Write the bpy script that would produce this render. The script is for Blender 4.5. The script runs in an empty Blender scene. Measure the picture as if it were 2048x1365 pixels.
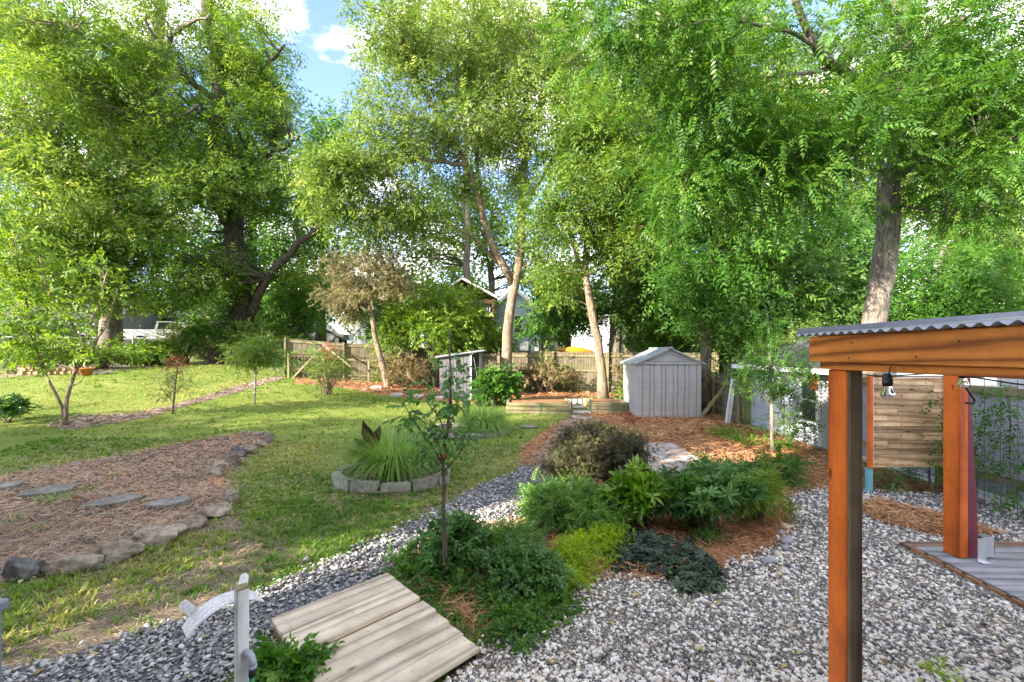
import bpy, math, random
import numpy as np
from mathutils import Matrix, Vector

# ------------------------------------------------------------------ camera, sky, sun, exposure
SC = bpy.context.scene
COL = SC.collection
EYE = 2.2            # camera height above the gravel
F = 880.0            # focal length in photo pixels (2048 wide)
CX, CY = 1024.0, 706.0
cam = bpy.data.cameras.new('camera')
cam.sensor_width = 36.0
cam.lens = F / 2048.0 * 36.0
cam.shift_y = (CY - 682.5) / 2048.0
cam.clip_end = 800.0
cam.clip_start = 0.05
cam_o = bpy.data.objects.new('camera', cam)
cam_o.location = (0, 0, EYE)
cam_o.rotation_euler = (math.radians(90), 0, 0)
COL.objects.link(cam_o)
SC.camera = cam_o

SUN_FROM = np.array([-0.83, -0.56])          # horizontal direction towards the sun
SUN_EL = math.radians(21.0)
SUN_AZ = math.atan2(SUN_FROM[0], SUN_FROM[1])
world = bpy.data.worlds.new('World')
SC.world = world
world.use_nodes = True
wn, wl = world.node_tree.nodes, world.node_tree.links
wn.clear()
w_out = wn.new('ShaderNodeOutputWorld')
w_bg = wn.new('ShaderNodeBackground')
w_sky = wn.new('ShaderNodeTexSky')
w_sky.sky_type = 'NISHITA'
w_sky.sun_disc = False
w_sky.sun_elevation = SUN_EL
w_sky.sun_rotation = SUN_AZ
w_sky.air_density = 0.85
w_sky.dust_density = 0.0
w_sky.ozone_density = 3.5
w_tc = wn.new('ShaderNodeTexCoord')
w_map = wn.new('ShaderNodeMapping')
w_map.inputs['Scale'].default_value = (1.0, 1.0, 2.2)
w_map.inputs['Location'].default_value = (7.208, 4.002, 3.742)
w_noise = wn.new('ShaderNodeTexNoise')
w_noise.inputs['Scale'].default_value = 2.6
w_noise.inputs['Detail'].default_value = 7.0
w_noise.inputs['Roughness'].default_value = 0.55
w_ramp = wn.new('ShaderNodeValToRGB')
w_ramp.color_ramp.elements[0].position = 0.46
w_ramp.color_ramp.elements[0].color = (0.0, 0.0, 0.0, 1)
w_ramp.color_ramp.elements[1].position = 0.64
w_ramp.color_ramp.elements[1].color = (0.9, 0.9, 0.9, 1)
w_mix = wn.new('ShaderNodeMixRGB')
w_mix.inputs[2].default_value = (4.3, 4.2, 4.0, 1)
wl.new(w_tc.outputs['Generated'], w_map.inputs['Vector'])
wl.new(w_map.outputs[0], w_noise.inputs['Vector'])
wl.new(w_noise.outputs[0], w_ramp.inputs[0])
wl.new(w_ramp.outputs[0], w_mix.inputs[0])
w_dim = wn.new('ShaderNodeMixRGB'); w_dim.blend_type = 'MULTIPLY'; w_dim.inputs[0].default_value = 1.0
w_dim.inputs[2].default_value = (.58, .55, .60, 1)      # clear sky between bright clouds
wl.new(w_sky.outputs[0], w_dim.inputs[1])
wl.new(w_dim.outputs[0], w_mix.inputs[1])
wl.new(w_mix.outputs[0], w_bg.inputs[0])
w_bg.inputs[1].default_value = 0.15
wl.new(w_bg.outputs[0], w_out.inputs[0])

sun = bpy.data.lights.new('sun', 'SUN')
sun.energy = 2.15
sun.angle = math.radians(0.5)
sun.color = (1.0, 0.94, 0.87)
sun_o = bpy.data.objects.new('sun', sun)
sd = Vector((-SUN_FROM[0] * math.cos(SUN_EL), -SUN_FROM[1] * math.cos(SUN_EL), -math.sin(SUN_EL)))
sun_o.rotation_euler = sd.to_track_quat('-Z', 'Y').to_euler()
sun_o.location = (-20, -14, 12)
COL.objects.link(sun_o)

SC.view_settings.view_transform = 'Standard'
SC.view_settings.look = 'None'
SC.view_settings.gamma = 1.0
SC.view_settings.exposure = 3.2
SC.view_settings.use_white_balance = True
SC.view_settings.white_balance_temperature = 7300
SC.view_settings.white_balance_tint = 14
SC.render.engine = 'CYCLES'
SC.cycles.max_bounces = 6
SC.cycles.diffuse_bounces = 3
SC.cycles.glossy_bounces = 2
SC.cycles.transmission_bounces = 4
SC.cycles.transparent_max_bounces = 4
SC.cycles.use_denoising = True
SC.cycles.caustics_reflective = False
SC.cycles.caustics_refractive = False

RNG = np.random.default_rng(7)
random.seed(7)

# ------------------------------------------------------------------ small maths
def vnoise(x, y, seed=0):
    x = np.asarray(x, float); y = np.asarray(y, float)
    xi = np.floor(x).astype(np.int64); yi = np.floor(y).astype(np.int64)
    fx = x - xi; fy = y - yi
    fx = fx * fx * (3 - 2 * fx); fy = fy * fy * (3 - 2 * fy)
    def h(a, b):
        n = (a * 374761393 + b * 668265263 + seed * 974634777) & 0x7fffffff
        n = ((n ^ (n >> 13)) * 1274126177) & 0x7fffffff
        return ((n ^ (n >> 16)) & 0xffff) / 65535.0
    a = h(xi, yi); b = h(xi + 1, yi); c = h(xi, yi + 1); d = h(xi + 1, yi + 1)
    return (a * (1 - fx) + b * fx) * (1 - fy) + (c * (1 - fx) + d * fx) * fy

def sstep(t):
    t = np.clip(t, 0, 1)
    return t * t * (3 - 2 * t)

def terrain(x, y):
    x = np.asarray(x, float); y = np.asarray(y, float)
    z = np.interp(y, [-60, 8, 14, 20, 26, 40, 90, 400], [0, 0, .10, .38, .55, .8, 1.2, 2.0])
    z = z + sstep((y - 7) / 13.0) * np.clip((-x - 2) / 10.0, 0, 1.35) * 0.8
    z = z + 1.0 * sstep((y - 25.8) / 6.5) * np.clip((-x - 7) / 6.0, 0, 1)
    z = z + (vnoise(x * .6, y * .6, 3) - .5) * .06 * np.clip((y - 2) / 5.0, 0.2, 1)
    return z

def tz(x, y):
    return float(terrain(x, y))

def at(px, py, d):
    """point seen at a photo pixel, d metres in front of the camera"""
    return np.array([(px - CX) / F * d, d, EYE - (py - CY) / F * d])

def ground_at(px, py):
    """point of the ground seen at a photo pixel"""
    d = np.arange(1.5, 70, .02)
    x = (px - CX) / F * d
    zr = EYE - (py - CY) / F * d
    below = terrain(x, d) >= zr
    i = int(np.argmax(below)) if below.any() else len(d) - 1
    return np.array([x[i], d[i], tz(x[i], d[i])])

def in_poly(px, py, poly):
    poly = np.asarray(poly)[:, :2]
    inside = np.zeros(np.shape(px), bool)
    j = len(poly) - 1
    for i in range(len(poly)):
        xi, yi = poly[i]; xj, yj = poly[j]
        c = ((yi > py) != (yj > py)) & (px < (xj - xi) * (py - yi) / (yj - yi + 1e-12) + xi)
        inside ^= c
        j = i
    return inside

def edge_dist(px, py, poly):
    poly = np.asarray(poly)[:, :2]
    best = np.full(np.shape(px), 1e9)
    for i in range(len(poly)):
        a = poly[i - 1]; b = poly[i]
        ab = b - a
        t = np.clip(((px - a[0]) * ab[0] + (py - a[1]) * ab[1]) / (ab @ ab + 1e-12), 0, 1)
        best = np.minimum(best, np.hypot(px - a[0] - t * ab[0], py - a[1] - t * ab[1]))
    return best

def unit(v):
    v = np.asarray(v, float)
    return v / (np.linalg.norm(v, axis=-1, keepdims=True) + 1e-12)

# ------------------------------------------------------------------ object helpers
WM = {}
def link(name, data, parent=None, mat_world=None, label=None, cat=None, group=None, kind=None):
    o = bpy.data.objects.new(name, data)
    COL.objects.link(o)
    m = mat_world if mat_world is not None else Matrix.Identity(4)
    WM[o.name] = m
    if parent is not None:
        o.parent = parent
        o.matrix_parent_inverse = WM[parent.name].inverted()
    o.matrix_basis = m
    for k, v in (('label', label), ('category', cat), ('group', group), ('kind', kind)):
        if v: o[k] = v
    return o

def thing(name, label, cat, loc=(0, 0, 0), group=None):
    return link(name, None, None, Matrix.Translation(Vector([float(c) for c in loc])), label, cat, group)

def np_mesh(name, verts, faces, mat=None, rnd=None, smooth=False):
    """verts (N,3); faces (M,k) or list of such arrays"""
    if not isinstance(faces, list): faces = [faces]
    faces = [np.asarray(f, np.int32) for f in faces if len(f)]
    me = bpy.data.meshes.new(name)
    verts = np.asarray(verts, np.float32)
    me.vertices.add(len(verts))
    me.vertices.foreach_set('co', verts.ravel())
    loops = np.concatenate([f.ravel() for f in faces])
    sizes = np.concatenate([np.full(len(f), f.shape[1], np.int32) for f in faces])
    starts = np.concatenate([[0], np.cumsum(sizes)[:-1]]).astype(np.int32)
    me.loops.add(len(loops))
    me.loops.foreach_set('vertex_index', loops)
    me.polygons.add(len(sizes))
    me.polygons.foreach_set('loop_start', starts)
    me.polygons.foreach_set('loop_total', sizes)
    if smooth:
        me.polygons.foreach_set('use_smooth', np.ones(len(sizes), bool))
    me.update(calc_edges=True)
    if rnd is not None:
        a = me.attributes.new('rnd', 'FLOAT', 'FACE')
        a.data.foreach_set('value', np.asarray(rnd, np.float32))
    if mat is not None: me.materials.append(mat)
    return me

class MB:
    """collects shapes into one mesh"""
    def __init__(self):
        self.v = []; self.f = {3: [], 4: []}; self.n = 0
        self.ng = []
    def add(self, verts, faces):
        verts = np.asarray(verts, float)
        for f in faces:
            f = tuple(int(i) + self.n for i in f)
            if len(f) in self.f: self.f[len(f)].append(f)
            else: self.ng.append(f)
        self.v.append(verts); self.n += len(verts)
    def box(self, lo, hi):
        x0, y0, z0 = lo; x1, y1, z1 = hi
        self.add([(x0,y0,z0),(x1,y0,z0),(x1,y1,z0),(x0,y1,z0),(x0,y0,z1),(x1,y0,z1),(x1,y1,z1),(x0,y1,z1)],
                 [(0,3,2,1),(4,5,6,7),(0,1,5,4),(1,2,6,5),(2,3,7,6),(3,0,4,7)])
    def bar(self, a, b, w, t, up=(0, 0, 1)):
        a = np.asarray(a, float); b = np.asarray(b, float)
        x = unit(b - a); y = unit(np.cross(np.asarray(up, float), x)); z = np.cross(x, y)
        vs = []
        for p in (a, b):
            for sy, sz in ((-1,-1),(1,-1),(1,1),(-1,1)):
                vs.append(p + y * sy * w / 2 + z * sz * t / 2)
        self.add(vs, [(0,3,2,1),(4,5,6,7),(0,1,5,4),(1,2,6,5),(2,3,7,6),(3,0,4,7)])
    def tube(self, pts, rad, n=6, cap=True, ridge=0.0, seed=0):
        pts = np.asarray(pts, float); m = len(pts)
        rad = np.broadcast_to(np.asarray(rad, float), (m,))
        tan = unit(np.gradient(pts, axis=0))
        ref = np.array([0.31, 0.87, 0.22]); ref = ref / np.linalg.norm(ref)
        u = unit(np.cross(tan, ref)); w = np.cross(tan, u)
        ang = np.linspace(0, 2 * math.pi, n, endpoint=False)
        ring = (u[:, None] * np.cos(ang)[None, :, None] + w[:, None] * np.sin(ang)[None, :, None]) * rad[:, None, None]
        if ridge:
            A, I = np.meshgrid(np.arange(n), np.arange(m))
            w_ = vnoise(A * .75 + 3 * np.sin(I * .05), I * .16, seed) - .5 + .6 * (vnoise(A * 1.9, I * .33, seed + 1) - .5)
            w_[:, -1] = w_[:, 0] * .5 + w_[:, -2] * .5
            ring = ring * (1 + ridge * w_)[..., None]
        ring = ring + pts[:, None]
        fs = []
        for i in range(m - 1):
            for k in range(n):
                k2 = (k + 1) % n
                fs.append((i*n+k, i*n+k2, (i+1)*n+k2, (i+1)*n+k))
        self.add(ring.reshape(-1, 3), fs)
        if cap:
            base = self.n - m * n
            self.ng.append(tuple(base + k for k in reversed(range(n))))
            self.ng.append(tuple(base + (m-1)*n + k for k in range(n)))
    def prism(self, poly, axis_vec):
        poly = np.asarray(poly, float); n = len(poly)
        self.add(np.vstack([poly, poly + np.asarray(axis_vec, float)]),
                 [(i, (i+1) % n, n + (i+1) % n, n + i) for i in range(n)])
        b = self.n - 2 * n
        self.ng.append(tuple(b + i for i in reversed(range(n))))
        self.ng.append(tuple(b + n + i for i in range(n)))
    def lathe(self, prof, origin, n=14, axis=None):
        """prof: (radius, height) pairs about the vertical through origin"""
        o = np.asarray(origin, float); m = len(prof)
        ang = np.linspace(0, 2*math.pi, n, endpoint=False)
        vs = [o + np.array([r*math.cos(a), r*math.sin(a), h]) for r, h in prof for a in ang]
        fs = [(i*n+k, i*n+(k+1)%n, (i+1)*n+(k+1)%n, (i+1)*n+k) for i in range(m-1) for k in range(n)]
        self.add(vs, fs)
    def mesh(self, name, mat, smooth=False):
        me = bpy.data.meshes.new(name)
        v = np.vstack(self.v)
        me.from_pydata(v.tolist(), [], self.f[3] + self.f[4] + self.ng)
        if smooth:
            me.polygons.foreach_set('use_smooth', np.ones(len(me.polygons), bool))
        me.materials.append(mat)
        me.update()
        return me
    def build(self, name, mat, parent=None, smooth=False, **kw):
        return link(name, self.mesh(name, mat, smooth), parent, None, **kw)

_cbox = {}
def cbox_mesh(L, w, t, ch, mat, name):
    key = (round(L, 3), round(w, 3), round(t, 3), ch, mat.name)
    if key in _cbox: return _cbox[key]
    hx, hy, hz = L/2, w/2, t/2
    c = min(ch, hx*.45, hy*.45, hz*.45)
    vs = []; idx = {}
    for sx in (-1, 1):
        for sy in (-1, 1):
            for sz in (-1, 1):
                for ax in range(3):
                    p = [sx*(hx-c), sy*(hy-c), sz*(hz-c)]
                    p[ax] = (sx*hx, sy*hy, sz*hz)[ax]
                    idx[(sx, sy, sz, ax)] = len(vs); vs.append(p)
    fs = []
    for s in (-1, 1):
        a = [idx[(s, y, z, 0)] for y, z in ((-1,-1),(1,-1),(1,1),(-1,1))]; fs.append(a if s > 0 else a[::-1])
        a = [idx[(x, s, z, 1)] for z, x in ((-1,-1),(1,-1),(1,1),(-1,1))]; fs.append(a if s > 0 else a[::-1])
        a = [idx[(x, y, s, 2)] for x, y in ((-1,-1),(1,-1),(1,1),(-1,1))]; fs.append(a if s > 0 else a[::-1])
    for a in (-1, 1):
        for b in (-1, 1):
            fs.append([idx[(-1,a,b,1)], idx[(-1,a,b,2)], idx[(1,a,b,2)], idx[(1,a,b,1)]])
            fs.append([idx[(a,-1,b,0)], idx[(a,-1,b,2)], idx[(a,1,b,2)], idx[(a,1,b,0)]])
            fs.append([idx[(a,b,-1,0)], idx[(a,b,-1,1)], idx[(a,b,1,1)], idx[(a,b,1,0)]])
            for d in (-1, 1):
                fs.append([idx[(a,b,d,0)], idx[(a,b,d,1)], idx[(a,b,d,2)]])
    me = bpy.data.meshes.new(name)
    me.from_pydata(vs, [], fs)
    import bmesh
    bm = bmesh.new(); bm.from_mesh(me); bmesh.ops.recalc_face_normals(bm, faces=bm.faces); bm.to_mesh(me); bm.free()
    me.materials.append(mat)
    _cbox[key] = me
    return me

def board(name, a, b, w, t, mat, parent=None, up=(0, 0, 1), ch=.004, **kw):
    """a plank from a to b, w wide, t thick along up"""
    a = np.asarray(a, float); b = np.asarray(b, float)
    x = unit(b - a); y = unit(np.cross(np.asarray(up, float), x)); z = np.cross(x, y)
    c = (a + b) / 2
    m = Matrix(((x[0], y[0], z[0], c[0]), (x[1], y[1], z[1], c[1]), (x[2], y[2], z[2], c[2]), (0, 0, 0, 1)))
    me = cbox_mesh(float(np.linalg.norm(b - a)), w, t, ch, mat, name)
    return link(name, me, parent, m, **kw)

# ------------------------------------------------------------------ materials
def _mat(name):
    m = bpy.data.materials.new(name)
    m.use_nodes = True
    nt = m.node_tree
    b = nt.nodes['Principled BSDF']
    return m, nt.nodes, nt.links, b

def _ramp(n, stops):
    r = n.new('ShaderNodeValToRGB')
    cr = r.color_ramp
    while len(cr.elements) < len(stops): cr.elements.new(0.5)
    for e, (p, c) in zip(cr.elements, stops):
        e.position = p; e.color = (*c, 1)
    return r

def _noise(n, l, vec, scale, detail=5, rough=.55, dist=0.0):
    t = n.new('ShaderNodeTexNoise')
    t.inputs['Scale'].default_value = scale
    t.inputs['Detail'].default_value = detail
    t.inputs['Roughness'].default_value = rough
    t.inputs['Distortion'].default_value = dist
    if vec is not None: l.new(vec, t.inputs['Vector'])
    return t

def _bump(n, l, height, strength, dist, b):
    bp = n.new('ShaderNodeBump')
    bp.inputs['Strength'].default_value = strength
    bp.inputs['Distance'].default_value = dist
    l.new(height, bp.inputs['Height'])
    l.new(bp.outputs[0], b.inputs['Normal'])

def _mixc(n, l, fac, a, b_, mode='MIX'):
    m = n.new('ShaderNodeMixRGB'); m.blend_type = mode
    for s, v in ((0, fac), (1, a), (2, b_)):
        if hasattr(v, 'is_output'): l.new(v, m.inputs[s])
        elif s == 0: m.inputs[0].default_value = v
        else: m.inputs[s].default_value = (*v, 1)
    return m.outputs[0]

def mat_leaf(name, dark, mid, light, trans=.45, rough=.5, spec=.35):
    m, n, l, b = _mat(name)
    at_ = n.new('ShaderNodeAttribute'); at_.attribute_name = 'rnd'
    r = _ramp(n, [(0.0, dark), (.5, mid), (1.0, light)])
    l.new(at_.outputs['Fac'], r.inputs[0])
    tc = n.new('ShaderNodeTexCoord')
    nz = _noise(n, l, tc.outputs['Object'], 0.9, 3)
    r2 = _ramp(n, [(.3, (.72, .74, .72)), (.7, (1.22, 1.18, 1.0))])
    l.new(nz.outputs[0], r2.inputs[0])
    c = _mixc(n, l, 1.0, r.outputs[0], r2.outputs[0], 'MULTIPLY')
    l.new(c, b.inputs['Base Color'])
    b.inputs['Roughness'].default_value = rough
    b.inputs['Specular IOR Level'].default_value = spec
    tr = n.new('ShaderNodeBsdfTranslucent')
    hs = n.new('ShaderNodeHueSaturation')
    hs.inputs['Hue'].default_value = .485; hs.inputs['Saturation'].default_value = 1.1; hs.inputs['Value'].default_value = 1.5
    l.new(c, hs.inputs['Color']); l.new(hs.outputs[0], tr.inputs[0])
    mx = n.new('ShaderNodeMixShader'); mx.inputs[0].default_value = trans
    l.new(b.outputs[0], mx.inputs[1]); l.new(tr.outputs[0], mx.inputs[2])
    l.new(mx.outputs[0], n['Material Output'].inputs[0])
    return m

def mat_bark(name, c1, c2, scale=7, stretch=.16):
    m, n, l, b = _mat(name)
    tc = n.new('ShaderNodeTexCoord'); mp = n.new('ShaderNodeMapping')
    mp.inputs['Scale'].default_value = (1, 1, stretch)
    l.new(tc.outputs['Object'], mp.inputs[0])
    nz = _noise(n, l, mp.outputs[0], scale * 2.6, 6, .7, 1.2)
    big = _noise(n, l, tc.outputs['Object'], 1.4, 4)
    r = _ramp(n, [(.40, c1), (.60, c2)])
    l.new(nz.outputs[0], r.inputs[0])
    r2 = _ramp(n, [(.3, (.65, .68, .65)), (.7, (1.2, 1.15, 1.1))])
    l.new(big.outputs[0], r2.inputs[0])
    l.new(_mixc(n, l, 1.0, r.outputs[0], r2.outputs[0], 'MULTIPLY'), b.inputs['Base Color'])
    b.inputs['Roughness'].default_value = .9
    _bump(n, l, nz.outputs[0], 1.0, .05, b)
    return m

def mat_wood(name, c1, c2, grain=10.0, rough=.65, vary=.25, knots=True, stain=None, bump=.25, spec=.3, fine_w=.72, lines=.72):
    """boards whose long side is local X"""
    m, n, l, b = _mat(name)
    tc = n.new('ShaderNodeTexCoord'); oi = n.new('ShaderNodeObjectInfo')
    off = n.new('ShaderNodeVectorMath'); off.operation = 'SCALE'
    cx = n.new('ShaderNodeCombineXYZ')
    l.new(oi.outputs['Random'], cx.inputs[0]); l.new(oi.outputs['Random'], cx.inputs[1])
    l.new(cx.outputs[0], off.inputs[0]); off.inputs['Scale'].default_value = 37.0
    ad = n.new('ShaderNodeVectorMath'); ad.operation = 'ADD'
    l.new(tc.outputs['Object'], ad.inputs[0]); l.new(off.outputs[0], ad.inputs[1])
    mp = n.new('ShaderNodeMapping'); mp.inputs['Scale'].default_value = (.3, 6.0, 6.0)
    l.new(ad.outputs[0], mp.inputs[0])
    warp = _noise(n, l, mp.outputs[0], 1.1, 3)
    wv = n.new('ShaderNodeTexWave'); wv.wave_type = 'BANDS'; wv.bands_direction = 'DIAGONAL'
    wv.inputs['Scale'].default_value = grain * .075
    wv.inputs['Distortion'].default_value = 5.0
    wv.inputs['Detail'].default_value = 3; wv.inputs['Detail Scale'].default_value = .8
    l.new(mp.outputs[0], wv.inputs['Vector'])
    mp2 = n.new('ShaderNodeMapping'); mp2.inputs['Scale'].default_value = (2.0, 60, 60)
    l.new(ad.outputs[0], mp2.inputs[0])
    fine = _noise(n, l, mp2.outputs[0], 2.0, 6, .6)
    f1 = _mixc(n, l, fine_w, wv.outputs['Color'], fine.outputs[0])
    r = _ramp(n, [(.22, c1), (.62, c2)])
    l.new(f1, r.inputs[0])
    gl_ = _ramp(n, [(0.0, (lines,) * 3), (.16, (1, 1, 1))]); l.new(wv.outputs['Color'], gl_.inputs[0])
    col = _mixc(n, l, 1.0, r.outputs[0], gl_.outputs[0], 'MULTIPLY')
    vv = _ramp(n, [(0, (1 - vary,) * 3), (1, (1 + vary,) * 3)])
    l.new(oi.outputs['Random'], vv.inputs[0])
    col = _mixc(n, l, 1.0, col, vv.outputs[0], 'MULTIPLY')
    blot = _noise(n, l, ad.outputs[0], 3.2, 5, .6)
    br = _ramp(n, [(.32, (.62, .6, .58)), (.6, (1.06, 1.06, 1.06))])
    l.new(blot.outputs[0], br.inputs[0])
    col = _mixc(n, l, .75, col, _mixc(n, l, 1.0, col, br.outputs[0], 'MULTIPLY'))
    if knots:
        mp3 = n.new('ShaderNodeMapping'); mp3.inputs['Scale'].default_value = (2.4, 7.0, 7.0)
        l.new(ad.outputs[0], mp3.inputs[0])
        vo = n.new('ShaderNodeTexVoronoi'); vo.inputs['Scale'].default_value = 1.0
        l.new(mp3.outputs[0], vo.inputs['Vector'])
        kr = _ramp(n, [(.06, (.22, .16, .12)), (.13, (1, 1, 1))])
        l.new(vo.outputs['Distance'], kr.inputs[0])
        col = _mixc(n, l, 1.0, col, kr.outputs[0], 'MULTIPLY')
    if stain is not None:
        sn = _noise(n, l, tc.outputs['Object'], 5.0, 5, .6)
        sr = _ramp(n, [(.45, (0, 0, 0)), (.62, (1, 1, 1))])
        l.new(sn.outputs[0], sr.inputs[0])
        col = _mixc(n, l, sr.outputs[0], col, stain)
    l.new(col, b.inputs['Base Color'])
    b.inputs['Roughness'].default_value = rough
    b.inputs['Specular IOR Level'].default_value = spec
    _bump(n, l, fine.outputs[0], bump, .006, b)
    return m

def mat_noise(name, stops, scale=6, rough=.8, bump=.3, bdist=.02, detail=6, metallic=0, spec=.3, vary=0, fine=None):
    m, n, l, b = _mat(name)
    tc = n.new('ShaderNodeTexCoord')
    nz = _noise(n, l, tc.outputs['Object'], scale, detail, .6, .2)
    r = _ramp(n, stops)
    l.new(nz.outputs[0], r.inputs[0])
    col = r.outputs[0]
    if vary:
        oi = n.new('ShaderNodeObjectInfo')
        vv = _ramp(n, [(0, (1 - vary,) * 3), (1, (1 + vary,) * 3)])
        l.new(oi.outputs['Random'], vv.inputs[0])
        col = _mixc(n, l, 1.0, col, vv.outputs[0], 'MULTIPLY')
    if fine:
        fz = _noise(n, l, tc.outputs['Object'], fine, 3, .6)
        fr = _ramp(n, [(.3, (.7, .7, .7)), (.7, (1.2, 1.2, 1.2))])
        l.new(fz.outputs[0], fr.inputs[0])
        col = _mixc(n, l, 1.0, col, fr.outputs[0], 'MULTIPLY')
    l.new(col, b.inputs['Base Color'])
    b.inputs['Roughness'].default_value = rough
    b.inputs['Metallic'].default_value = metallic
    b.inputs['Specular IOR Level'].default_value = spec
    if bump: _bump(n, l, nz.outputs[0], bump, bdist, b)
    return m

def mat_rnd(name, stops, rough=.75, scale=25, spec=.3):
    """colour picked per piece from the 'rnd' attribute, with a fine mottling"""
    m, n, l, b = _mat(name)
    a = n.new('ShaderNodeAttribute'); a.attribute_name = 'rnd'
    r = _ramp(n, stops); l.new(a.outputs['Fac'], r.inputs[0])
    tc = n.new('ShaderNodeTexCoord')
    nz = _noise(n, l, tc.outputs['Object'], scale, 4)
    r2 = _ramp(n, [(.3, (.78, .78, .78)), (.7, (1.15, 1.15, 1.15))])
    l.new(nz.outputs[0], r2.inputs[0])
    l.new(_mixc(n, l, 1.0, r.outputs[0], r2.outputs[0], 'MULTIPLY'), b.inputs['Base Color'])
    b.inputs['Roughness'].default_value = rough
    b.inputs['Specular IOR Level'].default_value = spec
    return m

def mat_gravel(name, stops, scale=26):
    m, n, l, b = _mat(name)
    tc = n.new('ShaderNodeTexCoord')
    vo = n.new('ShaderNodeTexVoronoi'); vo.inputs['Scale'].default_value = scale
    l.new(tc.outputs['Object'], vo.inputs['Vector'])
    sp = n.new('ShaderNodeSeparateColor'); l.new(vo.outputs['Color'], sp.inputs[0])
    r = _ramp(n, stops); l.new(sp.outputs[0], r.inputs[0])
    e = _ramp(n, [(.25, (1, 1, 1)), (.75, (.25, .25, .25))]); l.new(vo.outputs['Distance'], e.inputs[0])
    l.new(_mixc(n, l, 1.0, r.outputs[0], e.outputs[0], 'MULTIPLY'), b.inputs['Base Color'])
    b.inputs['Roughness'].default_value = .85
    bp = n.new('ShaderNodeBump'); bp.invert = True
    bp.inputs['Strength'].default_value = .8; bp.inputs['Distance'].default_value = .02
    l.new(vo.outputs['Distance'], bp.inputs['Height']); l.new(bp.outputs[0], b.inputs['Normal'])
    return m

def mat_plain(name, c, rough=.5, metallic=0, spec=.4):
    return mat_noise(name, [(.35, tuple(v*.88 for v in c)), (.65, tuple(min(1, v*1.06) for v in c))], 9, rough, .05, .005, 5, metallic, spec)

def mat_glass(name, tint=(1, 1, 1)):
    m, n, l, b = _mat(name)
    b.inputs['Base Color'].default_value = (*tint, 1)
    b.inputs['Roughness'].default_value = .03
    b.inputs['Transmission Weight'].default_value = 1.0
    b.inputs['IOR'].default_value = 1.45
    return m

# ------------------------------------------------------------------ palette
M = {}
M['bark_grey'] = mat_bark('bark_grey', (.10, .085, .07), (.34, .30, .25))
M['bark_tan'] = mat_bark('bark_tan', (.12, .085, .058), (.38, .295, .21))
M['bark_dark'] = mat_bark('bark_dark', (.03, .024, .018), (.12, .095, .07))
M['twig'] = mat_bark('twig', (.10, .07, .05), (.26, .2, .15), 20, .3)
M['twig_pale'] = mat_bark('twig_pale', (.30, .26, .2), (.55, .5, .42), 20, .3)
M['leaf_lit'] = mat_leaf('leaf_pecan', (.06, .145, .024), (.125, .235, .04), (.28, .37, .09))
M['leaf_olive'] = mat_leaf('leaf_olive', (.07, .15, .03), (.14, .24, .052), (.33, .41, .13))
M['leaf_green'] = mat_leaf('leaf_green', (.035, .12, .022), (.07, .20, .034), (.15, .31, .06))
M['leaf_deep'] = mat_leaf('leaf_deep', (.04, .105, .022), (.075, .175, .035), (.13, .25, .055))
M['leaf_walnut'] = mat_leaf('leaf_walnut', (.035, .12, .02), (.075, .20, .032), (.17, .32, .06), .42, .4)
M['leaf_bright'] = mat_leaf('leaf_bright', (.10, .20, .03), (.17, .30, .045), (.28, .40, .08), .35)
M['leaf_blue'] = mat_leaf('leaf_blue', (.05, .15, .045), (.095, .23, .07), (.18, .34, .11), .38, .4)
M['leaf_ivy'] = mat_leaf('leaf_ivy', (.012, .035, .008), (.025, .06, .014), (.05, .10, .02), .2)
M['leaf_grey'] = mat_leaf('leaf_grey', (.12, .12, .06), (.2, .19, .1), (.32, .29, .17))
M['leaf_lime'] = mat_leaf('leaf_lime', (.20, .34, .02), (.36, .54, .04), (.56, .68, .09), .4)
M['leaf_ajuga'] = mat_leaf('leaf_ajuga', (.035, .06, .055), (.07, .11, .085), (.13, .20, .12), .25, .35)
M['leaf_maple'] = mat_leaf('leaf_maple', (.065, .045, .035), (.09, .09, .045), (.125, .155, .06), .35)
M['leaf_fern'] = mat_leaf('leaf_fern', (.07, .19, .04), (.14, .30, .065), (.25, .42, .11), .4)
M['leaf_laurel'] = mat_leaf('leaf_laurel', (.07, .18, .02), (.13, .29, .03), (.27, .44, .06), .3, .3, .5)
M['leaf_dark_laurel'] = mat_leaf('leaf_dark_laurel', (.04, .125, .03), (.08, .21, .05), (.16, .32, .09), .32, .3, .5)
M['leaf_purple'] = mat_leaf('leaf_purple', (.03, .015, .01), (.06, .03, .018), (.10, .07, .03), .2, .35)
M['leaf_red'] = mat_leaf('leaf_red', (.25, .04, .03), (.40, .07, .05), (.5, .16, .1), .3)
M['leaf_rust'] = mat_leaf('leaf_rust', (.13, .09, .05), (.22, .17, .085), (.30, .26, .13), .25)
M['blade_grass'] = mat_leaf('blade_grass', (.07, .19, .025), (.155, .29, .05), (.44, .43, .145), .35, .6, .2)
M['blade_fountain'] = mat_leaf('blade_fountain', (.10, .24, .045), (.20, .38, .09), (.46, .56, .26), .4, .5)
M['straw'] = mat_rnd('straw', [(0, (.20, .095, .045)), (.5, (.46, .22, .10)), (1, (.64, .38, .2))])
M['dry_leaf'] = mat_rnd('dry_leaf', [(0, (.16, .10, .05)), (.5, (.36, .24, .10)), (.8, (.55, .42, .12)), (1, (.30, .36, .08))])
M['thatch'] = mat_rnd('thatch', [(0, (.22, .17, .10)), (.6, (.42, .34, .21)), (1, (.56, .48, .32))])
M['mulch_bits'] = mat_rnd('mulch_bits', [(0, (.09, .06, .042)), (.35, (.26, .185, .13)), (.6, (.45, .36, .27)), (.8, (.46, .25, .14)), (1, (.66, .56, .45))])
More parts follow.
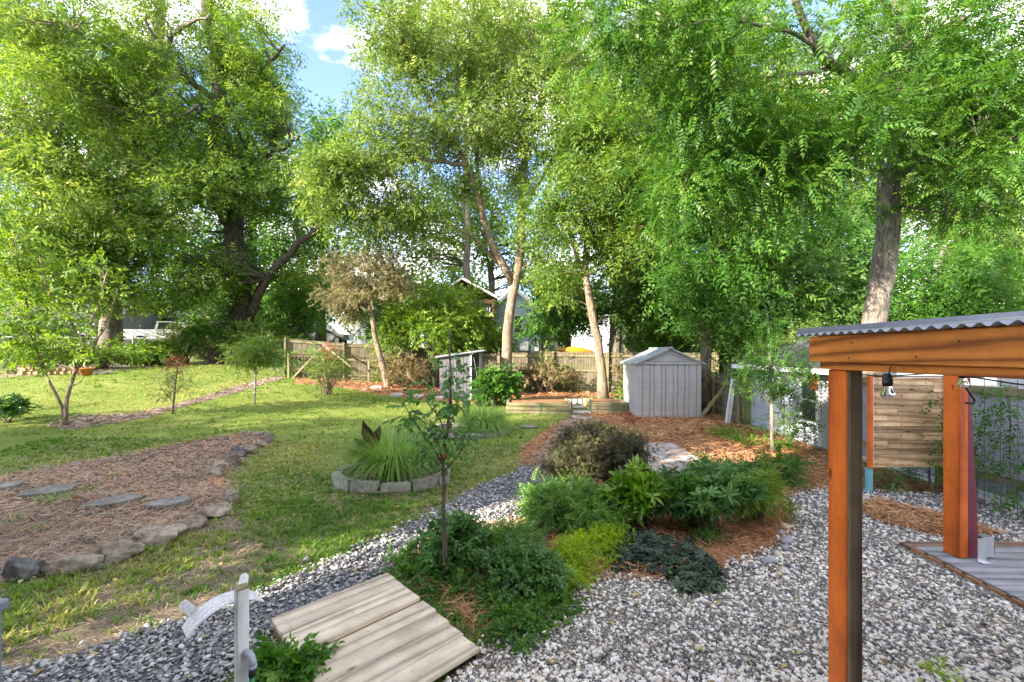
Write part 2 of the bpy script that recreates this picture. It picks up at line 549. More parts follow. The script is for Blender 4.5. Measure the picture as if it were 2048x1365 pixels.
M['slate_bits'] = mat_rnd('slate_bits', [(0, (.13, .13, .135)), (.45, (.34, .34, .34)), (.8, (.54, .53, .51)), (1, (.66, .62, .55))], .6)
M['pebble_bits'] = mat_rnd('pebble_bits', [(0, (.08, .085, .095)), (.12, (.19, .195, .21)), (.22, (.30, .30, .31)), (.30, (.30, .16, .10)), (.38, (.54, .43, .32)), (.6, (.76, .68, .57)), (1, (.89, .86, .80))], .65)
M['gravel_base'] = mat_gravel('gravel_base', [(0, (.05, .055, .06)), (.6, (.17, .18, .195)), (1, (.34, .34, .34))], 32)
M['pebble_base'] = mat_gravel('pebble_base', [(0, (.09, .08, .07)), (.5, (.34, .30, .25)), (1, (.60, .54, .46))], 60)
M['straw_base'] = mat_noise('straw_base', [(.3, (.15, .07, .036)), (.5, (.33, .165, .08)), (.7, (.46, .26, .14))], 14, .9, .8, .03, 8, fine=60)
M['mulch_base'] = mat_noise('mulch_base', [(.3, (.10, .075, .055)), (.5, (.22, .165, .12)), (.72, (.42, .34, .26))], 3.5, .95, .8, .03, 8, fine=50)
M['rock'] = mat_noise('rock', [(.25, (.11, .09, .07)), (.5, (.26, .215, .165)), (.75, (.42, .36, .29))], 7, .85, .9, .04, 9, vary=.25, fine=22)
M['rock_dark'] = mat_noise('rock_dark', [(.25, (.05, .052, .055)), (.5, (.115, .115, .12)), (.75, (.23, .22, .21))], 5, .85, .9, .04, 9, fine=22)
M['rock_orange'] = mat_noise('rock_orange', [(.25, (.3, .15, .07)), (.5, (.5, .27, .13)), (.75, (.6, .4, .25))], 6, .85, .7, .03, 8)
M['flag'] = mat_noise('flag', [(.3, (.12, .115, .10)), (.5, (.20, .19, .165)), (.7, (.30, .28, .24))], 6, .9, .8, .03, 9, vary=.2, fine=26)
M['river_stone'] = mat_noise('river_stone', [(.3, (.22, .23, .25)), (.7, (.38, .38, .4))], 6, .6, .1, .01, 4, vary=.25)
M['river_tan'] = mat_noise('river_tan', [(.3, (.5, .42, .3)), (.7, (.62, .54, .42))], 6, .6, .1, .01, 4)
M['paver'] = mat_noise('paver', [(.3, (.30, .29, .27)), (.55, (.44, .43, .41)), (.75, (.56, .55, .53))], 3, .85, .3, .01, 8, vary=.22, fine=45)
M['planter_block'] = mat_noise('planter_block', [(.3, (.24, .22, .2)), (.7, (.48, .44, .4))], 6, .9, .6, .02, 8, vary=.2, fine=35)
M['white_block'] = mat_noise('white_block', [(.3, (.34, .32, .28)), (.7, (.52, .49, .44))], 6, .9, .4, .02, 8, vary=.12)
M['cedar'] = mat_wood('cedar', (.42, .10, .014), (.76, .24, .042), 20, .5, .12, True, bump=.12, fine_w=.6, lines=.6)
M['cedar_post'] = mat_wood('cedar_post', (.55, .085, .011), (.80, .175, .026), 5, .5, .06, True, bump=.08, fine_w=.8)
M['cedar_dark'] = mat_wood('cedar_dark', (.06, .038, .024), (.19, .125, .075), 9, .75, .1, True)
M['deck_wood'] = mat_wood('deck_wood', (.44, .36, .26), (.70, .60, .46), 9, .75, .14, True, bump=.3)
M['skirt_wood'] = mat_wood('skirt_wood', (.16, .09, .05), (.30, .18, .1), 9, .75, .1, True)
M['fence_wood'] = mat_wood('fence_wood', (.10, .083, .062), (.215, .18, .135), 11, .85, .25, True, stain=(.15, .15, .07))
M['fence_rail'] = mat_wood('fence_rail', (.15, .12, .07), (.31, .26, .16), 11, .85, .12, True, stain=(.2, .2, .09))
M['reclaimed'] = mat_wood('reclaimed', (.45, .245, .105), (.80, .55, .32), 12, .8, .34, True, bump=.3)
M['timber'] = mat_wood('timber', (.17, .14, .08), (.32, .27, .165), 9, .85, .12, True, stain=(.2, .21, .08))
M['maroon'] = mat_plain('maroon', (.16, .018, .035), .4)
M['turquoise'] = mat_plain('turquoise', (.18, .45, .50), .6)
M['tile_grey'] = mat_wood('tile_grey', (.19, .20, .22), (.33, .34, .36), 10, .6, .08, False, bump=.15)
M['tile_brown'] = mat_wood('tile_brown', (.16, .09, .065), (.27, .17, .13), 10, .6, .08, False)
M['tile_edge'] = mat_wood('tile_edge', (.3, .12, .05), (.46, .21, .1), 10, .6, .08, False)
M['zinc'] = mat_noise('zinc', [(.3, (.27, .28, .30)), (.7, (.42, .43, .45))], 5, .42, .05, .005, 4, .6, .5)
M['roof_metal'] = mat_noise('roof_metal', [(.3, (.17, .18, .21)), (.7, (.30, .31, .35))], 3, .42, .04, .005, 4, .5, .5)
M['galv'] = mat_plain('galv', (.55, .56, .58), .35, .85)
M['black'] = mat_plain('black_plastic', (.02, .02, .022), .5)
M['bulb_glass'] = mat_glass('bulb_glass', (1, .97, .92))
M['filament'] = mat_plain('filament', (.75, .42, .15), .4, .3)
M['siding_grey'] = mat_noise('siding_grey', [(.3, (.40, .42, .46)), (.7, (.50, .52, .56))], 2.0, .6, .05, .005, 5, vary=.05)
M['garage_siding'] = mat_noise('garage_siding', [(.3, (.40, .42, .46)), (.7, (.50, .52, .56))], 1.6, .6, .05, .005, 5, vary=.05)
M['siding_blue'] = mat_noise('siding_blue', [(.3, (.36, .44, .54)), (.7, (.46, .54, .63))], 2.0, .6, .05, .005, 5)
M['siding_white'] = mat_noise('siding_white', [(.3, (.55, .57, .6)), (.7, (.66, .67, .69))], 1.6, .6, .05, .005, 5, vary=.04)
M['trim_white'] = mat_plain('trim_white', (.78, .78, .77), .5)
M['panel_grey'] = mat_noise('panel_grey', [(.3, (.27, .295, .33)), (.7, (.38, .40, .44))], 1.5, .6, .08, .005, 5, vary=.06)
M['panel_dark'] = mat_noise('panel_dark', [(.3, (.10, .105, .12)), (.7, (.16, .165, .18))], 1.5, .7, .05, .005, 5)
M['shed_resin'] = mat_noise('shed_resin', [(.3, (.36, .355, .345)), (.55, (.44, .43, .415)), (.75, (.52, .50, .475))], 1.7, .55, .1, .005, 7, vary=.04, fine=40)
M['shed_roof'] = mat_noise('shed_roof', [(.3, (.22, .26, .27)), (.7, (.36, .40, .40))], 2.0, .6, .1, .01, 6)
M['tool_shed'] = mat_noise('tool_shed', [(.3, (.09, .09, .10)), (.7, (.16, .155, .165))], 2.2, .6, .1, .005, 6, vary=.08)
M['shingle'] = mat_noise('shingle', [(.3, (.045, .045, .05)), (.7, (.11, .108, .11))], 7, .9, .4, .02, 7, vary=.15, fine=40)
M['shingle_tan'] = mat_noise('shingle_tan', [(.3, (.27, .24, .19)), (.7, (.42, .38, .31))], 5, .9, .3, .02, 6, fine=30)
M['window_dark'] = mat_plain('window_dark', (.035, .042, .05), .08, 0, .7)
M['dark_wood'] = mat_wood('dark_wood', (.03, .018, .012), (.09, .05, .03), 8, .7, .1, False)
M['white_paint'] = mat_wood('white_paint', (.60, .585, .57), (.76, .75, .74), 8, .6, .05, False, bump=.15)
M['plastic_white'] = mat_noise('plastic_white', [(.3, (.62, .61, .62)), (.7, (.76, .75, .75))], 5, .45, .05, .004, 6, fine=70)
M['pvc_grey'] = mat_plain('pvc_grey', (.36, .39, .46), .4)
M['hose_green'] = mat_plain('hose_green', (.012, .22, .06), .4)
M['cabinet'] = mat_noise('cabinet', [(.3, (.17, .19, .235)), (.7, (.235, .255, .30))], 2.5, .45, .05, .004, 5, .2)
M['tape_orange'] = mat_plain('tape_orange', (.85, .12, .01), .5)
M['terracotta'] = mat_plain('terracotta', (.55, .17, .05), .7)
M['brick_block'] = mat_noise('brick_block', [(.3, (.34, .19, .10)), (.7, (.5, .36, .22))], 4, .9, .3, .02, 6, vary=.25)
M['kayak'] = mat_plain('kayak', (.62, .27, .03), .4)
M['car_white'] = mat_plain('car_white', (.75, .76, .78), .25, 0, .6)
M['car_dark'] = mat_plain('car_dark', (.02, .03, .06), .25, 0, .6)
M['car_silver'] = mat_plain('car_silver', (.38, .4, .44), .3, .3, .6)
M['tyre'] = mat_plain('tyre', (.015, .015, .016), .8)
M['tail_red'] = mat_plain('tail_red', (.5, .01, .01), .2)
M['wire'] = mat_plain('wire', (.16, .16, .165), .5, .6)
M['wire_pale'] = mat_plain('wire_pale', (.45, .45, .45), .5, .6)
M['stake_teal'] = mat_plain('stake_teal', (.05, .22, .21), .5)
M['flower'] = mat_leaf('flower', (.45, .12, .10), (.6, .2, .17), (.7, .35, .3), .3)

def ground_mat():
    m, n, l, b = _mat('lawn')
    tc = n.new('ShaderNodeTexCoord')
    a = n.new('ShaderNodeAttribute'); a.attribute_name = 'bare'
    big = _noise(n, l, tc.outputs['Object'], .55, 5, .6)
    fine = _noise(n, l, tc.outputs['Object'], 16, 7, .7)
    mid = _noise(n, l, tc.outputs['Object'], 3.5, 6, .65)
    g = _ramp(n, [(.28, (.085, .145, .026)), (.5, (.175, .23, .05)), (.72, (.345, .335, .115))])
    l.new(_mixc(n, l, .5, big.outputs[0], fine.outputs[0]), g.inputs[0])
    d = _ramp(n, [(.3, (.10, .078, .055)), (.55, (.20, .16, .115)), (.75, (.33, .28, .21))])
    l.new(_mixc(n, l, .6, mid.outputs[0], fine.outputs[0]), d.inputs[0])
    ms = n.new('ShaderNodeMath'); ms.operation = 'ADD'
    sc = n.new('ShaderNodeMath'); sc.operation = 'MULTIPLY_ADD'
    l.new(mid.outputs[0], sc.inputs[0]); sc.inputs[1].default_value = 1.2; sc.inputs[2].default_value = -.6
    l.new(a.outputs['Fac'], ms.inputs[0]); l.new(sc.outputs[0], ms.inputs[1])
    rr = _ramp(n, [(.38, (0, 0, 0)), (.62, (1, 1, 1))]); l.new(ms.outputs[0], rr.inputs[0])
    l.new(_mixc(n, l, rr.outputs[0], g.outputs[0], d.outputs[0]), b.inputs['Base Color'])
    b.inputs['Roughness'].default_value = .95; b.inputs['Specular IOR Level'].default_value = .1
    _bump(n, l, fine.outputs[0], .9, .05, b)
    return m
M['lawn'] = ground_mat()

# ------------------------------------------------------------------ the ground and its beds
def gp(*pts):
    """outline on the ground; (px, py) photo pixels, or ('w', x, y) in metres"""
    out = []
    for p in pts:
        if p[0] == 'w': out.append((p[1], p[2]))
        else:
            q = ground_at(*p); out.append((q[0], q[1]))
    return np.array(out)

POLY = {}
POLY['mulch'] = gp((-120, 985), (0, 960), (100, 938), (195, 922), (306, 902), (417, 880), (500, 866), (540, 872), (530, 892), (492, 910), (462, 935), (440, 962), (468, 985), (462, 1010), (400, 1050), (330, 1085), (230, 1125), (130, 1155), (0, 1172), (-140, 1190))
POLY['path'] = gp(('w', -3.3, 2.3), (0, 1352), (130, 1320), (250, 1275), (330, 1255), (420, 1222), (520, 1186), (600, 1150), (690, 1110), (790, 1062), (900, 1008), (960, 972), (1030, 946), (1075, 905), (1110, 860), (1140, 832), (1185, 832), (1210, 870), (1215, 930), (1180, 985), (1100, 1030), (1050, 1060), (900, 1075), (840, 1110), (790, 1160), (640, 1230), (560, 1290), (470, 1365), ('w', -1.2, 2.0))
POLY['pebble'] = gp(('w', -.55, 1.9), (870, 1365), (960, 1290), (1020, 1265), (1080, 1235), (1150, 1180), (1230, 1150), (1330, 1165), (1430, 1165), (1470, 1120), (1540, 1095), (1585, 1050), (1560, 1005), (1600, 985), (1660, 978), (1740, 985), (1890, 992), (2048, 1010), ('w', 9.0, 6.4), ('w', 9.0, 1.0), ('w', -.2, 1.0))
POLY['straw_front'] = gp((800, 1140), (850, 1090), (950, 1058), (1060, 1045), (1120, 1010), (1180, 965), (1260, 950), (1440, 950), (1560, 985), (1580, 1030), (1575, 1070), (1530, 1110), (1440, 1140), (1400, 1165), (1200, 1165), (1130, 1200), (1060, 1265), (985, 1290), (960, 1265))
POLY['straw_back'] = gp((1040, 935), (1045, 900), (1090, 862), (1140, 835), (1185, 826), (1256, 826), (1420, 830), (1500, 858), (1650, 903), ('w', 7.0, 8.0), ('w', 6.9, 6.9), (1740, 988), (1650, 985), (1560, 1000), (1440, 955), (1300, 952), (1200, 960), (1100, 960))
POLY['straw_fence'] = gp((590, 768), (680, 775), (760, 790), (850, 800), (960, 808), (1020, 800), (1150, 796), (1250, 796), ('w', 4.5, 19.8), ('w', 0, 20.1), ('w', -5.5, 21.2), ('w', -10.2, 20.8))
POLY['straw_right'] = gp((1728, 1020), (1760, 1010), (1830, 1030), (1900, 1050), (1990, 1075), (1880, 1080), (1800, 1062), (1745, 1040))
POLY['swale'] = gp((90, 850), (160, 832), (260, 828), (330, 815), (400, 795), (500, 765), (560, 752), (575, 758), (470, 788), (380, 812), (300, 836), (210, 850), (130, 862))
POLY['bed_left'] = gp((-60, 760), (60, 752), (240, 742), (400, 728), (520, 735), (560, 745), ('w', -11.5, 23.5), ('w', -30, 24.5))

BARE = [POLY['mulch'], POLY['path'], POLY['pebble'], POLY['straw_front'], POLY['straw_back'], POLY['straw_fence'], POLY['swale'], POLY['bed_left']]
def bare(x, y):
    """how worn the lawn is, 0 green to 1 soil"""
    b = vnoise(x * .9 + 3, y * .9, 5) * .6 + vnoise(x * 2.6, y * 2.6, 8) * .4
    near = np.clip(1 - (y - 4.0) / 5.5, 0, 1)
    v = b * .36 + near * .20 * (.4 + b)
    d = edge_dist(x, y, POLY['mulch'])
    v = v + .24 * np.exp(-(d / .35) ** 2)
    d = edge_dist(x, y, POLY['path'])
    return v + .10 * np.exp(-(d / .4) ** 2)

def axis(lo, a, b, hi, step, grow=1.12):
    mid = list(np.arange(a, b, step))
    s = step; x = mid[-1]; up = []
    while x < hi:
        s *= grow; x += s; up.append(x)
    s = step; x = mid[0]; dn = []
    while x > lo:
        s *= grow; x -= s; dn.append(x)
    return np.array(dn[::-1] + mid + up)

def grid_sheet(name, xs, ys, mat, mask=None, dz=None, attr=None):
    X, Y = np.meshgrid(xs, ys)
    Z = terrain(X, Y)
    if dz is not None: Z = Z + dz(X, Y)
    v = np.stack([X, Y, Z], -1).reshape(-1, 3)
    nx, ny = len(xs), len(ys)
    i = np.arange(nx * ny).reshape(ny, nx)
    f = np.stack([i[:-1, :-1], i[:-1, 1:], i[1:, 1:], i[1:, :-1]], -1).reshape(-1, 4)
    if mask is not None:
        mk = mask(X, Y)
        keep = mk.ravel()[f].any(1)
        f = f[keep]
        used = np.unique(f); remap = np.full(nx * ny, -1); remap[used] = np.arange(len(used))
        v = v[used]; f = remap[f]
    me = np_mesh(name, v, f, mat, smooth=True)
    if attr is not None:
        a = me.attributes.new('bare', 'FLOAT', 'POINT')
        a.data.foreach_set('value', attr(v[:, 0], v[:, 1]).astype(np.float32))
    return me

XS = axis(-320, -13, 8, 320, .15, 1.11); YS = axis(-120, 1.5, 15, 500, .15, 1.09)
link('ground', grid_sheet('ground', XS, YS, M['lawn'], attr=lambda x, y: np.where(y < 45, bare(x, y) + .16 * np.clip((11 - y) / 4.0, 0, 1), .2)), kind='structure',
     label='mown lawn with worn bare patches across the sloping yard')

def sheet(name, key, mat, lift, label, step=.07, rough=.0):
    poly = POLY[key]
    lo = poly.min(0) - .2; hi = poly.max(0) + .2
    def dz(X, Y):
        ins = in_poly(X, Y, poly); d = edge_dist(X, Y, poly)
        s = np.where(ins, d, -d) + (vnoise(X * 5, Y * 5, 11) - .5) * .12
        return np.clip(s * .25, -.03, lift) + rough * (vnoise(X * 7, Y * 7, 4) - .5) * (s > .05)
    def mask(X, Y): return in_poly(X, Y, poly) | (edge_dist(X, Y, poly) < .1)
    me = grid_sheet(name, np.arange(lo[0], hi[0], step), np.arange(lo[1], hi[1], step), mat, mask, dz)
    return link(name, me, kind='structure', label=label)

sheet('straw_bed', 'straw_back', M['straw_base'], .022, 'pine straw bed sloping from the resin shed to the gravel', .09, .03)
sheet('straw_bed', 'straw_front', M['straw_base'], .026, 'pine straw bed under the shrubs beside the wooden step', .07, .03)
sheet('straw_bed', 'straw_fence', M['straw_base'], .03, 'pine straw strip along the back fence', .16, .04)
sheet('straw_bed', 'straw_right', M['straw_base'], .04, 'small pine straw heap in the gravel behind the orange post', .06, .05)
sheet('mulch_bed', 'mulch', M['mulch_base'], .03, 'brown mulch bed edged with fieldstones', .07, .04)
sheet('soil_strip', 'swale', M['mulch_base'], .02, 'narrow soil swale crossing the lawn', .1, .04)
sheet('soil_strip', 'bed_left', M['mulch_base'], .02, 'planting bed in front of the chain link fence', .25, .05)
sheet('gravel_path', 'path', M['gravel_base'], .030, 'blue grey slate gravel path winding past the wooden step', .06, .015)
sheet('pebble_yard', 'pebble', M['pebble_base'], .036, 'pale pea gravel area around the orange posts', .08, .015)

# ------------------------------------------------------------------ loose ground stuff
def scatter(tv, tf, pos, X, Z, scale, rnd=None):
    """copies of a template; X: local x axis, Z: approximate local z axis"""
    N = len(pos); k = len(tv)
    X = unit(X); Yv = unit(np.cross(Z, X)); Zv = np.cross(X, Yv)
    s = np.asarray(scale, float)
    if s.ndim == 1: s = np.repeat(s[:, None], 3, 1)
    t = tv[None] * s[:, None, :]
    v = pos[:, None] + t[..., 0:1] * X[:, None] + t[..., 1:2] * Yv[:, None] + t[..., 2:3] * Zv[:, None]
    f = (tf[None] + (np.arange(N) * k)[:, None, None]).reshape(-1, tf.shape[1])
    r = np.repeat(rnd, len(tf)) if rnd is not None else None
    return v.reshape(-1, 3), f, r

def merge(parts):
    vs, fs, rs, n = [], [], [], 0
    for v, f, r in parts:
        vs.append(v); fs.append(f + n); n += len(v)
        if r is not None: rs.append(r)
    return np.vstack(vs), np.vstack(fs), (np.concatenate(rs) if rs else None)

def ico():
    t = (1 + 5 ** .5) / 2
    v = np.array([(-1,t,0),(1,t,0),(-1,-t,0),(1,-t,0),(0,-1,t),(0,1,t),(0,-1,-t),(0,1,-t),(t,0,-1),(t,0,1),(-t,0,-1),(-t,0,1)], float)
    f = np.array([(0,11,5),(0,5,1),(0,1,7),(0,7,10),(0,10,11),(1,5,9),(5,11,4),(11,10,2),(10,7,6),(7,1,8),(3,9,4),(3,4,2),(3,2,6),(3,6,8),(3,8,9),(4,9,5),(2,4,11),(6,2,10),(8,6,7),(9,8,1)])
    return unit(v), f
ICO_V, ICO_F = ico()
OCT_V = np.array([(1,0,0),(-1,0,0),(0,1,0),(0,-1,0),(0,0,1),(0,0,-1)], float)
OCT_F = np.array([(0,2,4),(2,1,4),(1,3,4),(3,0,4),(2,0,5),(1,2,5),(3,1,5),(0,3,5)])

def in_frame(x, y, z, margin=60):
    px = CX + x / y * F; py = CY + (EYE - z) / y * F
    return (px > -margin) & (px < 2048 + margin) & (py < 1365 + margin * 1.5) & (y > .6)

def poly_points(poly, density, rng, frame=True):
    lo = poly.min(0); hi = poly.max(0)
    n = int((hi - lo).prod() * density)
    p = lo + rng.random((n, 2)) * (hi - lo)
    p = p[in_poly(p[:, 0], p[:, 1], poly)]
    if frame: p = p[in_frame(p[:, 0], p[:, 1], terrain(p[:, 0], p[:, 1]))]
    return p

def stones(name, poly, mat, label, near, dens_near, dens_far, smin, smax, flat, tone, smooth, far_scale=1.35):
    rng = np.random.default_rng(len(name) + 5)
    parts = []
    p = poly_points(poly, dens_near, rng)
    keep = (p[:, 1] < near) | (rng.random(len(p)) < dens_far / dens_near)
    p = p[keep]
    ed = edge_dist(p[:, 0], p[:, 1], poly)
    p = p[(ed > .05) | (rng.random(len(p)) < .6)]
    p = p + rng.normal(0, .03, p.shape)
    p = p[~((p[:, 0] > 4.30) & (p[:, 1] > 1.9) & (p[:, 1] < 5.02) & (p[:, 0] < 7.5))]
    sv = (p - np.array([-1.18, 4.11])) @ np.array([.716, -.698]); su = (p - np.array([-1.18, 4.11])) @ np.array([-.705, -.709])
    p = p[~((sv > .0) & (sv < 1.37) & (su > .0) & (su < .99))]
    isnear = p[:, 1] < near
    for k in range(4):
        for tv, tf, sel in ((ICO_V, ICO_F, isnear), (OCT_V, OCT_F, ~isnear)):
            q = p[sel][k::4]
            if not len(q): continue
            n = len(q)
            t = tv * (1 + .28 * np.random.default_rng(k).normal(size=(len(tv), 1))) * np.array([1, .72, flat])
            s = smin + (smax - smin) * rng.random(n) ** 2.6
            if tv is OCT_V: s = s * far_scale
            z = terrain(q[:, 0], q[:, 1]) + .032 + s * .18 + rng.random(n) * .008
            a = rng.random(n) * 6.283
            X = np.stack([np.cos(a), np.sin(a), rng.normal(0, .25, n)], -1)
            Z = np.stack([rng.normal(0, .3, n), rng.normal(0, .3, n), np.ones(n)], -1)
            parts.append(scatter(t, tf, np.column_stack([q, z]), X, Z, s, tone(q, rng)))
    v, f, r = merge(parts)
    return link(name, np_mesh(name, v, f, mat, r, smooth), kind='stuff', label=label)

def tone_slate(q, rng):
    cream = np.exp(-(((q[:, 0] + .1) / .75) ** 2 + ((q[:, 1] - 5.75) / .5) ** 2))  # cream gravel here; its sunlit patch is put into the chip colour
    r = np.clip(rng.normal(.45, .27, len(q)), 0, .96)
    return np.where(rng.random(len(q)) < cream * .85, .97, r)
def tone_pebble(q, rng):
    grey = np.clip((q[:, 1] - 3.2) / 3.0, 0, 1) * np.clip((q[:, 0] - .2) / 2.5, 0, 1)
    grey = np.clip(grey + (vnoise(q[:, 0] * 1.2, q[:, 1] * 1.2, 6) - .5) * .5, 0, 1)
    r = .26 + .74 * rng.random(len(q)) ** .5
    return np.where(rng.random(len(q)) < .10 + grey * .36, rng.random(len(q)) * .23, r)
stones('slate_gravel', POLY['path'], M['slate_bits'], 'loose blue grey slate chips covering the path', 3.6, 2000, 950, .009, .028, .42, tone_slate, False)
stones('pea_gravel', POLY['pebble'], M['pebble_bits'], 'loose white and grey rounded pea gravel', 3.0, 4000, 1850, 0.006, .026, .62, tone_pebble, True, 1.2)

# needles and mulch litter
def litter(name, poly, mat, label, dens, length, width, curve, lift, far_thin=True, seed=1):
    rng = np.random.default_rng(seed)
    p = poly_points(poly, dens, rng)
    if far_thin:
        p = p[rng.random(len(p)) < np.clip(6.0 / p[:, 1], .12, 1)]
    p = p + rng.normal(0, .05, p.shape)
    n = len(p)
    tv = np.array([(-.5, -.5, 0), (-.5, .5, 0), (0, -.5, .5), (0, .5, .5), (.5, .5, 0), (.5, -.5, 0)], float)
    tf = np.array([(0, 2, 3, 1), (2, 5, 4, 3)])
    a = rng.random(n) * 6.283
    X = np.stack([np.cos(a), np.sin(a), rng.normal(0, .28, n)], -1)
    Z = np.stack([rng.normal(0, .5, n), rng.normal(0, .5, n), np.ones(n)], -1)
    L = length * (.5 + rng.random(n))
    wide = width * np.clip(p[:, 1] / 4.0, 1, 3.0)
    z = terrain(p[:, 0], p[:, 1]) + lift + rng.random(n) ** 2 * .05
    v, f, r = scatter(tv, tf, np.column_stack([p, z]), X, Z, np.stack([L, wide, L * curve], -1), np.clip(.35 * rng.random(n) + .75 * vnoise(p[:, 0]*1.6, p[:, 1]*1.6, seed) * rng.random(n) ** .5 + .12, 0, 1))
    return link(name, np_mesh(name, v, f, mat, r), kind='stuff', label=label)
litter('pine_straw', POLY['straw_front'], M['straw'], 'fallen pine needles between the shrubs', 900, .19, .0045, .12, .03, seed=2)
litter('pine_straw', POLY['straw_back'], M['straw'], 'fallen pine needles on the slope below the shed', 420, .2, .006, .12, .03, seed=3)
litter('pine_straw', POLY['straw_fence'], M['straw'], 'fallen pine needles along the back fence', 90, .25, .012, .12, .04, seed=4)
litter('pine_straw', POLY['straw_right'], M['straw'], 'loose heap of pine needles in the gravel', 2500, .25, .006, .2, .05, seed=5)
litter('mulch_litter', POLY['mulch'], M['mulch_bits'], 'shredded bark and dry needles on the mulch bed', 1200, .09, .0052, .14, .035, seed=6)
litter('mulch_litter', POLY['swale'], M['mulch_bits'], 'dry leaf litter in the swale', 320, .10, .008, .1, .03, seed=7)

litter('pine_straw', POLY['mulch'], M['straw'], 'reddish needles scattered over the mulch bed', 130, .17, .0042, .14, .04, seed=8)
POLY['near_lawn'] = np.array([(-6.5, 2.4), (-.6, 3.6), (1.2, 6.6), (1.6, 10.5), (-10.5, 10.5), (-9.0, 6.0)])
def thatch():
    rng = np.random.default_rng(77)
    p = poly_points(POLY['near_lawn'], 900, rng)
    p = p[rng.random(len(p)) < np.clip(4.5 / p[:, 1], .15, 1)]
    for q in BARE: p = p[~(in_poly(p[:, 0], p[:, 1], q))]
    n = len(p); a = rng.random(n) * 6.283
    tv = np.array([(-.5, -.5, 0), (-.5, .5, 0), (.5, .2, .25), (.5, -.2, .25)], float)
    X = np.stack([np.cos(a), np.sin(a), rng.normal(0, .2, n)], -1)
    Z = np.stack([rng.normal(0, .4, n), rng.normal(0, .4, n), np.ones(n)], -1)
    L = .05 + .07 * rng.random(n); w = .0035 * np.clip(p[:, 1] / 4, 1, 2.5)
    z = terrain(p[:, 0], p[:, 1]) + .006 + .012 * rng.random(n)
    v, f, r = scatter(tv, np.array([(0, 3, 2, 1)]), np.column_stack([p, z]), X, Z, np.stack([L, w, L * .3], -1), rng.random(n))
    link('lawn_thatch', np_mesh('lawn_thatch', v, f, M['thatch'], r), kind='stuff', label='dry tan thatch lying between the lawn tufts')

def tuft_template(nb, seed, h=1.0):
    rng = np.random.default_rng(seed)
    vs, fs = [], []
    for i in range(nb):
        a = rng.random() * 6.283; r = rng.random() * .35
        d = np.array([math.cos(a), math.sin(a), 0]); s = np.array([-d[1], d[0], 0])
        b = d * r * .6
        H = h * (.55 + .6 * rng.random()); lean = .25 + .75 * rng.random()
        w = .055
        k = len(vs)
        vs += [b - s*w, b + s*w, b + d*lean*.3*H + np.array([0,0,.62*H]) + s*w*.8, b + d*lean*.3*H + np.array([0,0,.62*H]) - s*w*.8, b + d*lean*.85*H + np.array([0,0,.9*H])]
        fs += [(k, k+1, k+2), (k, k+2, k+3), (k+3, k+2, k+4)]
    return np.array(vs), np.array(fs)

def grass():
    rng = np.random.default_rng(21)
    parts = []
    zones = [(-7.5, .6, 2.2, 6.5, 700, .068), (-11, 2.2, 6.5, 10.5, 230, .06), (-17, 3.5, 10.5, 15.5, 60, .06), (-27, 4, 15.5, 23, 20, .08)]
    for zi, (x0, x1, y0, y1, den, hgt) in enumerate(zones):
        n = int((x1 - x0) * (y1 - y0) * den)
        p = np.column_stack([x0 + rng.random(n) * (x1 - x0), y0 + rng.random(n) * (y1 - y0)])
        z = terrain(p[:, 0], p[:, 1])
        keep = in_frame(p[:, 0], p[:, 1], z, 30)
        for q in BARE:
            keep &= ~(in_poly(p[:, 0], p[:, 1], q) & (edge_dist(p[:, 0], p[:, 1], q) > .06))
        b = bare(p[:, 0], p[:, 1]) + (vnoise(p[:, 0]*3.5, p[:, 1]*3.5, 9) - .5) * .6
        keep &= rng.random(n) > np.clip((b - .26) / .40, 0, .9)
        p, z, b = p[keep], z[keep], b[keep]
        for k in range(3):
            q, zz, bb = p[k::3], z[k::3], b[k::3]; m = len(q)
            tv, tf = tuft_template(6 if zi < 2 else 4, 30 + k + zi * 5)
            s = hgt * (.55 + .8 * rng.random(m))
            a = rng.random(m) * 6.283
            X = np.stack([np.cos(a), np.sin(a), np.zeros(m)], -1)
            Z = np.stack([rng.normal(0, .15, m), rng.normal(0, .15, m), np.ones(m)], -1)
            dry = np.clip(vnoise(q[:, 0]*.8, q[:, 1]*.8, 14) * .9 + rng.normal(0, .2, m) + .05, 0, 1)
            wide = s * (1.0 + .25 * zi)
            parts.append(scatter(tv, tf, np.column_stack([q, zz - .004]), X, Z, np.stack([wide*1.5, wide*1.5, s], -1), dry))
    v, f, r = merge(parts)
    link('lawn_grass', np_mesh('lawn_grass', v, f, M['blade_grass'], r), kind='stuff', label='short uneven lawn grass, green in shade and yellow in sun')
grass()
thatch()
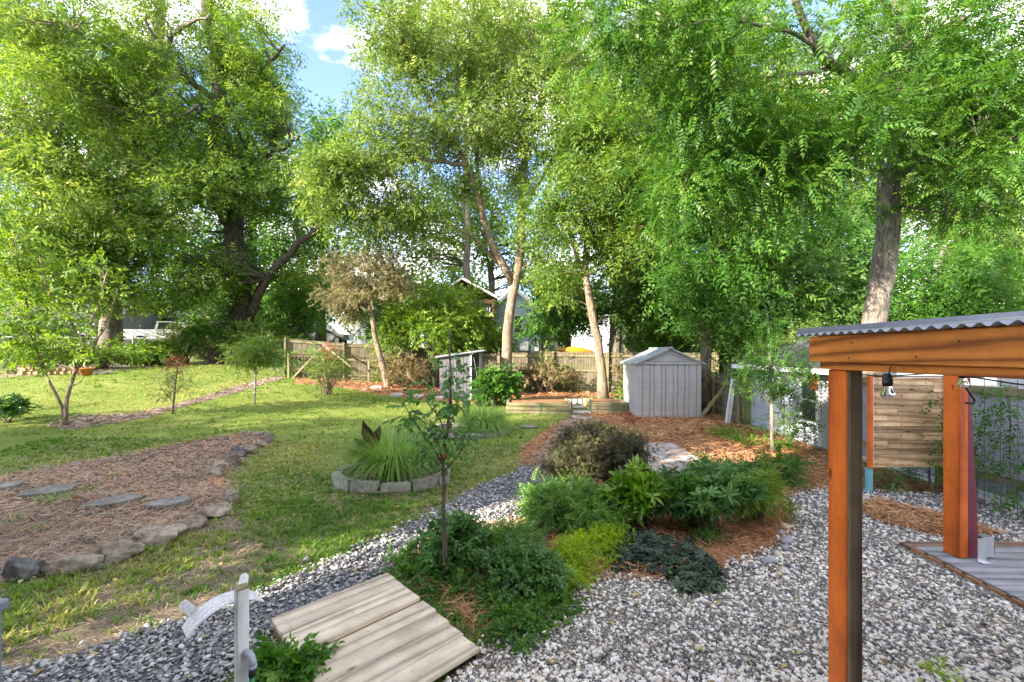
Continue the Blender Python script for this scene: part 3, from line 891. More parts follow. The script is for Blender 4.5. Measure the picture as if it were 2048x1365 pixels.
def fallen_leaves():
    rng = np.random.default_rng(31)
    p = np.column_stack([-7 + 14 * rng.random(900), 2.3 + 9 * rng.random(900) ** 1.4])
    p = p[in_frame(p[:, 0], p[:, 1], terrain(p[:, 0], p[:, 1]))]
    n = len(p); a = rng.random(n) * 6.283
    tv = np.array([(0, 0, 0), (.42, .24, .07), (1, 0, .02), (.42, -.24, .07)], float)
    z = terrain(p[:, 0], p[:, 1]) + .052
    sv = (p - np.array([-1.18, 4.11])) @ np.array([.716, -.698]); su = (p - np.array([-1.18, 4.11])) @ np.array([-.705, -.709])
    keep = ~((sv > -.05) & (sv < 1.42) & (su > -.05) & (su < 1.04)) & ~((p[:, 0] > 4.25) & (p[:, 1] < 5.1))
    p, z, a = p[keep], z[keep], a[keep]; n = len(p)
    X = np.stack([np.cos(a), np.sin(a), rng.normal(0, .15, n)], -1); Z = np.stack([rng.normal(0, .3, n), rng.normal(0, .3, n), np.ones(n)], -1)
    v, f, r = scatter(tv, np.array([(0, 3, 2, 1)]), np.column_stack([p, z]), X, Z, .035 + .05 * rng.random(n), rng.random(n))
    link('leaf_litter', np_mesh('leaf_litter', v, f, M['dry_leaf'], r), kind='stuff', label='dry yellow and brown leaflets fallen on lawn and gravel')
fallen_leaves()

# ------------------------------------------------------------------ buildings
def lap_siding(mb, a, b, z0, z1, course, out, lap=.018):
    """courses of lap siding on the vertical plane through a-b; out: unit normal"""
    a = np.array([a[0], a[1], 0.]); b = np.array([b[0], b[1], 0.]); o = np.array([out[0], out[1], 0.])
    z = z0
    while z < z1 - .01:
        t = min(z + course, z1)
        zz = np.array([0, 0, 1.])
        p = [a + zz*z, b + zz*z, b + zz*z + o*lap, a + zz*z + o*lap, a + zz*t, b + zz*t, b + zz*t + o*.004, a + zz*t + o*.004]
        mb.add(p, [(0,1,2,3), (3,2,6,7), (4,7,6,5), (0,3,7,4), (1,5,6,2)])
        z = t

def window_part(parent, c, w, h, normal, frame_mat, name='window', bars=True):
    """a framed window centred at c on a wall with the given outward normal"""
    n = np.array([normal[0], normal[1], 0.]); s = np.array([-n[1], n[0], 0.]); u = np.array([0, 0, 1.])
    c = np.asarray(c, float)
    pane = MB(); pane.bar(c - s*w/2 + n*.03, c + s*w/2 + n*.03, h, .02, up=n)
    fr = MB()
    for sg in (-1, 1):
        fr.bar(c + s*sg*w/2 - u*(h/2+.05) + n*.035, c + s*sg*w/2 + u*(h/2+.05) + n*.035, .09, .06, up=n)
        fr.bar(c - s*(w/2-.045) + u*sg*h/2 + n*.035, c + s*(w/2-.045) + u*sg*h/2 + n*.035, .09, .06, up=n)
    if bars: fr.bar(c - s*(w/2-.045) + n*.045, c + s*(w/2-.045) + n*.045, .05, .05, up=n)
    win = fr.build(name, frame_mat, parent)
    pane.build('pane', M['window_dark'], win)
    return win

def gable_house(name, label, x0, x1, y0, y1, zb, eave, ridge, wall_mat, roof_mat, axis_='y', over=.35, course=.18, windows=(), group=None, trim=None):
    """house with lap siding; ridge along axis_"""
    t = thing(name, label, 'house', ((x0+x1)/2, (y0+y1)/2, zb), group)
    core = MB(); core.box((x0, y0, zb - .5), (x1, y1, eave))
    if axis_ == 'y':
        xm = (x0 + x1) / 2
        core.prism([(x0, y0, eave), (x1, y0, eave), (xm, y0, ridge)], (0, y1 - y0, 0))
    else:
        ym = (y0 + y1) / 2
        core.prism([(x0, y0, eave), (x0, y1, eave), (x0, ym, ridge)], (x1 - x0, 0, 0))
    w = core.build('wall', wall_mat, t)
    sd_ = MB()
    lap_siding(sd_, (x0, y0), (x1, y0), zb, eave, course, (0, -1))
    lap_siding(sd_, (x0, y1), (x0, y0), zb, eave, course, (-1, 0))
    if axis_ == 'y':
        k = int((ridge - eave) / course)
        for i in range(k):
            z = eave + i * course; f = (z + course - eave) / (ridge - eave)
            hw = (x1 - x0) / 2 * (1 - f)
            lap_siding(sd_, (xm - hw, y0), (xm + hw, y0), z, z + course, course, (0, -1))
    sd_.build('siding', wall_mat, t)
    rf = MB(); th = .14
    if axis_ == 'y':
        sl = (ridge - eave) / (xm - x0)
        for sg in (-1, 1):
            xe = xm + sg * ((x1 - x0) / 2 + over); ze = eave - over * sl
            rf.prism([(xm, y0 - over, ridge + .02), (xe, y0 - over, ze + .02), (xe, y0 - over, ze + .02 + th), (xm, y0 - over, ridge + .02 + th)], (0, y1 - y0 + 2 * over, 0))
    else:
        sl = (ridge - eave) / (ym - y0)
        for sg in (-1, 1):
            ye = ym + sg * ((y1 - y0) / 2 + over); ze = eave - over * sl
            rf.prism([(x0 - over, ym, ridge + .02), (x0 - over, ye, ze + .02), (x0 - over, ye, ze + .02 + th), (x0 - over, ym, ridge + .02 + th)], (x1 - x0 + 2 * over, 0, 0))
    roof = rf.build('roof', roof_mat, t)
    fa = MB()
    if axis_ == 'y':
        for sg in (-1, 1):
            xe = xm + sg * ((x1 - x0) / 2 + over); ze = eave - over * sl
            fa.bar((xm, y0 - over - .03, ridge + .05), (xe, y0 - over - .03, ze + .05), .05, .22)
    else:
        ye = y0 - over; ze = eave - over * sl
        fa.bar((x0 - over, ye - .03, ze + .06), (x1 + over, ye - .03, ze + .06), .05, .2)
    fa.build('trim', trim or M['trim_white'], roof)
    for wx, wz, ww, wh in windows:
        window_part(t, (wx, y0, wz), ww, wh, (0, -1), M['trim_white'])
    return t

# unseen house behind the viewpoint; size and white walls set for shade and bounce
def big_block(label, x0, x1, h, y1=-1.2):
    t = thing('house', label, 'house', ((x0+x1)/2, y1, 0))
    b = MB(); b.box((x0, y1 - 8, -.3), (x1, y1, h)); b.build('wall', M['siding_white'], t)
    r = MB()
    ym = y1 - 4
    for sg in (-1, 1):
        ye = ym + sg * 4.3
        r.prism([(x0-.2, ym, h+1.2), (x0-.2, ye, h-.05), (x0-.2, ye, h+.1), (x0-.2, ym, h+1.35)], (x1-x0+.4, 0, 0))
    r.build('roof', M['shingle'], t)
    window_part(t, ((x0+x1)/2, y1, 4.6), 1.2, 1.5, (0, 1), M['trim_white'])
    window_part(t, ((x0+x1)/2 + 2.4, y1, 1.9), 1.2, 1.5, (0, 1), M['trim_white'])
big_block('unseen white house behind the viewpoint, sized to shade the gravel yard', -9.75, 6.0, 8.4)
# blue-grey house behind the fence
h1 = gable_house('blue_house', 'pale blue grey house with white gable trim behind the leaning tree trunk', -1.6, 2.0, 33, 42, .6, 5.4, 6.9, M['siding_blue'], M['shingle_tan'], 'y', .3, .2, windows=((.45, 4.35, .6, 1.3),))
wing = MB(); wing.box((2.0, 34.5, .3), (4.6, 41, 5.25)); wing.build('wing_wall', M['siding_white'], h1)
wr = MB(); wr.prism([(1.7, 33.9, 5.2), (4.9, 33.9, 5.2), (4.9, 38, 6.5), (1.7, 38, 6.5)], (0, 0, .14)); wr.build('wing_roof', M['shingle_tan'], h1)
for k in range(2):
    b = MB(); b.box((.6 + k * .75, 32.3, 2.35), (1.2 + k * .75, 32.7, 3.0)); o_ = b.build('heat_pump', M['siding_white'], h1)
b = MB(); b.box((.35, 32.1, 2.15), (2.1, 32.95, 2.33)); b.build('ledge', M['shingle'], h1)
# dark timber porch gable
pg = thing('timber_porch', 'dark timber gable roof on posts rising above the bright bush', 'porch', (-3.2, 30, .6))
r = MB()
for (xa, za, xb, zb_) in ((-3.3, 7.0, -4.25, 6.35), (-3.3, 7.0, -1.0, 5.75)):
    r.prism([(xa, 29, za), (xb, 29, zb_), (xb, 29, zb_ + .16), (xa, 29, za + .16)], (0, 6, 0))
r.build('roof', M['dark_wood'], pg)
g = MB(); g.prism([(-4.1, 31.5, 6.3), (-1.25, 31.5, 5.75), (-3.3, 31.5, 6.9)], (0, .1, 0)); g.box((-4.1, 31.6, .5), (-1.3, 34.5, 5.72)); g.build('wall', M['dark_wood'], pg)
for x in (-4.1, -3.0, -1.25):
    board('post', (x, 29.3, .4), (x, 29.3, 5.75 if x > -2 else 6.4), .18, .18, M['dark_wood'], pg, up=(0, 1, 0))
board('beam', (-4.2, 29.3, 5.6), (-1.1, 29.3, 5.6), .16, .26, M['dark_wood'], pg)
f_ = MB(); f_.bar((-3.3, 28.95, 7.12), (-1.0, 28.95, 5.87), .05, .12); f_.bar((-3.3, 28.95, 7.12), (-4.25, 28.95, 6.47), .05, .12); f_.build('trim', M['trim_white'], pg)
sc_ = MB()
for i in range(6): sc_.bar((-2.35 + i*.17, 29.6, 4.6), (-2.35 + i*.17, 29.6, 5.45), .09, .03, up=(0, 1, 0))
sc_.build('railing', M['siding_white'], pg)
# grey house behind the resin shed
h3 = gable_house('grey_house', 'long pale grey clapboard house behind the resin shed', 7.3, 16.5, 28, 36, .4, 4.6, 6.2, M['siding_grey'], M['shingle_tan'], 'x', .4, .2, windows=((9.0, 3.2, 1.0, 1.3),))
b = MB(); b.box((7.2, 27.85, .1), (16.6, 28.0, 1.9)); b.build('foundation', M['panel_grey'], h3)
# white houses in the distance left
h4 = gable_house('white_house', 'bright white house seen over the back fence beside the ivy tree', -27.0, -18.6, 50, 58, 1.6, 9.5, 11.5, M['siding_white'], M['shingle'], 'x', .4, .25, windows=((-23.8, 6.0, 1.0, 1.6), (-21.6, 6.0, 1.0, 1.6), (-20.3, 3.6, .9, 1.4)))
h5 = gable_house('white_house', 'small white house with a dark roof behind the leaning trunk', -17.0, -12.8, 46, 52, 1.4, 5.6, 7.4, M['siding_white'], M['shingle'], 'y', .3, .25, windows=((-14.9, 4.2, .9, 1.3),))
h6 = gable_house('grey_house', 'dark grey house behind the multi-stem tree by the frame edge', -48.0, -35.0, 38, 46, 1.6, 4.8, 7.0, M['panel_dark'], M['shingle'], 'x', .4, .22, windows=((-38.0, 3.4, 1.2, 1.2),), trim=M['panel_dark'])
h7 = gable_house('grey_house', 'grey roofed house half hidden behind the left trees', -34.5, -26.5, 44, 52, 1.6, 6.0, 9.0, M['panel_dark'], M['shingle'], 'x', .4, .22, trim=M['panel_dark'])

# ------------------------------------------------------------------ garage along the right edge
GX = 7.0
gar = thing('garage', 'pale grey lap sided garage with a dark shingle roof behind the wire fence', 'garage', (9, 11, 0))
core = MB(); core.box((GX + .03, 9.3, -.2), (11, 12.9, 1.86)); core.prism([(GX + .03, 9.3, 1.86), (11, 9.3, 1.86), (9.0, 9.3, 2.75)], (0, 3.6, 0)); core.build('wall', M['garage_siding'], gar)
for i in range(13):
    z = .02 + i * .142
    a, b_ = (12.88, 9.32)
    if .5 < z < 1.62:
        board('plank', (GX + .012, a, z + .074), (GX + .012, 10.62, z + .074), .024, .15, M['garage_siding'], gar, ch=.004)
        board('plank', (GX + .012, 9.96, z + .074), (GX + .012, b_, z + .074), .024, .15, M['garage_siding'], gar, ch=.004)
    else:
        board('plank', (GX + .012, a, z + .074), (GX + .012, b_, z + .074), .024, .15, M['garage_siding'], gar, ch=.004)
window_part(gar, (GX + .0, 10.29, 1.09), .56, 1.05, (-1, 0), M['trim_white'])
rf = MB()
for sg in (-1, 1):
    xe = 9.0 + sg * 2.35; ze = 1.80
    rf.prism([(9.0, 8.9, 2.82), (xe, 8.9, ze), (xe, 8.9, ze + .07), (9.0, 8.9, 2.89)], (0, 4.35, 0))
groof = rf.build('roof', M['shingle'], gar)
for i in range(9):      # shingle courses on the near slope
    t0 = i / 9.0
    xa = 6.63 + t0 * 2.37; za = 1.875 + t0 * 1.02
    board('shingle_course', (xa + .14, 8.88, za + .058), (xa + .14, 13.27, za + .058), .30, .012, M['shingle'], groof, up=(-.40, 0, .92), ch=.002)
fb = MB(); fb.bar((6.63, 8.88, 1.80), (6.63, 13.27, 1.80), .03, .12); fb.build('fascia', M['trim_white'], gar)
hb = MB(); hb.box((6.88, 9.98, 1.36), (6.985, 10.16, 1.56)); hb.prism([(6.86, 9.96, 1.56), (6.86, 10.18, 1.56), (6.86, 10.07, 1.66)], (.125, 0, 0))
bh = hb.build('birdhouse', M['cedar'], None, label='small tan birdhouse on the garage window frame', cat='birdhouse')

# grey fence panels with a wood rail continuing the line of the garage
wp = thing('panel_fence', 'grey panel fence with wooden rails behind the vines', 'fence', (7.1, 7.8, 0))
PY = [8.98, 8.1, 7.2, 6.3, 5.4, 4.5]
for i in range(5):
    board('panel', (7.14, PY[i] - .01, .86), (7.14, PY[i+1] + .01, .86), .03, 1.5, M['panel_grey'], wp)
    board('post', (7.17, PY[i], -.1), (7.17, PY[i], 1.72), .08, .06, M['fence_rail'], wp, up=(1, 0, 0))
board('rail', (7.07, 8.98, 1.64), (7.07, 4.5, 1.64), .05, .12, M['fence_rail'], wp)
board('rail', (7.07, 8.98, .38), (7.07, 4.5, .38), .05, .10, M['fence_rail'], wp)
board('base_board', (7.10, 8.98, .06), (7.10, 4.5, .06), .05, .10, M['siding_white'], wp)
gable_house('white_building', 'white building wall showing above the grey panel fence', 9.6, 16, 6.6, 8.7, 0, 2.15, 2.5, M['siding_white'], M['shingle'], 'y', .2, .2)

# welded wire fence in front of garage and panels
wf = thing('wire_fence', 'thin welded wire mesh fence along the garage wall', 'fence', (6.75, 9, 0))
wm = MB()
for z in np.arange(.08, 1.25, .10):
    wm.tube([(6.72, 12.7, z + .03), (6.72, 6.9, z), (6.78, 5.0, z)], .0022, 3, False)
for y in np.arange(5.0, 12.75, .075):
    wm.tube([(6.72, y, .02), (6.72, y, 1.24)], .0020, 3, False)
wm.build('mesh', M['wire'], wf)
for y in (12.7, 10.9, 9.0, 7.1, 5.2):
    p_ = MB(); p_.tube([(6.74, y, -.1), (6.74, y, 1.36)], .014, 6); p_.build('post', M['wire'], wf)
# tall trellis panel for the vines
tr = thing('wire_trellis', 'dark wire trellis grid carrying the vines beside the maroon board', 'trellis', (6.55, 5.8, 0))
tm = MB()
for y in np.arange(4.9, 6.75, .2): tm.tube([(6.55, y, .0), (6.55, y, 1.85)], .0045, 4, False)
for z in np.arange(.1, 1.9, .2): tm.tube([(6.55, 4.85, z), (6.55, 6.75, z)], .0035, 4, False)
tm.build('mesh', M['wire'], tr)

# ------------------------------------------------------------------ fences
def picket_fence(label, pts, height, face, post_gap=2.4, bw=.138, posts=True, rails=(.22, .98, 1.66), group='wooden privacy fences'):
    """boards on the far side, rails and posts towards face"""
    t = thing('picket_fence', label, 'fence', (*pts[0], tz(*pts[0])), group)
    f = np.array([face[0], face[1], 0.])
    for (a, b) in zip(pts[:-1], pts[1:]):
        a = np.array(a, float); b = np.array(b, float)
        L = np.linalg.norm(b - a); u = (b - a) / L
        n = int(L / (bw + .008))
        for i in range(n):
            p = a + u * (i + .5) * L / n
            z = tz(*p); hgt = height + random.uniform(-.015, .015)
            board('picket', (p[0], p[1], z + .03), (p[0], p[1], z + .03 + hgt), L / n - .007, .02, M['fence_wood'], t, up=f, ch=.003)
        np_ = max(1, round(L / post_gap))
        for i in range(np_ + 1):
            p = a + u * L * i / np_; z = tz(*p)
            if posts:
                q = p + f[:2] * .085
                board('post', (q[0], q[1], z - .1), (q[0], q[1], z + height + .06), .09, .09, M['fence_rail'], t, up=f, ch=.006)
            if i < np_:
                p2 = a + u * L * (i + 1) / np_; z2 = tz(*p2)
                for h in rails:
                    o_ = f[:2] * .032
                    board('rail', (p[0] + o_[0], p[1] + o_[1], z + h), (p2[0] + o_[0], p2[1] + o_[1], z2 + h), .04, .085, M['fence_rail'], t)
    return t
FB = picket_fence('weathered picket fence behind the timber beds and resin shed', [(-.6, 20.4), (9.4, 20.2)], 1.8, (0, -1))
FL = picket_fence('mossy picket fence with diagonal braces beside the ivy tree', [(-10.75, 20.9), (-5.6, 21.9)], 1.75, (.19, -.98))
FM = picket_fence('picket fence stretch hidden behind the big bright bush', [(-5.6, 21.9), (-.6, 20.4)], 1.75, (-.28, -.96))
FR = picket_fence('leaning picket fence joining the garage corner', [(6.95, 16.6), (6.75, 12.95)], 1.35, (-1, 0), 1.8, rails=(.25, 1.1))
# braces and a lower gate frame on the left fence
gf = thing('brace_frame', 'low mossy timber frame with diagonal braces leaning on the back fence', 'frame', (-10.2, 20.3, tz(-10.2, 20.3)))
for (xa, ya, za, xb, yb, zb_) in ((-10.25, 20.2, -.05, -10.25, 20.2, 1.15), (-8.9, 20.9, 0, -8.9, 20.9, 1.7), (-6.9, 21.2, 0, -6.9, 21.2, 1.0)):
    z = tz(xa, ya); board('post', (xa, ya, z + za), (xb, yb, z + zb_), .09, .09, M['fence_rail'], gf, up=(0, 1, 0))
z = tz(-9.5, 20.5)
board('brace', (-10.1, 20.2, z + .02), (-8.95, 20.8, z + 1.5), .09, .04, M['fence_rail'], gf, up=(0, 1, 0))
board('brace', (-8.8, 20.8, z + 1.5), (-7.5, 20.5, z + .55), .09, .04, M['fence_rail'], gf, up=(0, 1, 0))
board('rail', (-10.25, 20.2, z + 1.12), (-8.9, 20.85, z + 1.12), .04, .09, M['fence_rail'], gf)
board('rail', (-10.25, 20.2, z + .45), (-8.9, 20.85, z + .45), .04, .09, M['fence_rail'], gf)
# two leaning posts by the garage corner
board('leaning_post', (6.35, 13.0, .05), (6.6, 13.1, 1.42), .11, .11, M['white_paint'], None, up=(0, 1, 0), label='pale weathered post leaning against the fence by the garage corner', cat='post')
board('leaning_board', (5.75, 13.6, .1), (6.65, 13.5, 1.3), .1, .045, M['fence_rail'], None, up=(0, 1, 0), label='brown board propped diagonally against the fence by the garage', cat='board')

# chain link fence on the left
cl = thing('chain_link_fence', 'chain link fence with steel posts in front of the white pickup', 'fence', (-22, 26, 1.5))
for px, py in ((-40, 716), (120, 710), (266, 706), (356, 704), (464, 700), (545, 700)):
    g_ = at(px, py, 25.5)
    p_ = MB(); p_.tube([(g_[0], g_[1], tz(g_[0], g_[1]) - .1), (g_[0], g_[1], tz(g_[0], g_[1]) + 1.6)], .04, 7); p_.build('post', M['wire_pale'], cl)
ch = MB()
x0, x1 = -31.0, -13.6
for s in np.arange(x0 - 1.6, x1, .16):
    za = tz(max(s, x0), 25.5)
    ch.tube([(s, 25.5, za + .02), (s + 1.45, 25.5, za + 1.5)], .005, 3, False)
    ch.tube([(s + 1.45, 25.52, za + .02), (s, 25.52, za + 1.5)], .005, 3, False)
ch.tube([(x0, 25.5, tz(x0, 25.5) + 1.52), (x1, 25.5, tz(x1, 25.5) + 1.52)], .02, 5, False)
ch.build('mesh', M['wire_pale'], cl)

# ------------------------------------------------------------------ resin shed
SY = 14.0; SX0, SX1 = 3.99, 6.03; SZ = tz(5, 14) - .02; SE = 1.86; SP = 2.31; SD = 1.75
sh = thing('resin_shed', 'grey resin garden shed with vertical panels and a low gable roof', 'shed', ((SX0+SX1)/2, SY, SZ))
b = MB(); b.box((SX0 + .03, SY + .03, SZ - .1), (SX1 - .03, SY + SD, SE))
xm = (SX0 + SX1) / 2
b.prism([(SX0 + .03, SY + .03, SE), (SX1 - .03, SY + .03, SE), (xm, SY + .03, SP - .02)], (0, SD - .03, 0)); b.build('body', M['shed_resin'], sh)
npan = 11; edges = np.linspace(SX0, SX1, npan + 1)
edges[1:-1] += np.array([(.025 if i % 2 else -.025) for i in range(npan - 1)])
for i in range(npan):
    board('panel', ((edges[i] + edges[i+1]) / 2, SY + .012, SZ - .05), ((edges[i] + edges[i+1]) / 2, SY + .012, SE - .005), edges[i+1] - edges[i] - .014, .036, M['shed_resin'], sh, up=(0, -1, 0), ch=.008)
for i in range(9):
    y = SY + .1 + i * (SD - .2) / 8.0
    board('panel', (SX0 + .012, y, SZ - .05), (SX0 + .012, y, SE - .005), (SD - .2) / 8 - .014, .036, M['shed_resin'], sh, up=(-1, 0, 0), ch=.008)
gt = MB()
gt.prism([(SX0 - .02, SY - .02, SE), (SX1 + .02, SY - .02, SE), (xm, SY - .02, SP)], (0, .05, 0)); gp_ = gt.build('gable', M['shed_resin'], sh)
g2 = MB()
for (xa, za, xb, zb_) in ((SX0 + .32, SE + .09, SX1 - .32, SE + .09), (SX0 + .32, SE + .09, xm, SP - .12), (SX1 - .32, SE + .09, xm, SP - .12)):
    g2.bar((xa, SY - .03, za), (xb, SY - .03, zb_), .03, .03)
g2.bar((SX0 - .02, SY - .035, SE), (SX1 + .02, SY - .035, SE), .03, .05)
g2.build('gable_trim', M['shed_resin'], gp_)
rf = MB(); ov = .10
for sg in (-1, 1):
    xe = xm + sg * ((SX1 - SX0) / 2 + ov); sl = (SP - SE) / ((SX1 - SX0) / 2)
    rf.prism([(xm, SY - .12, SP + .005), (xe, SY - .12, SE - ov * sl + .005), (xe, SY - .12, SE - ov * sl + .05), (xm, SY - .12, SP + .05)], (0, SD + .24, 0))
rf.build('roof', M['shed_roof'], sh)
rc = MB(); rc.box((xm - .07, SY - .14, SP + .02), (xm + .07, SY + SD + .13, SP + .075)); rc.build('ridge_cap', M['shed_roof'], sh)

# ------------------------------------------------------------------ small lean-to tool shed
tsx0, tsx1, tsy = -2.9, -1.66, 17.6
tzb = tz(-2.3, 17.6)
ts = thing('tool_shed', 'small dark grey lean-to tool shed with its open end towards the fence', 'shed', (-2.3, tsy, tzb))
n_ = 9
for i in range(n_):
    x = tsx0 + (i + .5) * (tsx1 - tsx0) / n_
    top = 1.72 + (x - tsx0) * .14
    board('panel', (x, tsy, tzb), (x, tsy, tzb + top), (tsx1 - tsx0) / n_ - .012, .03, M['tool_shed'], ts, up=(0, -1, 0), ch=.006)
b = MB(); b.box((tsx0, tsy + .02, tzb - .05), (tsx0 + .05, tsy + 1.3, tzb + 1.7)); b.box((tsx0, tsy + 1.25, tzb - .05), (tsx1 + .3, tsy + 1.3, tzb + 1.85)); b.build('wall', M['tool_shed'], ts)
for x, y in ((tsx1 + .02, tsy - .02), (tsx1 + .36, tsy + .25), (tsx1 + .36, tsy + 1.2)):
    board('corner_post', (x, y, tzb), (x, y, tzb + 1.92), .07, .05, M['panel_grey'], ts, up=(0, 1, 0))
rf = MB(); rf.prism([(tsx0 - .15, tsy - .15, tzb + 1.71), (tsx1 + .55, tsy - .15, tzb + 1.98), (tsx1 + .55, tsy - .15, tzb + 2.05), (tsx0 - .15, tsy - .15, tzb + 1.78)], (0, 1.6, 0)); rf.build('roof', M['zinc'], ts)
board('shelf', (tsx1 + .1, tsy + .75, tzb + .9), (tsx1 + .38, tsy + .75, tzb + .9), .8, .03, M['dark_wood'], ts)
bk = MB(); bk.lathe([(.02, 0), (.15, 0), (.19, .3), (.17, .3), (.14, .03), (.02, .03)], (tsx1 + .62, tsy + .1, tzb + .02), 14); bk.build('bucket', M['terracotta'], None, label='brown bucket at the open end of the tool shed', cat='bucket', smooth=True)
board('rake_handle', (tsx1 + .45, tsy - .05, tzb), (tsx1 + .12, tsy + .02, tzb + 1.75), .03, .03, M['fence_rail'], None, up=(0, 1, 0), label='long wooden tool handle leaning on the tool shed corner', cat='tool')

# ------------------------------------------------------------------ timber beds and blocks at the back
def timber_bed(label, x0, x1, y, zt, rows=3, hh=.135):
    t = thing('timber_bed', label, 'raised bed', ((x0+x1)/2, y, tz((x0+x1)/2, y)), 'landscape timber beds')
    z = tz((x0+x1)/2, y) - .02
    for i in range(rows):
        board('timber', (x0 + random.uniform(-.02, .02), y, z + hh * (i + .5)), (x1, y, z + hh * (i + .5)), .09, hh - .008, M['timber'], t, ch=.012)
        for x in (x0 + .05, x1 - .05):
            board('timber', (x, y + .06, z + hh * (i + .5)), (x, y + 1.5, z + hh * (i + .5)), .09, hh - .008, M['timber'], t, ch=.012)
    s = MB(); s.box((x0 + .09, y + .05, z + hh * rows - .12), (x1 - .09, y + 1.5, z + hh * rows - .05)); s.build('soil', M['straw_base'], t)
    return t
timber_bed('long weathered timber raised bed beside the tool shed', -.19, 2.05, 14.9, 0)
timber_bed('short weathered timber raised bed touching the resin shed', 2.72, 3.93, 15.0, 0)
for i in range(5):
    x = 2.1 + i * .13 * 1.6
    z = tz(x, 16.8)
    board('wall_block', (x, 16.8, z + .1), (x + .17, 16.8, z + .1), .2, .24, M['white_block'], None, ch=.02, label=['first', 'second', 'third', 'fourth', 'fifth'][i] + ' pale concrete block from the long timber bed in the low row', cat='block', group='concrete blocks between the timber beds')
for i, x in enumerate((.9, 2.0, 2.68, 3.35)):
    s = MB(); s.tube([(x, 14.8, tz(x, 14.8) - .1), (x + .01, 14.8, tz(x, 14.8) + (.5 if i % 2 else .38))], .013, 6)
    s.build('garden_stake', M['stake_teal'] if i != 1 else M['black'], None, label=['teal stake at the middle of the long timber bed', 'black stake at the end of the long timber bed', 'teal stake at the corner of the short timber bed', 'short dark stake against the short timber bed'][i], cat='stake')
# white sill stones at the lawn's far edge
for i, (px, py, w) in enumerate(((752, 779, 22), (792, 794, 26), (836, 797, 24), (876, 800, 20))):
    g_ = ground_at(px, py)
    b = board('edging_block', (g_[0] - w/880*g_[1]/2, g_[1], g_[2] + .06), (g_[0] + w/880*g_[1]/2, g_[1] + .1, g_[2] + .06), .22, .16, M['white_block'], None, ch=.05,
              label=['pale block tilted at the far corner of the lawn', 'first pale edging block of the straw strip', 'second pale edging block of the straw strip', 'pale edging block next to the tool shed'][i], cat='block')

# kayak on the fence line
ky = MB()
prof = []
for i in range(9):
    t_ = i / 8.0; w_ = .30 * math.sin(math.pi * min(max(t_, .03), .97)) ** .6
    c_ = np.array([2.2 + 1.8 * t_, 21.3, 2.36 - .14 * t_])
    prof.append([c_ + np.array([0, math.cos(a) * w_, math.sin(a) * w_ * .7]) for a in np.linspace(0, 2 * math.pi, 10, endpoint=False)])
ky.add(np.array(prof).reshape(-1, 3), [(i*10+k, i*10+(k+1) % 10, (i+1)*10+(k+1) % 10, (i+1)*10+k) for i in range(8) for k in range(10)])
ky.build('kayak', M['kayak'], None, True, label='orange kayak resting upside down behind the picket fence top', cat='kayak')
board('kayak_rack', (2.3, 21.3, 2.05), (4.0, 21.3, 1.98), .5, .08, M['dark_wood'], None, label='dark timber rack under the orange kayak', cat='rack')
for x in (2.5, 3.8): board('rack_post', (x, 21.45, .3), (x, 21.45, 1.98), .09, .09, M['dark_wood'], None, up=(0, 1, 0), label='dark post holding the kayak rack, ' + ('near the forked trunk' if x < 3 else 'near the pale trunk'), cat='post')

# ------------------------------------------------------------------ vehicles beyond the fence
def vehicle(name, label, cat, c, yaw, body_mat, pickup=True, L=5.2):
    t = thing(name, label, cat, c)
    ca, sa = math.cos(yaw), math.sin(yaw); c = np.asarray(c, float)
    def P(x, y, z): return c + np.array([x*ca - y*sa, x*sa + y*ca, z])
    W = 1.85
    if pickup: side = [(-L/2, .45), (L/2, .45), (L/2, 1.0), (L/2 - 1.2, 1.1), (L/2 - 1.9, 1.75), (L/2 - 3.2, 1.78), (L/2 - 3.4, 1.15), (-L/2, 1.15)]
    else: side = [(-L/2, .4), (L/2, .4), (L/2, .85), (L/2 - 1.1, .95), (L/2 - 1.9, 1.42), (-L/2 + 1.0, 1.45), (-L/2 + .2, 1.0), (-L/2, .95)]
    b = MB(); v = [P(x, -W/2, z) for x, z in side]; v2 = P(0, W, 0) - P(0, 0, 0)
    b.prism(v, v2); b.build('body', body_mat, t)
    gl = MB()
    if pickup: gs = [(L/2 - 1.38, 1.18), (L/2 - 1.98, 1.68), (L/2 - 3.1, 1.70), (L/2 - 3.2, 1.18)]
    else: gs = [(L/2 - 1.25, 1.0), (L/2 - 1.95, 1.36), (-L/2 + 1.05, 1.38), (-L/2 + .5, 1.02)]
    gl.prism([P(x, -W/2 - .01, z) for x, z in gs], P(0, W + .02, 0) - P(0, 0, 0)); gl.build('side_window', M['window_dark'], t)
    for sx in (-L/2 + 1.0, L/2 - .95):
        for sy in (-1, 1):
            w_ = MB(); q = P(sx, sy * W/2, .36)
            ax = (P(0, 1, 0) - P(0, 0, 0)) * .11
            w_.tube([q - ax, q + ax], .36, 14); wh = w_.build('wheel', M['tyre'], t)
            r_ = MB(); r_.tube([q - ax * 1.05, q + ax * 1.05], .2, 10); r_.build('rim', M['galv'], wh)
    for sy in (-1, 1):
        l_ = MB(); a_ = P(-L/2 - .01, sy * (W/2 - .1), .78); l_.bar(a_, a_ + np.array([0, 0, .34]), .16, .06, up=P(1, 0, 0) - P(0, 0, 0)); l_.build('tail_light', M['tail_red'], t)
    bp = MB(); bp.bar(P(-L/2 - .06, -W/2, .5), P(-L/2 - .06, W/2, .5), .16, .16); bp.build('bumper', M['galv'], t)
vp = at(345, 690, 33.0)
vehicle('pickup_truck', 'white pickup truck parked beyond the chain link fence', 'truck', (vp[0], 33.0, tz(vp[0], 33)), math.radians(18), M['car_white'])
vp = at(112, 680, 36.0)
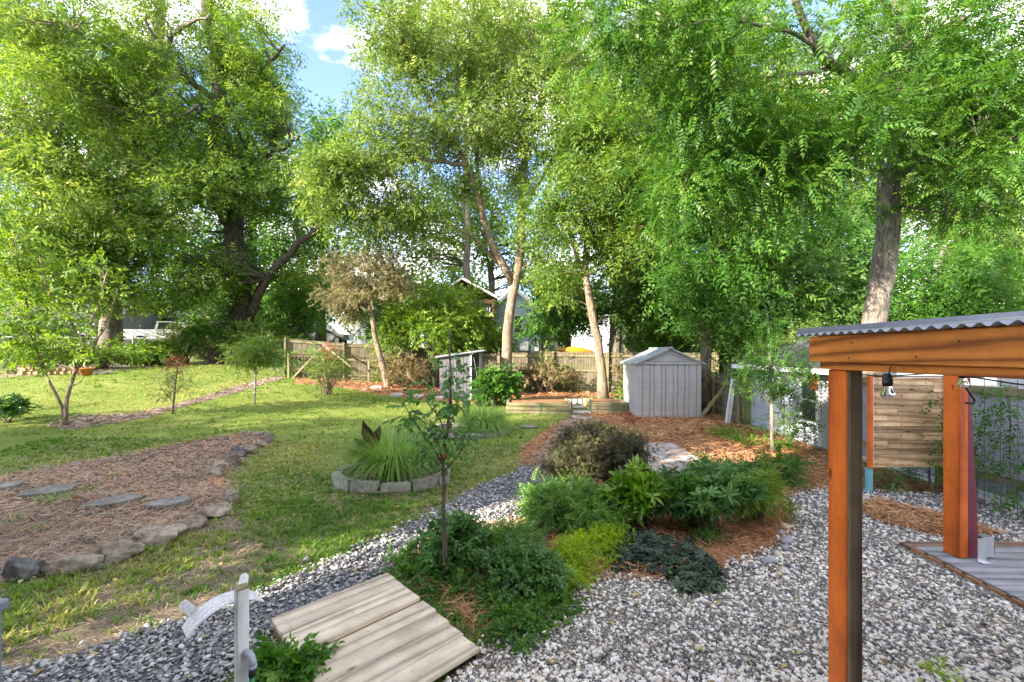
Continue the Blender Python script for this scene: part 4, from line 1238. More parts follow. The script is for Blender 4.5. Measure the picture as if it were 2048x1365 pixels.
vehicle('parked_car', 'dark blue car glimpsed behind the multi-stem tree', 'car', (vp[0], 36.0, tz(vp[0], 36)), math.radians(15), M['car_dark'], False, 4.4)
vp = at(650, 678, 38.0)
vehicle('parked_car', 'silver car glimpsed above the mossy back fence', 'car', (vp[0], 38.0, tz(vp[0], 38) + .03), math.radians(8), M['car_silver'], False, 4.4)
# ------------------------------------------------------------------ brick bed and pot at far left
bb = thing('brick_bed', 'low raised bed of tan blocks at the far edge of the lawn', 'raised bed', ground_at(120, 750))
for i in range(9):
    px = 45 + i * 13.5
    g_ = ground_at(px, 751 - i * .3)
    for k in range(2):
        w_ = 12.8 / 880 * g_[1]
        board('block', (g_[0] - w_/2 + (k % 2) * .08, g_[1], g_[2] + .08 + k * .15), (g_[0] + w_/2 + (k % 2) * .08, g_[1] + random.uniform(-.03, .03), g_[2] + .08 + k * .15), .2, .145, M['brick_block'], bb, ch=.015)
g_ = ground_at(172, 752)
b = MB(); b.lathe([(.02, 0), (.16, 0), (.23, .26), (.26, .26), (.26, .32), (.22, .32), (.15, .05), (.02, .05)], g_, 16); b.build('flower_pot', M['terracotta'], None, True, label='orange terracotta pot at the end of the block bed', cat='pot')
board('edging_board', ground_at(182, 751) + np.array([0, 0, .05]), ground_at(226, 746) + np.array([0, 0, .05]), .1, .06, M['white_block'], None, label='pale board lying on the lawn beside the orange pot', cat='board')

# ------------------------------------------------------------------ pergola with corrugated roof
BX = 1.93
pe = thing('pergola', 'orange stained pergola corner with a corrugated metal roof', 'pergola', (2.0, 2.7, 0))
board('beam', (BX + .02, .45, 2.222), (BX + .02, 2.86, 2.222), .04, .16, M['cedar'], pe, ch=.004)
board('plate', (BX + .075, .45, 2.119), (BX + .075, 2.80, 2.119), .09, .042, M['cedar'], pe, ch=.003)
po = board('post', (2.018, 2.683, -.05), (2.018, 2.683, 2.096), .155, .075, M['cedar_post'], pe, up=(-1, 0, 0), ch=.006)
board('post_facing', (2.017, 2.588, -.05), (2.017, 2.588, 2.096), .028, .072, M['cedar_dark'], pe, up=(-1, 0, 0), ch=.004)  # dark tone is part weathering, part shade of this face put into the colour
board('beam', (4.9, .45, 2.42), (4.9, 2.86, 2.42), .045, .16, M['cedar'], pe)
board('post', (4.88, .75, -.05), (4.88, .75, 2.33), .14, .09, M['cedar_post'], pe)
for y in (.5, 1.28, 2.06, 2.84):
    board('rafter', (BX + .045, y - .02, 2.262), (4.88, y - .02, 2.462), .038, .09, M['cedar'], pe)
ro = MB()
ny = 160; ys = np.linspace(.35, 2.93, ny); per = .068
xs_ = np.linspace(1.895, 5.05, 4)
vv = []
for x in xs_:
    for y in ys:
        vv.append((x, y, 2.316 + .08 * (x - BX) + .010 * math.sin(y / per * 2 * math.pi)))
ff = [(i*ny+k, (i+1)*ny+k, (i+1)*ny+k+1, i*ny+k+1) for i in range(3) for k in range(ny-1)]
vv = np.array(vv); nv = len(vv)
ro.add(np.vstack([vv, vv + np.array([0, 0, .0025])]), ff + [tuple(nv + q for q in f[::-1]) for f in ff] + [(k, k+1, nv+k+1, nv+k) for k in range(ny-1)])
ro.build('roof', M['zinc'], pe, True)
fl = MB(); fl.bar((1.92, 2.95, 2.335), (5.05, 2.95, 2.585), .03, .05); fl.build('roof_edge', M['roof_metal'], pe)
nail = MB()
for (y, z) in ((2.80, 2.27), (2.80, 2.19), (2.5, 2.255), (2.52, 2.17), (1.9, 2.25), (1.62, 2.2), (2.1, 2.18), (1.3, 2.25)):
    nail.tube([(BX - .002, y, z), (BX + .004, y, z)], .005, 7)
nail.build('nail', M['black'], pe, kind='stuff')

def bulb(label, p, cord_top):
    t = thing('string_light', label, 'light bulb', p, 'string light bulbs')
    p = np.asarray(p, float)
    c = MB(); c.tube([cord_top, (np.asarray(cord_top) + p) / 2 + np.array([-.004, 0, -.002]), p + np.array([0, 0, .045])], .0035, 6); c.build('cord', M['black'], t)
    s = MB(); s.lathe([(.0, .05), (.010, .048), (.019, .038), (.022, .025), (.022, .002), (.024, .002), (.024, -.004), (.021, -.004), (.021, -.018), (.0, -.018)], p, 16); s.build('socket', M['black'], t, True)
    g = MB(); g.lathe([(.018, -.018), (.019, -.03), (.026, -.045), (.031, -.058), (.0295, -.068), (.020, -.078), (.0, -.081)], p, 20); gl = g.build('glass', M['bulb_glass'], t, True)
    f = MB()
    for k in range(4):
        a = k * 1.57
        f.tube([p + np.array([math.cos(a)*.004, math.sin(a)*.004, -.02]), p + np.array([math.cos(a)*.010, math.sin(a)*.010, -.06])], .0012, 4)
    f.build('filament', M['filament'], gl)
    return t
bd = 2.27
bp_ = at(1775, 766, bd); ct = at(1782, 733, bd - .01)
bulb('bulb with a black socket hanging below the orange beam', bp_, ct)
bp_ = at(1926, 752, 3.0)
bulb('bulb hanging in front of the second orange post', bp_, at(1927, 728, 3.0))
wr_ = MB(); wr_.tube([(BX + .10, y, 2.10 - .03 * math.sin((y - .5) * 4.0) ** 2) for y in np.linspace(.5, 2.75, 24)], .0035, 5); wr_.build('light_cord', M['black'], None, label='black cord of the string lights under the beam', cat='cord')

# second pergola: deck tiles, post, bracket, maroon board
p2 = thing('pergola', 'second orange post with header on the dark deck tiles', 'pergola', (4.66, 4.67, 0))
board('post', (4.705, 4.67, .06), (4.705, 4.67, 2.3), .18, .09, M['cedar_post'], p2, up=(-1, 0, 0), ch=.005)
board('beam', (4.70, 4.76, 2.36), (7.2, 4.76, 2.36), .045, .14, M['cedar'], p2)
board('beam', (4.72, 2.4, 2.36), (4.72, 4.73, 2.36), .045, .14, M['cedar'], p2)
k_ = MB(); k_.box((4.765, 4.50, .062), (4.85, 4.506, .30)); k_.box((4.765, 4.45, .062), (4.85, 4.50, .068)); k_.build('bracket', M['galv'], p2)
mb_ = MB()
mb_.add([(4.76, 4.60, .065), (4.885, 4.60, .065), (4.885, 4.66, .065), (4.76, 4.66, .065), (4.755, 4.62, 2.0), (4.81, 4.62, 2.0), (4.81, 4.66, 2.0), (4.755, 4.66, 2.0)], [(0,3,2,1),(4,5,6,7),(0,1,5,4),(1,2,6,5),(2,3,7,6),(3,0,4,7)])
mb_.build('maroon_board', M['maroon'], None, label='tall tapered maroon board standing against the second orange post', cat='board')
jb = thing('outlet_box', 'small silver electrical box at the foot of the maroon board', 'box', (4.95, 4.62, .06))
b = MB(); b.box((4.90, 4.58, .07), (5.02, 4.68, .28)); b.build('housing', M['galv'], jb)
b = MB(); b.box((5.02, 4.60, .09), (5.05, 4.66, .26)); b.build('lid', M['black'], jb)
cb = MB(); cb.tube([at(1921, 760, 4.4), at(1932, 775, 4.4), at(1949, 800, 4.4), at(1947, 808, 4.4), at(1930, 806, 4.45)], .012, 7); cb.build('bent_arm', M['black'], None, label='black bent metal arm beside the second bulb', cat='arm')
fl_ = MB(); q_ = at(1945, 748, 4.3)
fl_.lathe([(.0, .05), (.05, .05), (.10, .0), (.08, -.035), (.0, -.045)], q_, 12); fl_.build('flood_light', M['galv'], None, True, label='small grey flood lamp above the maroon board', cat='lamp')

dk = thing('deck_tiles', 'low platform of dark grey deck tiles with a brown rim', 'platform', (5.5, 4, 0))
for i in range(20):
    y = 4.80 - i * .135
    board('slat', (4.46 - .004 * i, y, .045), (7.4, y, .045), .128, .022, M['tile_grey'], dk, ch=.003)
board('rim', (4.40, 4.93, .045), (7.4, 4.95, .045), .13, .024, M['tile_brown'], dk, ch=.003)
board('rim', (4.415, 4.86, .02), (4.30, 2.0, .02), .03, .075, M['tile_edge'], dk, ch=.003)
for i in range(12):
    y = 4.70 - i * .2
    q = MB(); q.tube([(4.435 - .04 * (4.8 - y), y, .055), (4.405 - .04 * (4.8 - y), y - .02, .06), (4.40 - .04 * (4.8 - y), y - .05, .055)], .011, 6); q.build('clip', M['black'], dk)

# ------------------------------------------------------------------ reclaimed wood screen
sx0, sx1, sy_, sz0, sz1 = 5.56, 6.72, 6.8, .43, 1.82
ws = thing('wood_screen', 'privacy screen of reclaimed grey brown planks on a turquoise post', 'screen', (6.1, sy_, 0))
rng_ = random.Random(4)
z = sz0; rows = []
while z < sz1 - .03:
    h_ = rng_.choice([.088, .095, .105, .125, .14]); h_ = min(h_, sz1 - z); rows.append((z, h_)); z += h_
for z, h_ in rows:
    cuts = [sx0] + sorted(rng_.sample([5.8, 5.95, 6.2, 6.35, 6.5], rng_.choice([0, 1, 1, 2]))) + [sx1]
    for a, b_ in zip(cuts[:-1], cuts[1:]):
        pl = board('plank', (a + .003, sy_ + rng_.uniform(-.004, .004), z + h_/2), (b_ - .003, sy_ + rng_.uniform(-.004, .004), z + h_/2), .02, h_ - .005, M['reclaimed'], ws, ch=.003)
b = MB(); b.box((sx0 + .01, sy_ + .02, sz0 + .01), (sx1 - .01, sy_ + .05, sz1 - .01)); b.build('backing', M['cedar_dark'], ws)
nl = MB()
for z, h_ in rows:
    for x in (sx0 + .06, sx0 + .45, sx0 + .82, sx1 - .07):
        nl.tube([(x + rng_.uniform(-.03, .03), sy_ - .014, z + h_ * rng_.choice([.3, .5, .7])), (x, sy_ - .008, z + h_/2)], .005, 5)
nl.build('nail', M['black'], ws, kind='stuff')
board('side_board', (sx0 - .035, sy_ - .01, sz0 - .01), (sx0 - .035, sy_ - .01, sz1 + .02), .06, .05, M['cedar_post'], ws, up=(0, -1, 0))
board('trim', (sx0 + .003, sy_ - .015, sz0), (sx0 + .003, sy_ - .015, sz1), .014, .02, M['siding_white'], ws, up=(0, -1, 0))
board('cap', (sx0, sy_, sz1 + .012), (sx1, sy_, sz1 + .012), .05, .018, M['cedar_dark'], ws)
board('leg', (5.53, sy_ + .02, -.05), (5.53, sy_ + .02, sz0 - .015), .085, .06, M['turquoise'], ws, up=(0, -1, 0))
board('leg', (6.68, sy_ + .08, -.05), (6.68, sy_ + .08, sz0 + .4), .085, .06, M['cedar_dark'], ws, up=(0, -1, 0))

# ------------------------------------------------------------------ wooden step
B0 = np.array([-1.18, 4.11]); U = np.array([-.705, -.709]); V = np.array([.716, -.698])
st = thing('wooden_step', 'weathered two level wooden step of wide planks', 'step', (-1.0, 3.4, 0))
def sp(u, v, z): q = B0 + U * u + V * v; return np.array([q[0], q[1], z])
LU = .987; ztop = .145
for i in range(4):
    v0 = .005 + i * .1425 + .0695
    e = [.06, .02, 0, -.01][i]
    board('plank', sp(-e * .3, v0, ztop - .019), sp(LU + .005 * i, v0, ztop - .019), .139, .038, M['deck_wood'], st, ch=.006)
for i in range(4):
    v0 = .575 + i * .199 + .099
    board('plank', sp(-.02 + .02 * i, v0, ztop - .055), sp(LU + .01 * (i % 2), v0, ztop - .055), .195, .038, M['deck_wood'], st, ch=.006)
board('riser', sp(.02, .572, ztop - .062), sp(LU - .02, .572, ztop - .062), .03, .05, M['skirt_wood'], st)
for u_ in (.03, LU - .03):
    board('skirt', sp(u_, .03, .05), sp(u_, .56, .05), .035, .11, M['skirt_wood'], st)
    board('skirt', sp(u_, .58, .03), sp(u_, 1.34, .03), .035, .08, M['skirt_wood'], st)
nl = MB()
for i in range(8):
    v0 = (.005 + i * .1425 + .0695) if i < 4 else (.575 + (i - 4) * .199 + .099)
    zt = ztop if i < 4 else ztop - .036
    for u_ in (.07, .5, LU - .07):
        for dv in (-.035, .035):
            a = sp(u_ + random.uniform(-.01, .01), v0 + dv, zt)
            nl.tube([a + np.array([0, 0, -.002]), a + np.array([0, 0, .0012])], .0042, 6)
nl.build('screw', M['black'], st, kind='stuff')

# ------------------------------------------------------------------ hose post
HY = 2.62; hx = -1.61
hp = thing('hose_post', 'white post with a curved hose hanger and grey elbow pipe', 'post', (hx, HY, 0))
def rot(p, a=math.radians(46)):
    x, y, z = p; return np.array([hx + x*math.cos(a) - y*math.sin(a), HY + x*math.sin(a) + y*math.cos(a), z])
board('post', (hx, HY, -.05), (hx, HY, .80), .064, .064, M['white_paint'], hp, up=rot((0, -1, 0)) - rot((0, 0, 0)), ch=.004)
board('cap', (hx, HY, .80), (hx, HY, .812), .066, .066, M['timber'], hp, up=rot((0, -1, 0)) - rot((0, 0, 0)), ch=.003)
hg = MB(); na = 15
R_ = .26; wid = .16
A0 = math.radians(48); A1 = math.radians(146)
for shell in range(1):
    vs, fs = [], []
    for i in range(na):
        a = A0 + (A1 - A0) * i / (na - 1)
        for (rr, yy) in ((R_, 0), (R_ + .004, .0), (R_ + .004, wid/3), (R_ + .001, wid/3 + .003), (R_ + .004, wid/3 + .006), (R_ + .004, 2*wid/3), (R_ + .001, 2*wid/3 + .003), (R_ + .004, 2*wid/3 + .006), (R_ + .004, wid), (R_, wid)):
            vs.append(rot((math.cos(a) * rr * 1.0 - .04, .035 + yy, .45 + math.sin(a) * rr)))
    K = 10
    for i in range(na - 1):
        for k in range(K):
            fs.append((i*K+k, i*K+(k+1) % K, (i+1)*K+(k+1) % K, (i+1)*K+k))
    hg.add(vs, fs)
hg.build('hanger', M['plastic_white'], hp, True)
for a in (math.radians(70), math.radians(128)):
    tb = MB(); c = np.array([math.cos(a) * R_ - .04, .035 + wid, .45 + math.sin(a) * R_])
    dr = np.array([math.cos(a), .35, math.sin(a)]); dr = dr / np.linalg.norm(dr)
    sdv = np.array([-math.sin(a), 0, math.cos(a)])
    poly = []
    for (s_, t_) in [(-.026, -.005), (.026, -.005), (.026, .07)] + [(.026 * math.cos(q), .07 + .026 * math.sin(q)) for q in np.linspace(.3, 2.84, 7)] + [(-.026, .07)]:
        poly.append(rot(c + sdv * s_ + dr * t_))
    tb.prism(poly, (rot(np.array([0, .006, 0])) - rot((0, 0, 0)))); tb.build('end_tab', M['plastic_white'], hp)
eb = MB(); e0 = rot((.0, -.035, .42)); pts = [rot((.01, -.03, .425)), rot((.02, -.055, .425)), rot((.03, -.075, .41)), rot((.035, -.085, .385)), rot((.035, -.085, .36))]
eb.tube(pts, [.021, .021, .021, .021, .021], 12); eb.tube([pts[-1] + np.array([0, 0, .004]), pts[-1] - np.array([0, 0, .012])], .025, 12); eb.build('elbow_pipe', M['pvc_grey'], hp, True)
hs_ = thing('garden_hose', 'green hose dropping from the grey elbow on the white post', 'hose', (hx, HY - .1, 0))
q = pts[-1]
b = MB(); b.tube([q - np.array([0, 0, .012]), q - np.array([.004, 0, .06])], .019, 10); b.build('coupling', M['black'], hs_, True)
b = MB(); b.tube([q - np.array([.004, 0, .055]), q - np.array([.01, -.005, .2]), q - np.array([.02, -.01, .33]), q - np.array([.06, .02, .36])], .016, 10); b.build('tube', M['hose_green'], hs_, True)

# grey utility cabinet at the frame edge
uc = thing('utility_cabinet', 'grey steel utility cabinet cut by the frame edge', 'cabinet', (-3.1, 2.35, 0))
b = MB(); b.box((-3.6, 2.1, -.05), (-2.90, 2.5, .735)); b.build('body', M['cabinet'], uc)
board('lid', (-3.62, 2.3, .765), (-2.88, 2.3, .765), .46, .06, M['cabinet'], uc, ch=.01)
b = MB(); b.tube([(-2.882, 2.45, .765), (-2.875, 2.45, .765)], .008, 8); b.build('bolt', M['galv'], uc)

# ------------------------------------------------------------------ rocks, flagstones, river stones, pavers
import bmesh
def rock_mesh(name, size, seed, mat, rough=.22, sub=3, flat=0.0, smooth=True):
    bm = bmesh.new(); bmesh.ops.create_icosphere(bm, subdivisions=sub, radius=1.0)
    rng = np.random.default_rng(seed)
    planes = [(unit(rng.normal(size=3)), .50 + .32 * rng.random()) for _ in range(11)]
    offs = rng.random(3) * 50
    for v in bm.verts:
        p = np.array(v.co)
        for nrm, d in planes:
            t = p @ nrm
            if t > d: p = p - nrm * (t - d) * .97
        n1 = float(vnoise(p[0]*1.7 + offs[0], p[1]*1.7 + p[2]*1.3 + offs[1], seed)) - .5
        n2 = float(vnoise(p[0]*5 + offs[1], p[1]*5 + p[2]*4 + offs[2], seed + 1)) - .5
        n3 = float(vnoise(p[0]*11 + offs[2], p[1]*11 + p[2]*9 + offs[0], seed + 2)) - .5
        p = p * (1 + rough * (n1 + .45 * n2 + .22 * n3))
        if p[2] < -.45: p[2] = -.45
        if flat and p[2] > flat: p[2] = flat + (p[2] - flat) * .15
        v.co = Vector(p * np.asarray(size))
    me = bpy.data.meshes.new(name); bm.to_mesh(me); bm.free()
    if smooth: me.polygons.foreach_set('use_smooth', np.ones(len(me.polygons), bool))
    me.materials.append(mat); me.update()
    return me

ROCKS = [
 (33, 1166, 84, 62, 'rock_dark', 'big dark grey boulder at the near end of the stone edging'),
 (122, 1152, 88, 42, 'rock', 'wide brown rock next to the dark boulder'),
 (186, 1140, 40, 20, 'rock_dark', 'small dark rock wedged between two brown rocks'),
 (220, 1128, 96, 44, 'rock', 'long tan slab third along the edging from the boulder'),
 (312, 1092, 94, 46, 'rock', 'long pale slab tilted up in the stone edging'),
 (381, 1060, 54, 28, 'rock', 'rounded brown rock between the tilted slab and the pitted rock'),
 (430, 1036, 66, 40, 'rock', 'pitted brown rock where the edging turns uphill'),
 (457, 1010, 42, 40, 'rock', 'upright grey rock just above the pitted rock'),
 (434, 978, 24, 26, 'rock_orange', 'small upright orange rock in the stone edging'),
 (430, 957, 38, 24, 'rock', 'flat grey rock above the small orange one'),
 (434, 938, 38, 18, 'rock', 'low pale rock half way up the edging'),
 (460, 934, 28, 28, 'rock', 'blocky mossy rock half way up the edging'),
 (474, 916, 26, 26, 'rock_dark', 'dark brown rock below the speckled far rock'),
 (496, 908, 30, 24, 'rock', 'speckled rock third from the far end'),
 (518, 896, 26, 24, 'rock', 'brown rock second from the far end'),
 (534, 886, 20, 20, 'rock', 'small rock near the far end of the edging'),
 (524, 874, 28, 13, 'rock_dark', 'flat dark rock closing the far end of the edging'),
 (497, 874, 18, 9, 'rock_dark', 'tiny dark stone behind the far end of the edging'),
]
for i, (px, py, w, h, mt, lab) in enumerate(ROCKS):
    g_ = ground_at(px, py)
    s = g_[1] / 880.0
    me = rock_mesh('edging_rock', (w * s * .56, w * s * .40, h * s * .66), 100 + i, M[mt], .42, 4)
    a = math.radians(random.uniform(15, 40)) if i < 8 else random.uniform(-.6, .6)
    link('edging_rock', me, None, Matrix.Translation(Vector((g_[0], g_[1] + w*s*.2, g_[2] + h * s * .24))) @ Matrix.Rotation(a, 4, 'Z'), lab, 'rock', 'fieldstones edging the mulch bed')
FLAGS = [(231, 1014, 108, 'narrow grey flagstone in the mulch, middle of the row'), (341, 1018, 86, 'grey flagstone nearest the stone edging'),
         (100, 994, 100, 'flagstone overgrown by a green weed clump'), (8, 984, 66, 'flagstone at the frame edge of the mulch bed')]
for i, (px, py, w, lab) in enumerate(FLAGS):
    g_ = ground_at(px, py); s = g_[1] / 880.0
    rng = np.random.default_rng(40 + i)
    n = 8; ang = np.sort(np.linspace(0, 2*math.pi, n, endpoint=False) + rng.normal(0, .2, n))
    a = math.radians(38)
    rad = [(w*s*.45 * (.72 + .42 * rng.random()), w*s*.36 * (.72 + .42 * rng.random())) for _ in range(n)]
    poly = []
    for k in range(n):
        x = math.cos(ang[k]) * rad[k][0]; y = math.sin(ang[k]) * rad[k][1]
        poly.append((g_[0] + x*math.cos(a) - y*math.sin(a), g_[1] + x*math.sin(a) + y*math.cos(a), g_[2] + .045))
    b = MB(); b.prism(poly, (0, 0, .06))
    top = [(p[0]*.97 + g_[0]*.03, p[1]*.97 + g_[1]*.03, g_[2] + .112) for p in poly]
    b.add(np.array([(p[0], p[1], g_[2] + .105) for p in poly] + top), [(k, (k+1) % n, n + (k+1) % n, n + k) for k in range(n)])
    b.ng.append(tuple(b.n - n + k for k in range(n)))
    b.build('flagstone', M['flag'], None, label=lab, cat='flagstone', group='flagstones in the mulch bed')
STONES = [(1571, 1062, 26, 'river_tan', 'tan river stone at the top of the row edging the straw bed'), (1563, 1076, 26, 'river_stone', 'small dark river stone below the tan one'),
          (1572, 1092, 36, 'river_stone', 'long grey river stone in the middle of the row'), (1568, 1106, 28, 'river_stone', 'blue grey river stone fourth in the row'),
          (1556, 1120, 22, 'river_tan', 'cream river stone near the bottom of the row'), (1540, 1131, 40, 'river_stone', 'large dark grey river stone at the bottom of the row'),
          (1462, 1128, 26, 'river_stone', 'grey river stone half sunk in the straw bed edge'),
          (1152, 1172, 20, 'river_stone', 'smooth dark pebble under the lime creeper'), (1128, 1192, 22, 'river_tan', 'tan stone under the lime creeper'), (1120, 1216, 22, 'rock_dark', 'dark reddish stone beside the low shrubs'), (612, 1128, 18, 'river_stone', 'flat grey stone at the lawn edge of the path')]
for i, (px, py, w, mt, lab) in enumerate(STONES):
    g_ = ground_at(px, py); s = g_[1] / 880.0
    me = rock_mesh('river_stone', (w*s*.52, w*s*.38, w*s*.30), 300 + i, M[mt], .08, 2)
    link('river_stone', me, None, Matrix.Translation(Vector((g_[0], g_[1], g_[2] + .03 + w*s*.12))) @ Matrix.Rotation(random.random() * 3, 4, 'Z'), lab, 'stone', 'river stones along the gravel')
pv = link('paver_pad', None, None, Matrix.Translation(Vector((2.9, 9, tz(2.9, 9)))), 'square concrete pavers laid in a pad behind the laceleaf maple', None, None, 'structure')
rw = [.42, .42, .42, .42, .42, .40]; cw = [.40, .60, .40, .42]
y = 7.85
for j in range(6):
    x = 3.78
    for i in range(5):
        w = [.30, .44, .44, .44, .44][i] if j % 2 else [.40, .44, .34, .44, .44][i]
        zc_ = tz(x - w/2, y + .2) + .045 + random.uniform(-.004, .006)
        board('paver', (x - w + .012, y + .2, zc_), (x - .012, y + .2, zc_), .40, .05, M['paver'], pv, ch=.008)
        x -= w
    y += .42
for i, (px, py, w) in enumerate(((1165, 838, 40), (1158, 826, 44), (1150, 816, 36))):
    g_ = ground_at(px, py); s = g_[1] / 880.0
    board('stepping_stone', (g_[0] - w*s/2, g_[1], g_[2] + .03), (g_[0] + w*s/2, g_[1], g_[2] + .03), .5, .06, M['paver'], None, ch=.015, label=['nearest', 'middle', 'farthest'][i] + ' concrete stepping stone leading to the gap between timber beds', cat='stepping stone', group='stepping stones by the timber beds')
for i, (px, py, w) in enumerate(((1062, 855, 50), (1015, 858, 30))):
    g_ = ground_at(px, py); s = g_[1] / 880.0
    me = rock_mesh('lawn_stone', (w*s*.5, w*s*.4, .05), 500 + i, M['flag'], .1, 2, .3)
    link('lawn_stone', me, None, Matrix.Translation(Vector((g_[0], g_[1], g_[2] + .02))), ['wider flat stone set in the lawn near the maple', 'narrow flat stone set in the lawn near the far grass clump'][i], 'stone')

def planter(label, cx, cy, rad, nb, h=.12, skip=()):
    t = thing('stone_ring', label, 'planter', (cx, cy, tz(cx, cy)), 'planter rings')
    for i in range(nb):
        if i in skip: continue
        a0 = 2 * math.pi * i / nb + .03; a1 = 2 * math.pi * (i + 1) / nb - .03
        p = []
        for a in (a0, (a0 + a1) / 2, a1): p.append((cx + math.cos(a) * rad, cy + math.sin(a) * rad * .8))
        for a in (a1, (a0 + a1) / 2, a0): p.append((cx + math.cos(a) * (rad - .16), cy + math.sin(a) * (rad - .16) * .8))
        zz = tz(*p[0]) - .03 + random.uniform(-.015, .015)
        b = MB(); b.prism([(q[0], q[1], zz) for q in p], (0, 0, h + .03)); b.build('block', M['planter_block'], t)
    s = MB(); s.lathe([(rad - .15, .06), (.3, .1), (.0, .12)], (cx, cy, tz(cx, cy)), 20)
    s.build('soil', M['mulch_base'], t, True)
g1 = ground_at(785, 962); planter('ring of rough grey blocks around the large fountain grass', g1[0], g1[1], 1.0, 12, .17)
g2_ = ground_at(930, 872); planter('ring of pale blocks around the far fountain grass', g2_[0], g2_[1] + .3, 1.1, 12, .14)

# ------------------------------------------------------------------ foliage templates
def rhomb(L, W, droop=.12, fold=.12):
    return np.array([(0, 0, 0), (.42*L, W/2, fold*W), (L, 0, -droop*L), (.42*L, -W/2, fold*W)]), np.array([(0, 3, 2, 1)])
def leaf2(L, W, droop=.2, fold=.18):
    v = np.array([(0,0,0), (.28*L, W*.46, fold*W), (.66*L, W*.40, fold*W - .06*L), (L, 0, -droop*L), (.66*L, -W*.40, fold*W - .06*L), (.28*L, -W*.46, fold*W)])
    return v, np.array([(0, 3, 2, 1), (0, 5, 4, 3)])
def dart(L, W, droop=.12, fold=.0):
    return np.array([(.06*L, W*.46, 0), (.06*L, -W*.46, 0), (L*1.02, 0, -droop*L)]), np.array([(0, 1, 2)])
def combine(items):
    vs, fs, n = [], [], 0
    for v, f in items:
        vs.append(v); fs.append(f + n); n += len(v)
    return np.vstack(vs), np.vstack(fs)
def place(v, f, o, ang, tilt=0.0, s=1.0):
    c, si = math.cos(ang), math.sin(ang); ct, st_ = math.cos(tilt), math.sin(tilt)
    x = v[:, 0]*ct + v[:, 2]*st_; z = -v[:, 0]*st_ + v[:, 2]*ct
    return np.stack([x*c - v[:, 1]*si, x*si + v[:, 1]*c, z], -1) * s + np.asarray(o), f
def pinnate(pairs, L=1.0, ll=.34, lw=.105, droop=.28, two=False, seed=0, mk=None):
    rng = np.random.default_rng(seed); it = []
    mk = mk or (leaf2 if two else rhomb)
    for i in range(pairs):
        t = .22 + .70 * i / max(1, pairs - 1)
        o = (t*L, 0, -droop * t * t * L)
        s = .75 + .35 * math.sin(math.pi * min(1, t + .1))
        for sg in (-1, 1):
            v, f = mk(ll, lw)
            it.append(place(v, f, o, sg * (1.05 - .25*t) + rng.normal(0, .1), .25 + rng.normal(0, .15), s))
    v, f = mk(ll, lw); it.append(place(v, f, (L*.95, 0, -droop*L*.9), 0, .3, 1.0))
    return combine(it)
def whorl(n, L, W, seed=0, tilt=-.3, two=True):
    rng = np.random.default_rng(seed); it = []
    for i in range(n):
        v, f = (leaf2 if two else rhomb)(L, W)
        it.append(place(v, f, (0, 0, rng.random() * .12), 2*math.pi*i/n + rng.normal(0, .25), tilt + rng.normal(0, .25), .75 + .4 * rng.random()))
    return combine(it)
def spray(n, L, ll, lw, seed=0, two=False, mk=None):
    """a twig of alternate simple leaves"""
    rng = np.random.default_rng(seed); it = []
    for i in range(n):
        t = (i + .6) / n
        v, f = (mk or (leaf2 if two else rhomb))(ll, lw)
        it.append(place(v, f, (t*L, 0, -.15*t*t*L), (1 if i % 2 else -1) * (.8 + rng.normal(0, .2)), rng.normal(.1, .3), .8 + .35 * rng.random()))
    return combine(it)
def star(n, L, W, seed=0):
    it = []
    for i in range(n):
        v, f = dart(L, W, .25); it.append(place(v, f, (0, 0, 0), -1.5 + 3.0 * i / (n - 1), .1, 1 - .35 * abs(i - (n-1)/2) / (n/2)))
    return combine(it)
def tri(vf):
    """all-quad template stays; nothing to do"""
    return vf

T_PECAN = [pinnate(3, 1.0, .38, .135, .3, False, k, dart) for k in range(3)]
T_WALNUT = [pinnate(6, 1.0, .245, .088, .3, False, k) for k in range(3)]
T_SPRAY = [spray(6, 1.0, .38, .21, k, False, dart) for k in range(3)]
T_BIG = [spray(5, 1.0, .5, .3, k, True) for k in range(3)]
T_WHORL = [whorl(7, 1.0, .34, k) for k in range(3)]
T_FERN = [pinnate(5, 1.0, .30, .10, .35, False, k) for k in range(3)]
T_LACE = [star(5, 1.0, .17, k) for k in range(2)]
T_SMALL = [spray(7, 1.0, .26, .15, k) for k in range(3)]
T_ROSETTE = [whorl(6, 1.0, .55, k, -.15) for k in range(3)]

def leaf_cloud(name, mat, parent, pos, outward, templates, size, rng, droop=.35, up_bias=1.0, size_var=.35, tone=None, z_noise=.5):
    n = len(pos)
    if n == 0: return None
    X = unit(outward) * .7 + rng.normal(0, .55, (n, 3)); X[:, 2] -= droop
    Z = np.array([0, 0, up_bias]) + rng.normal(0, z_noise, (n, 3))
    s = size * (1 - size_var + 2 * size_var * rng.random(n))
    if tone is None: tone = rng.random(n)
    parts = []
    for k, (tv, tf) in enumerate(templates):
        sl = slice(k, None, len(templates))
        if len(pos[sl]): parts.append(scatter(tv, tf, pos[sl], X[sl], Z[sl], s[sl], np.clip(tone[sl], 0, 1)))
    v, f, r = merge(parts)
    return link(name, np_mesh(name, v, f, mat, r), parent)

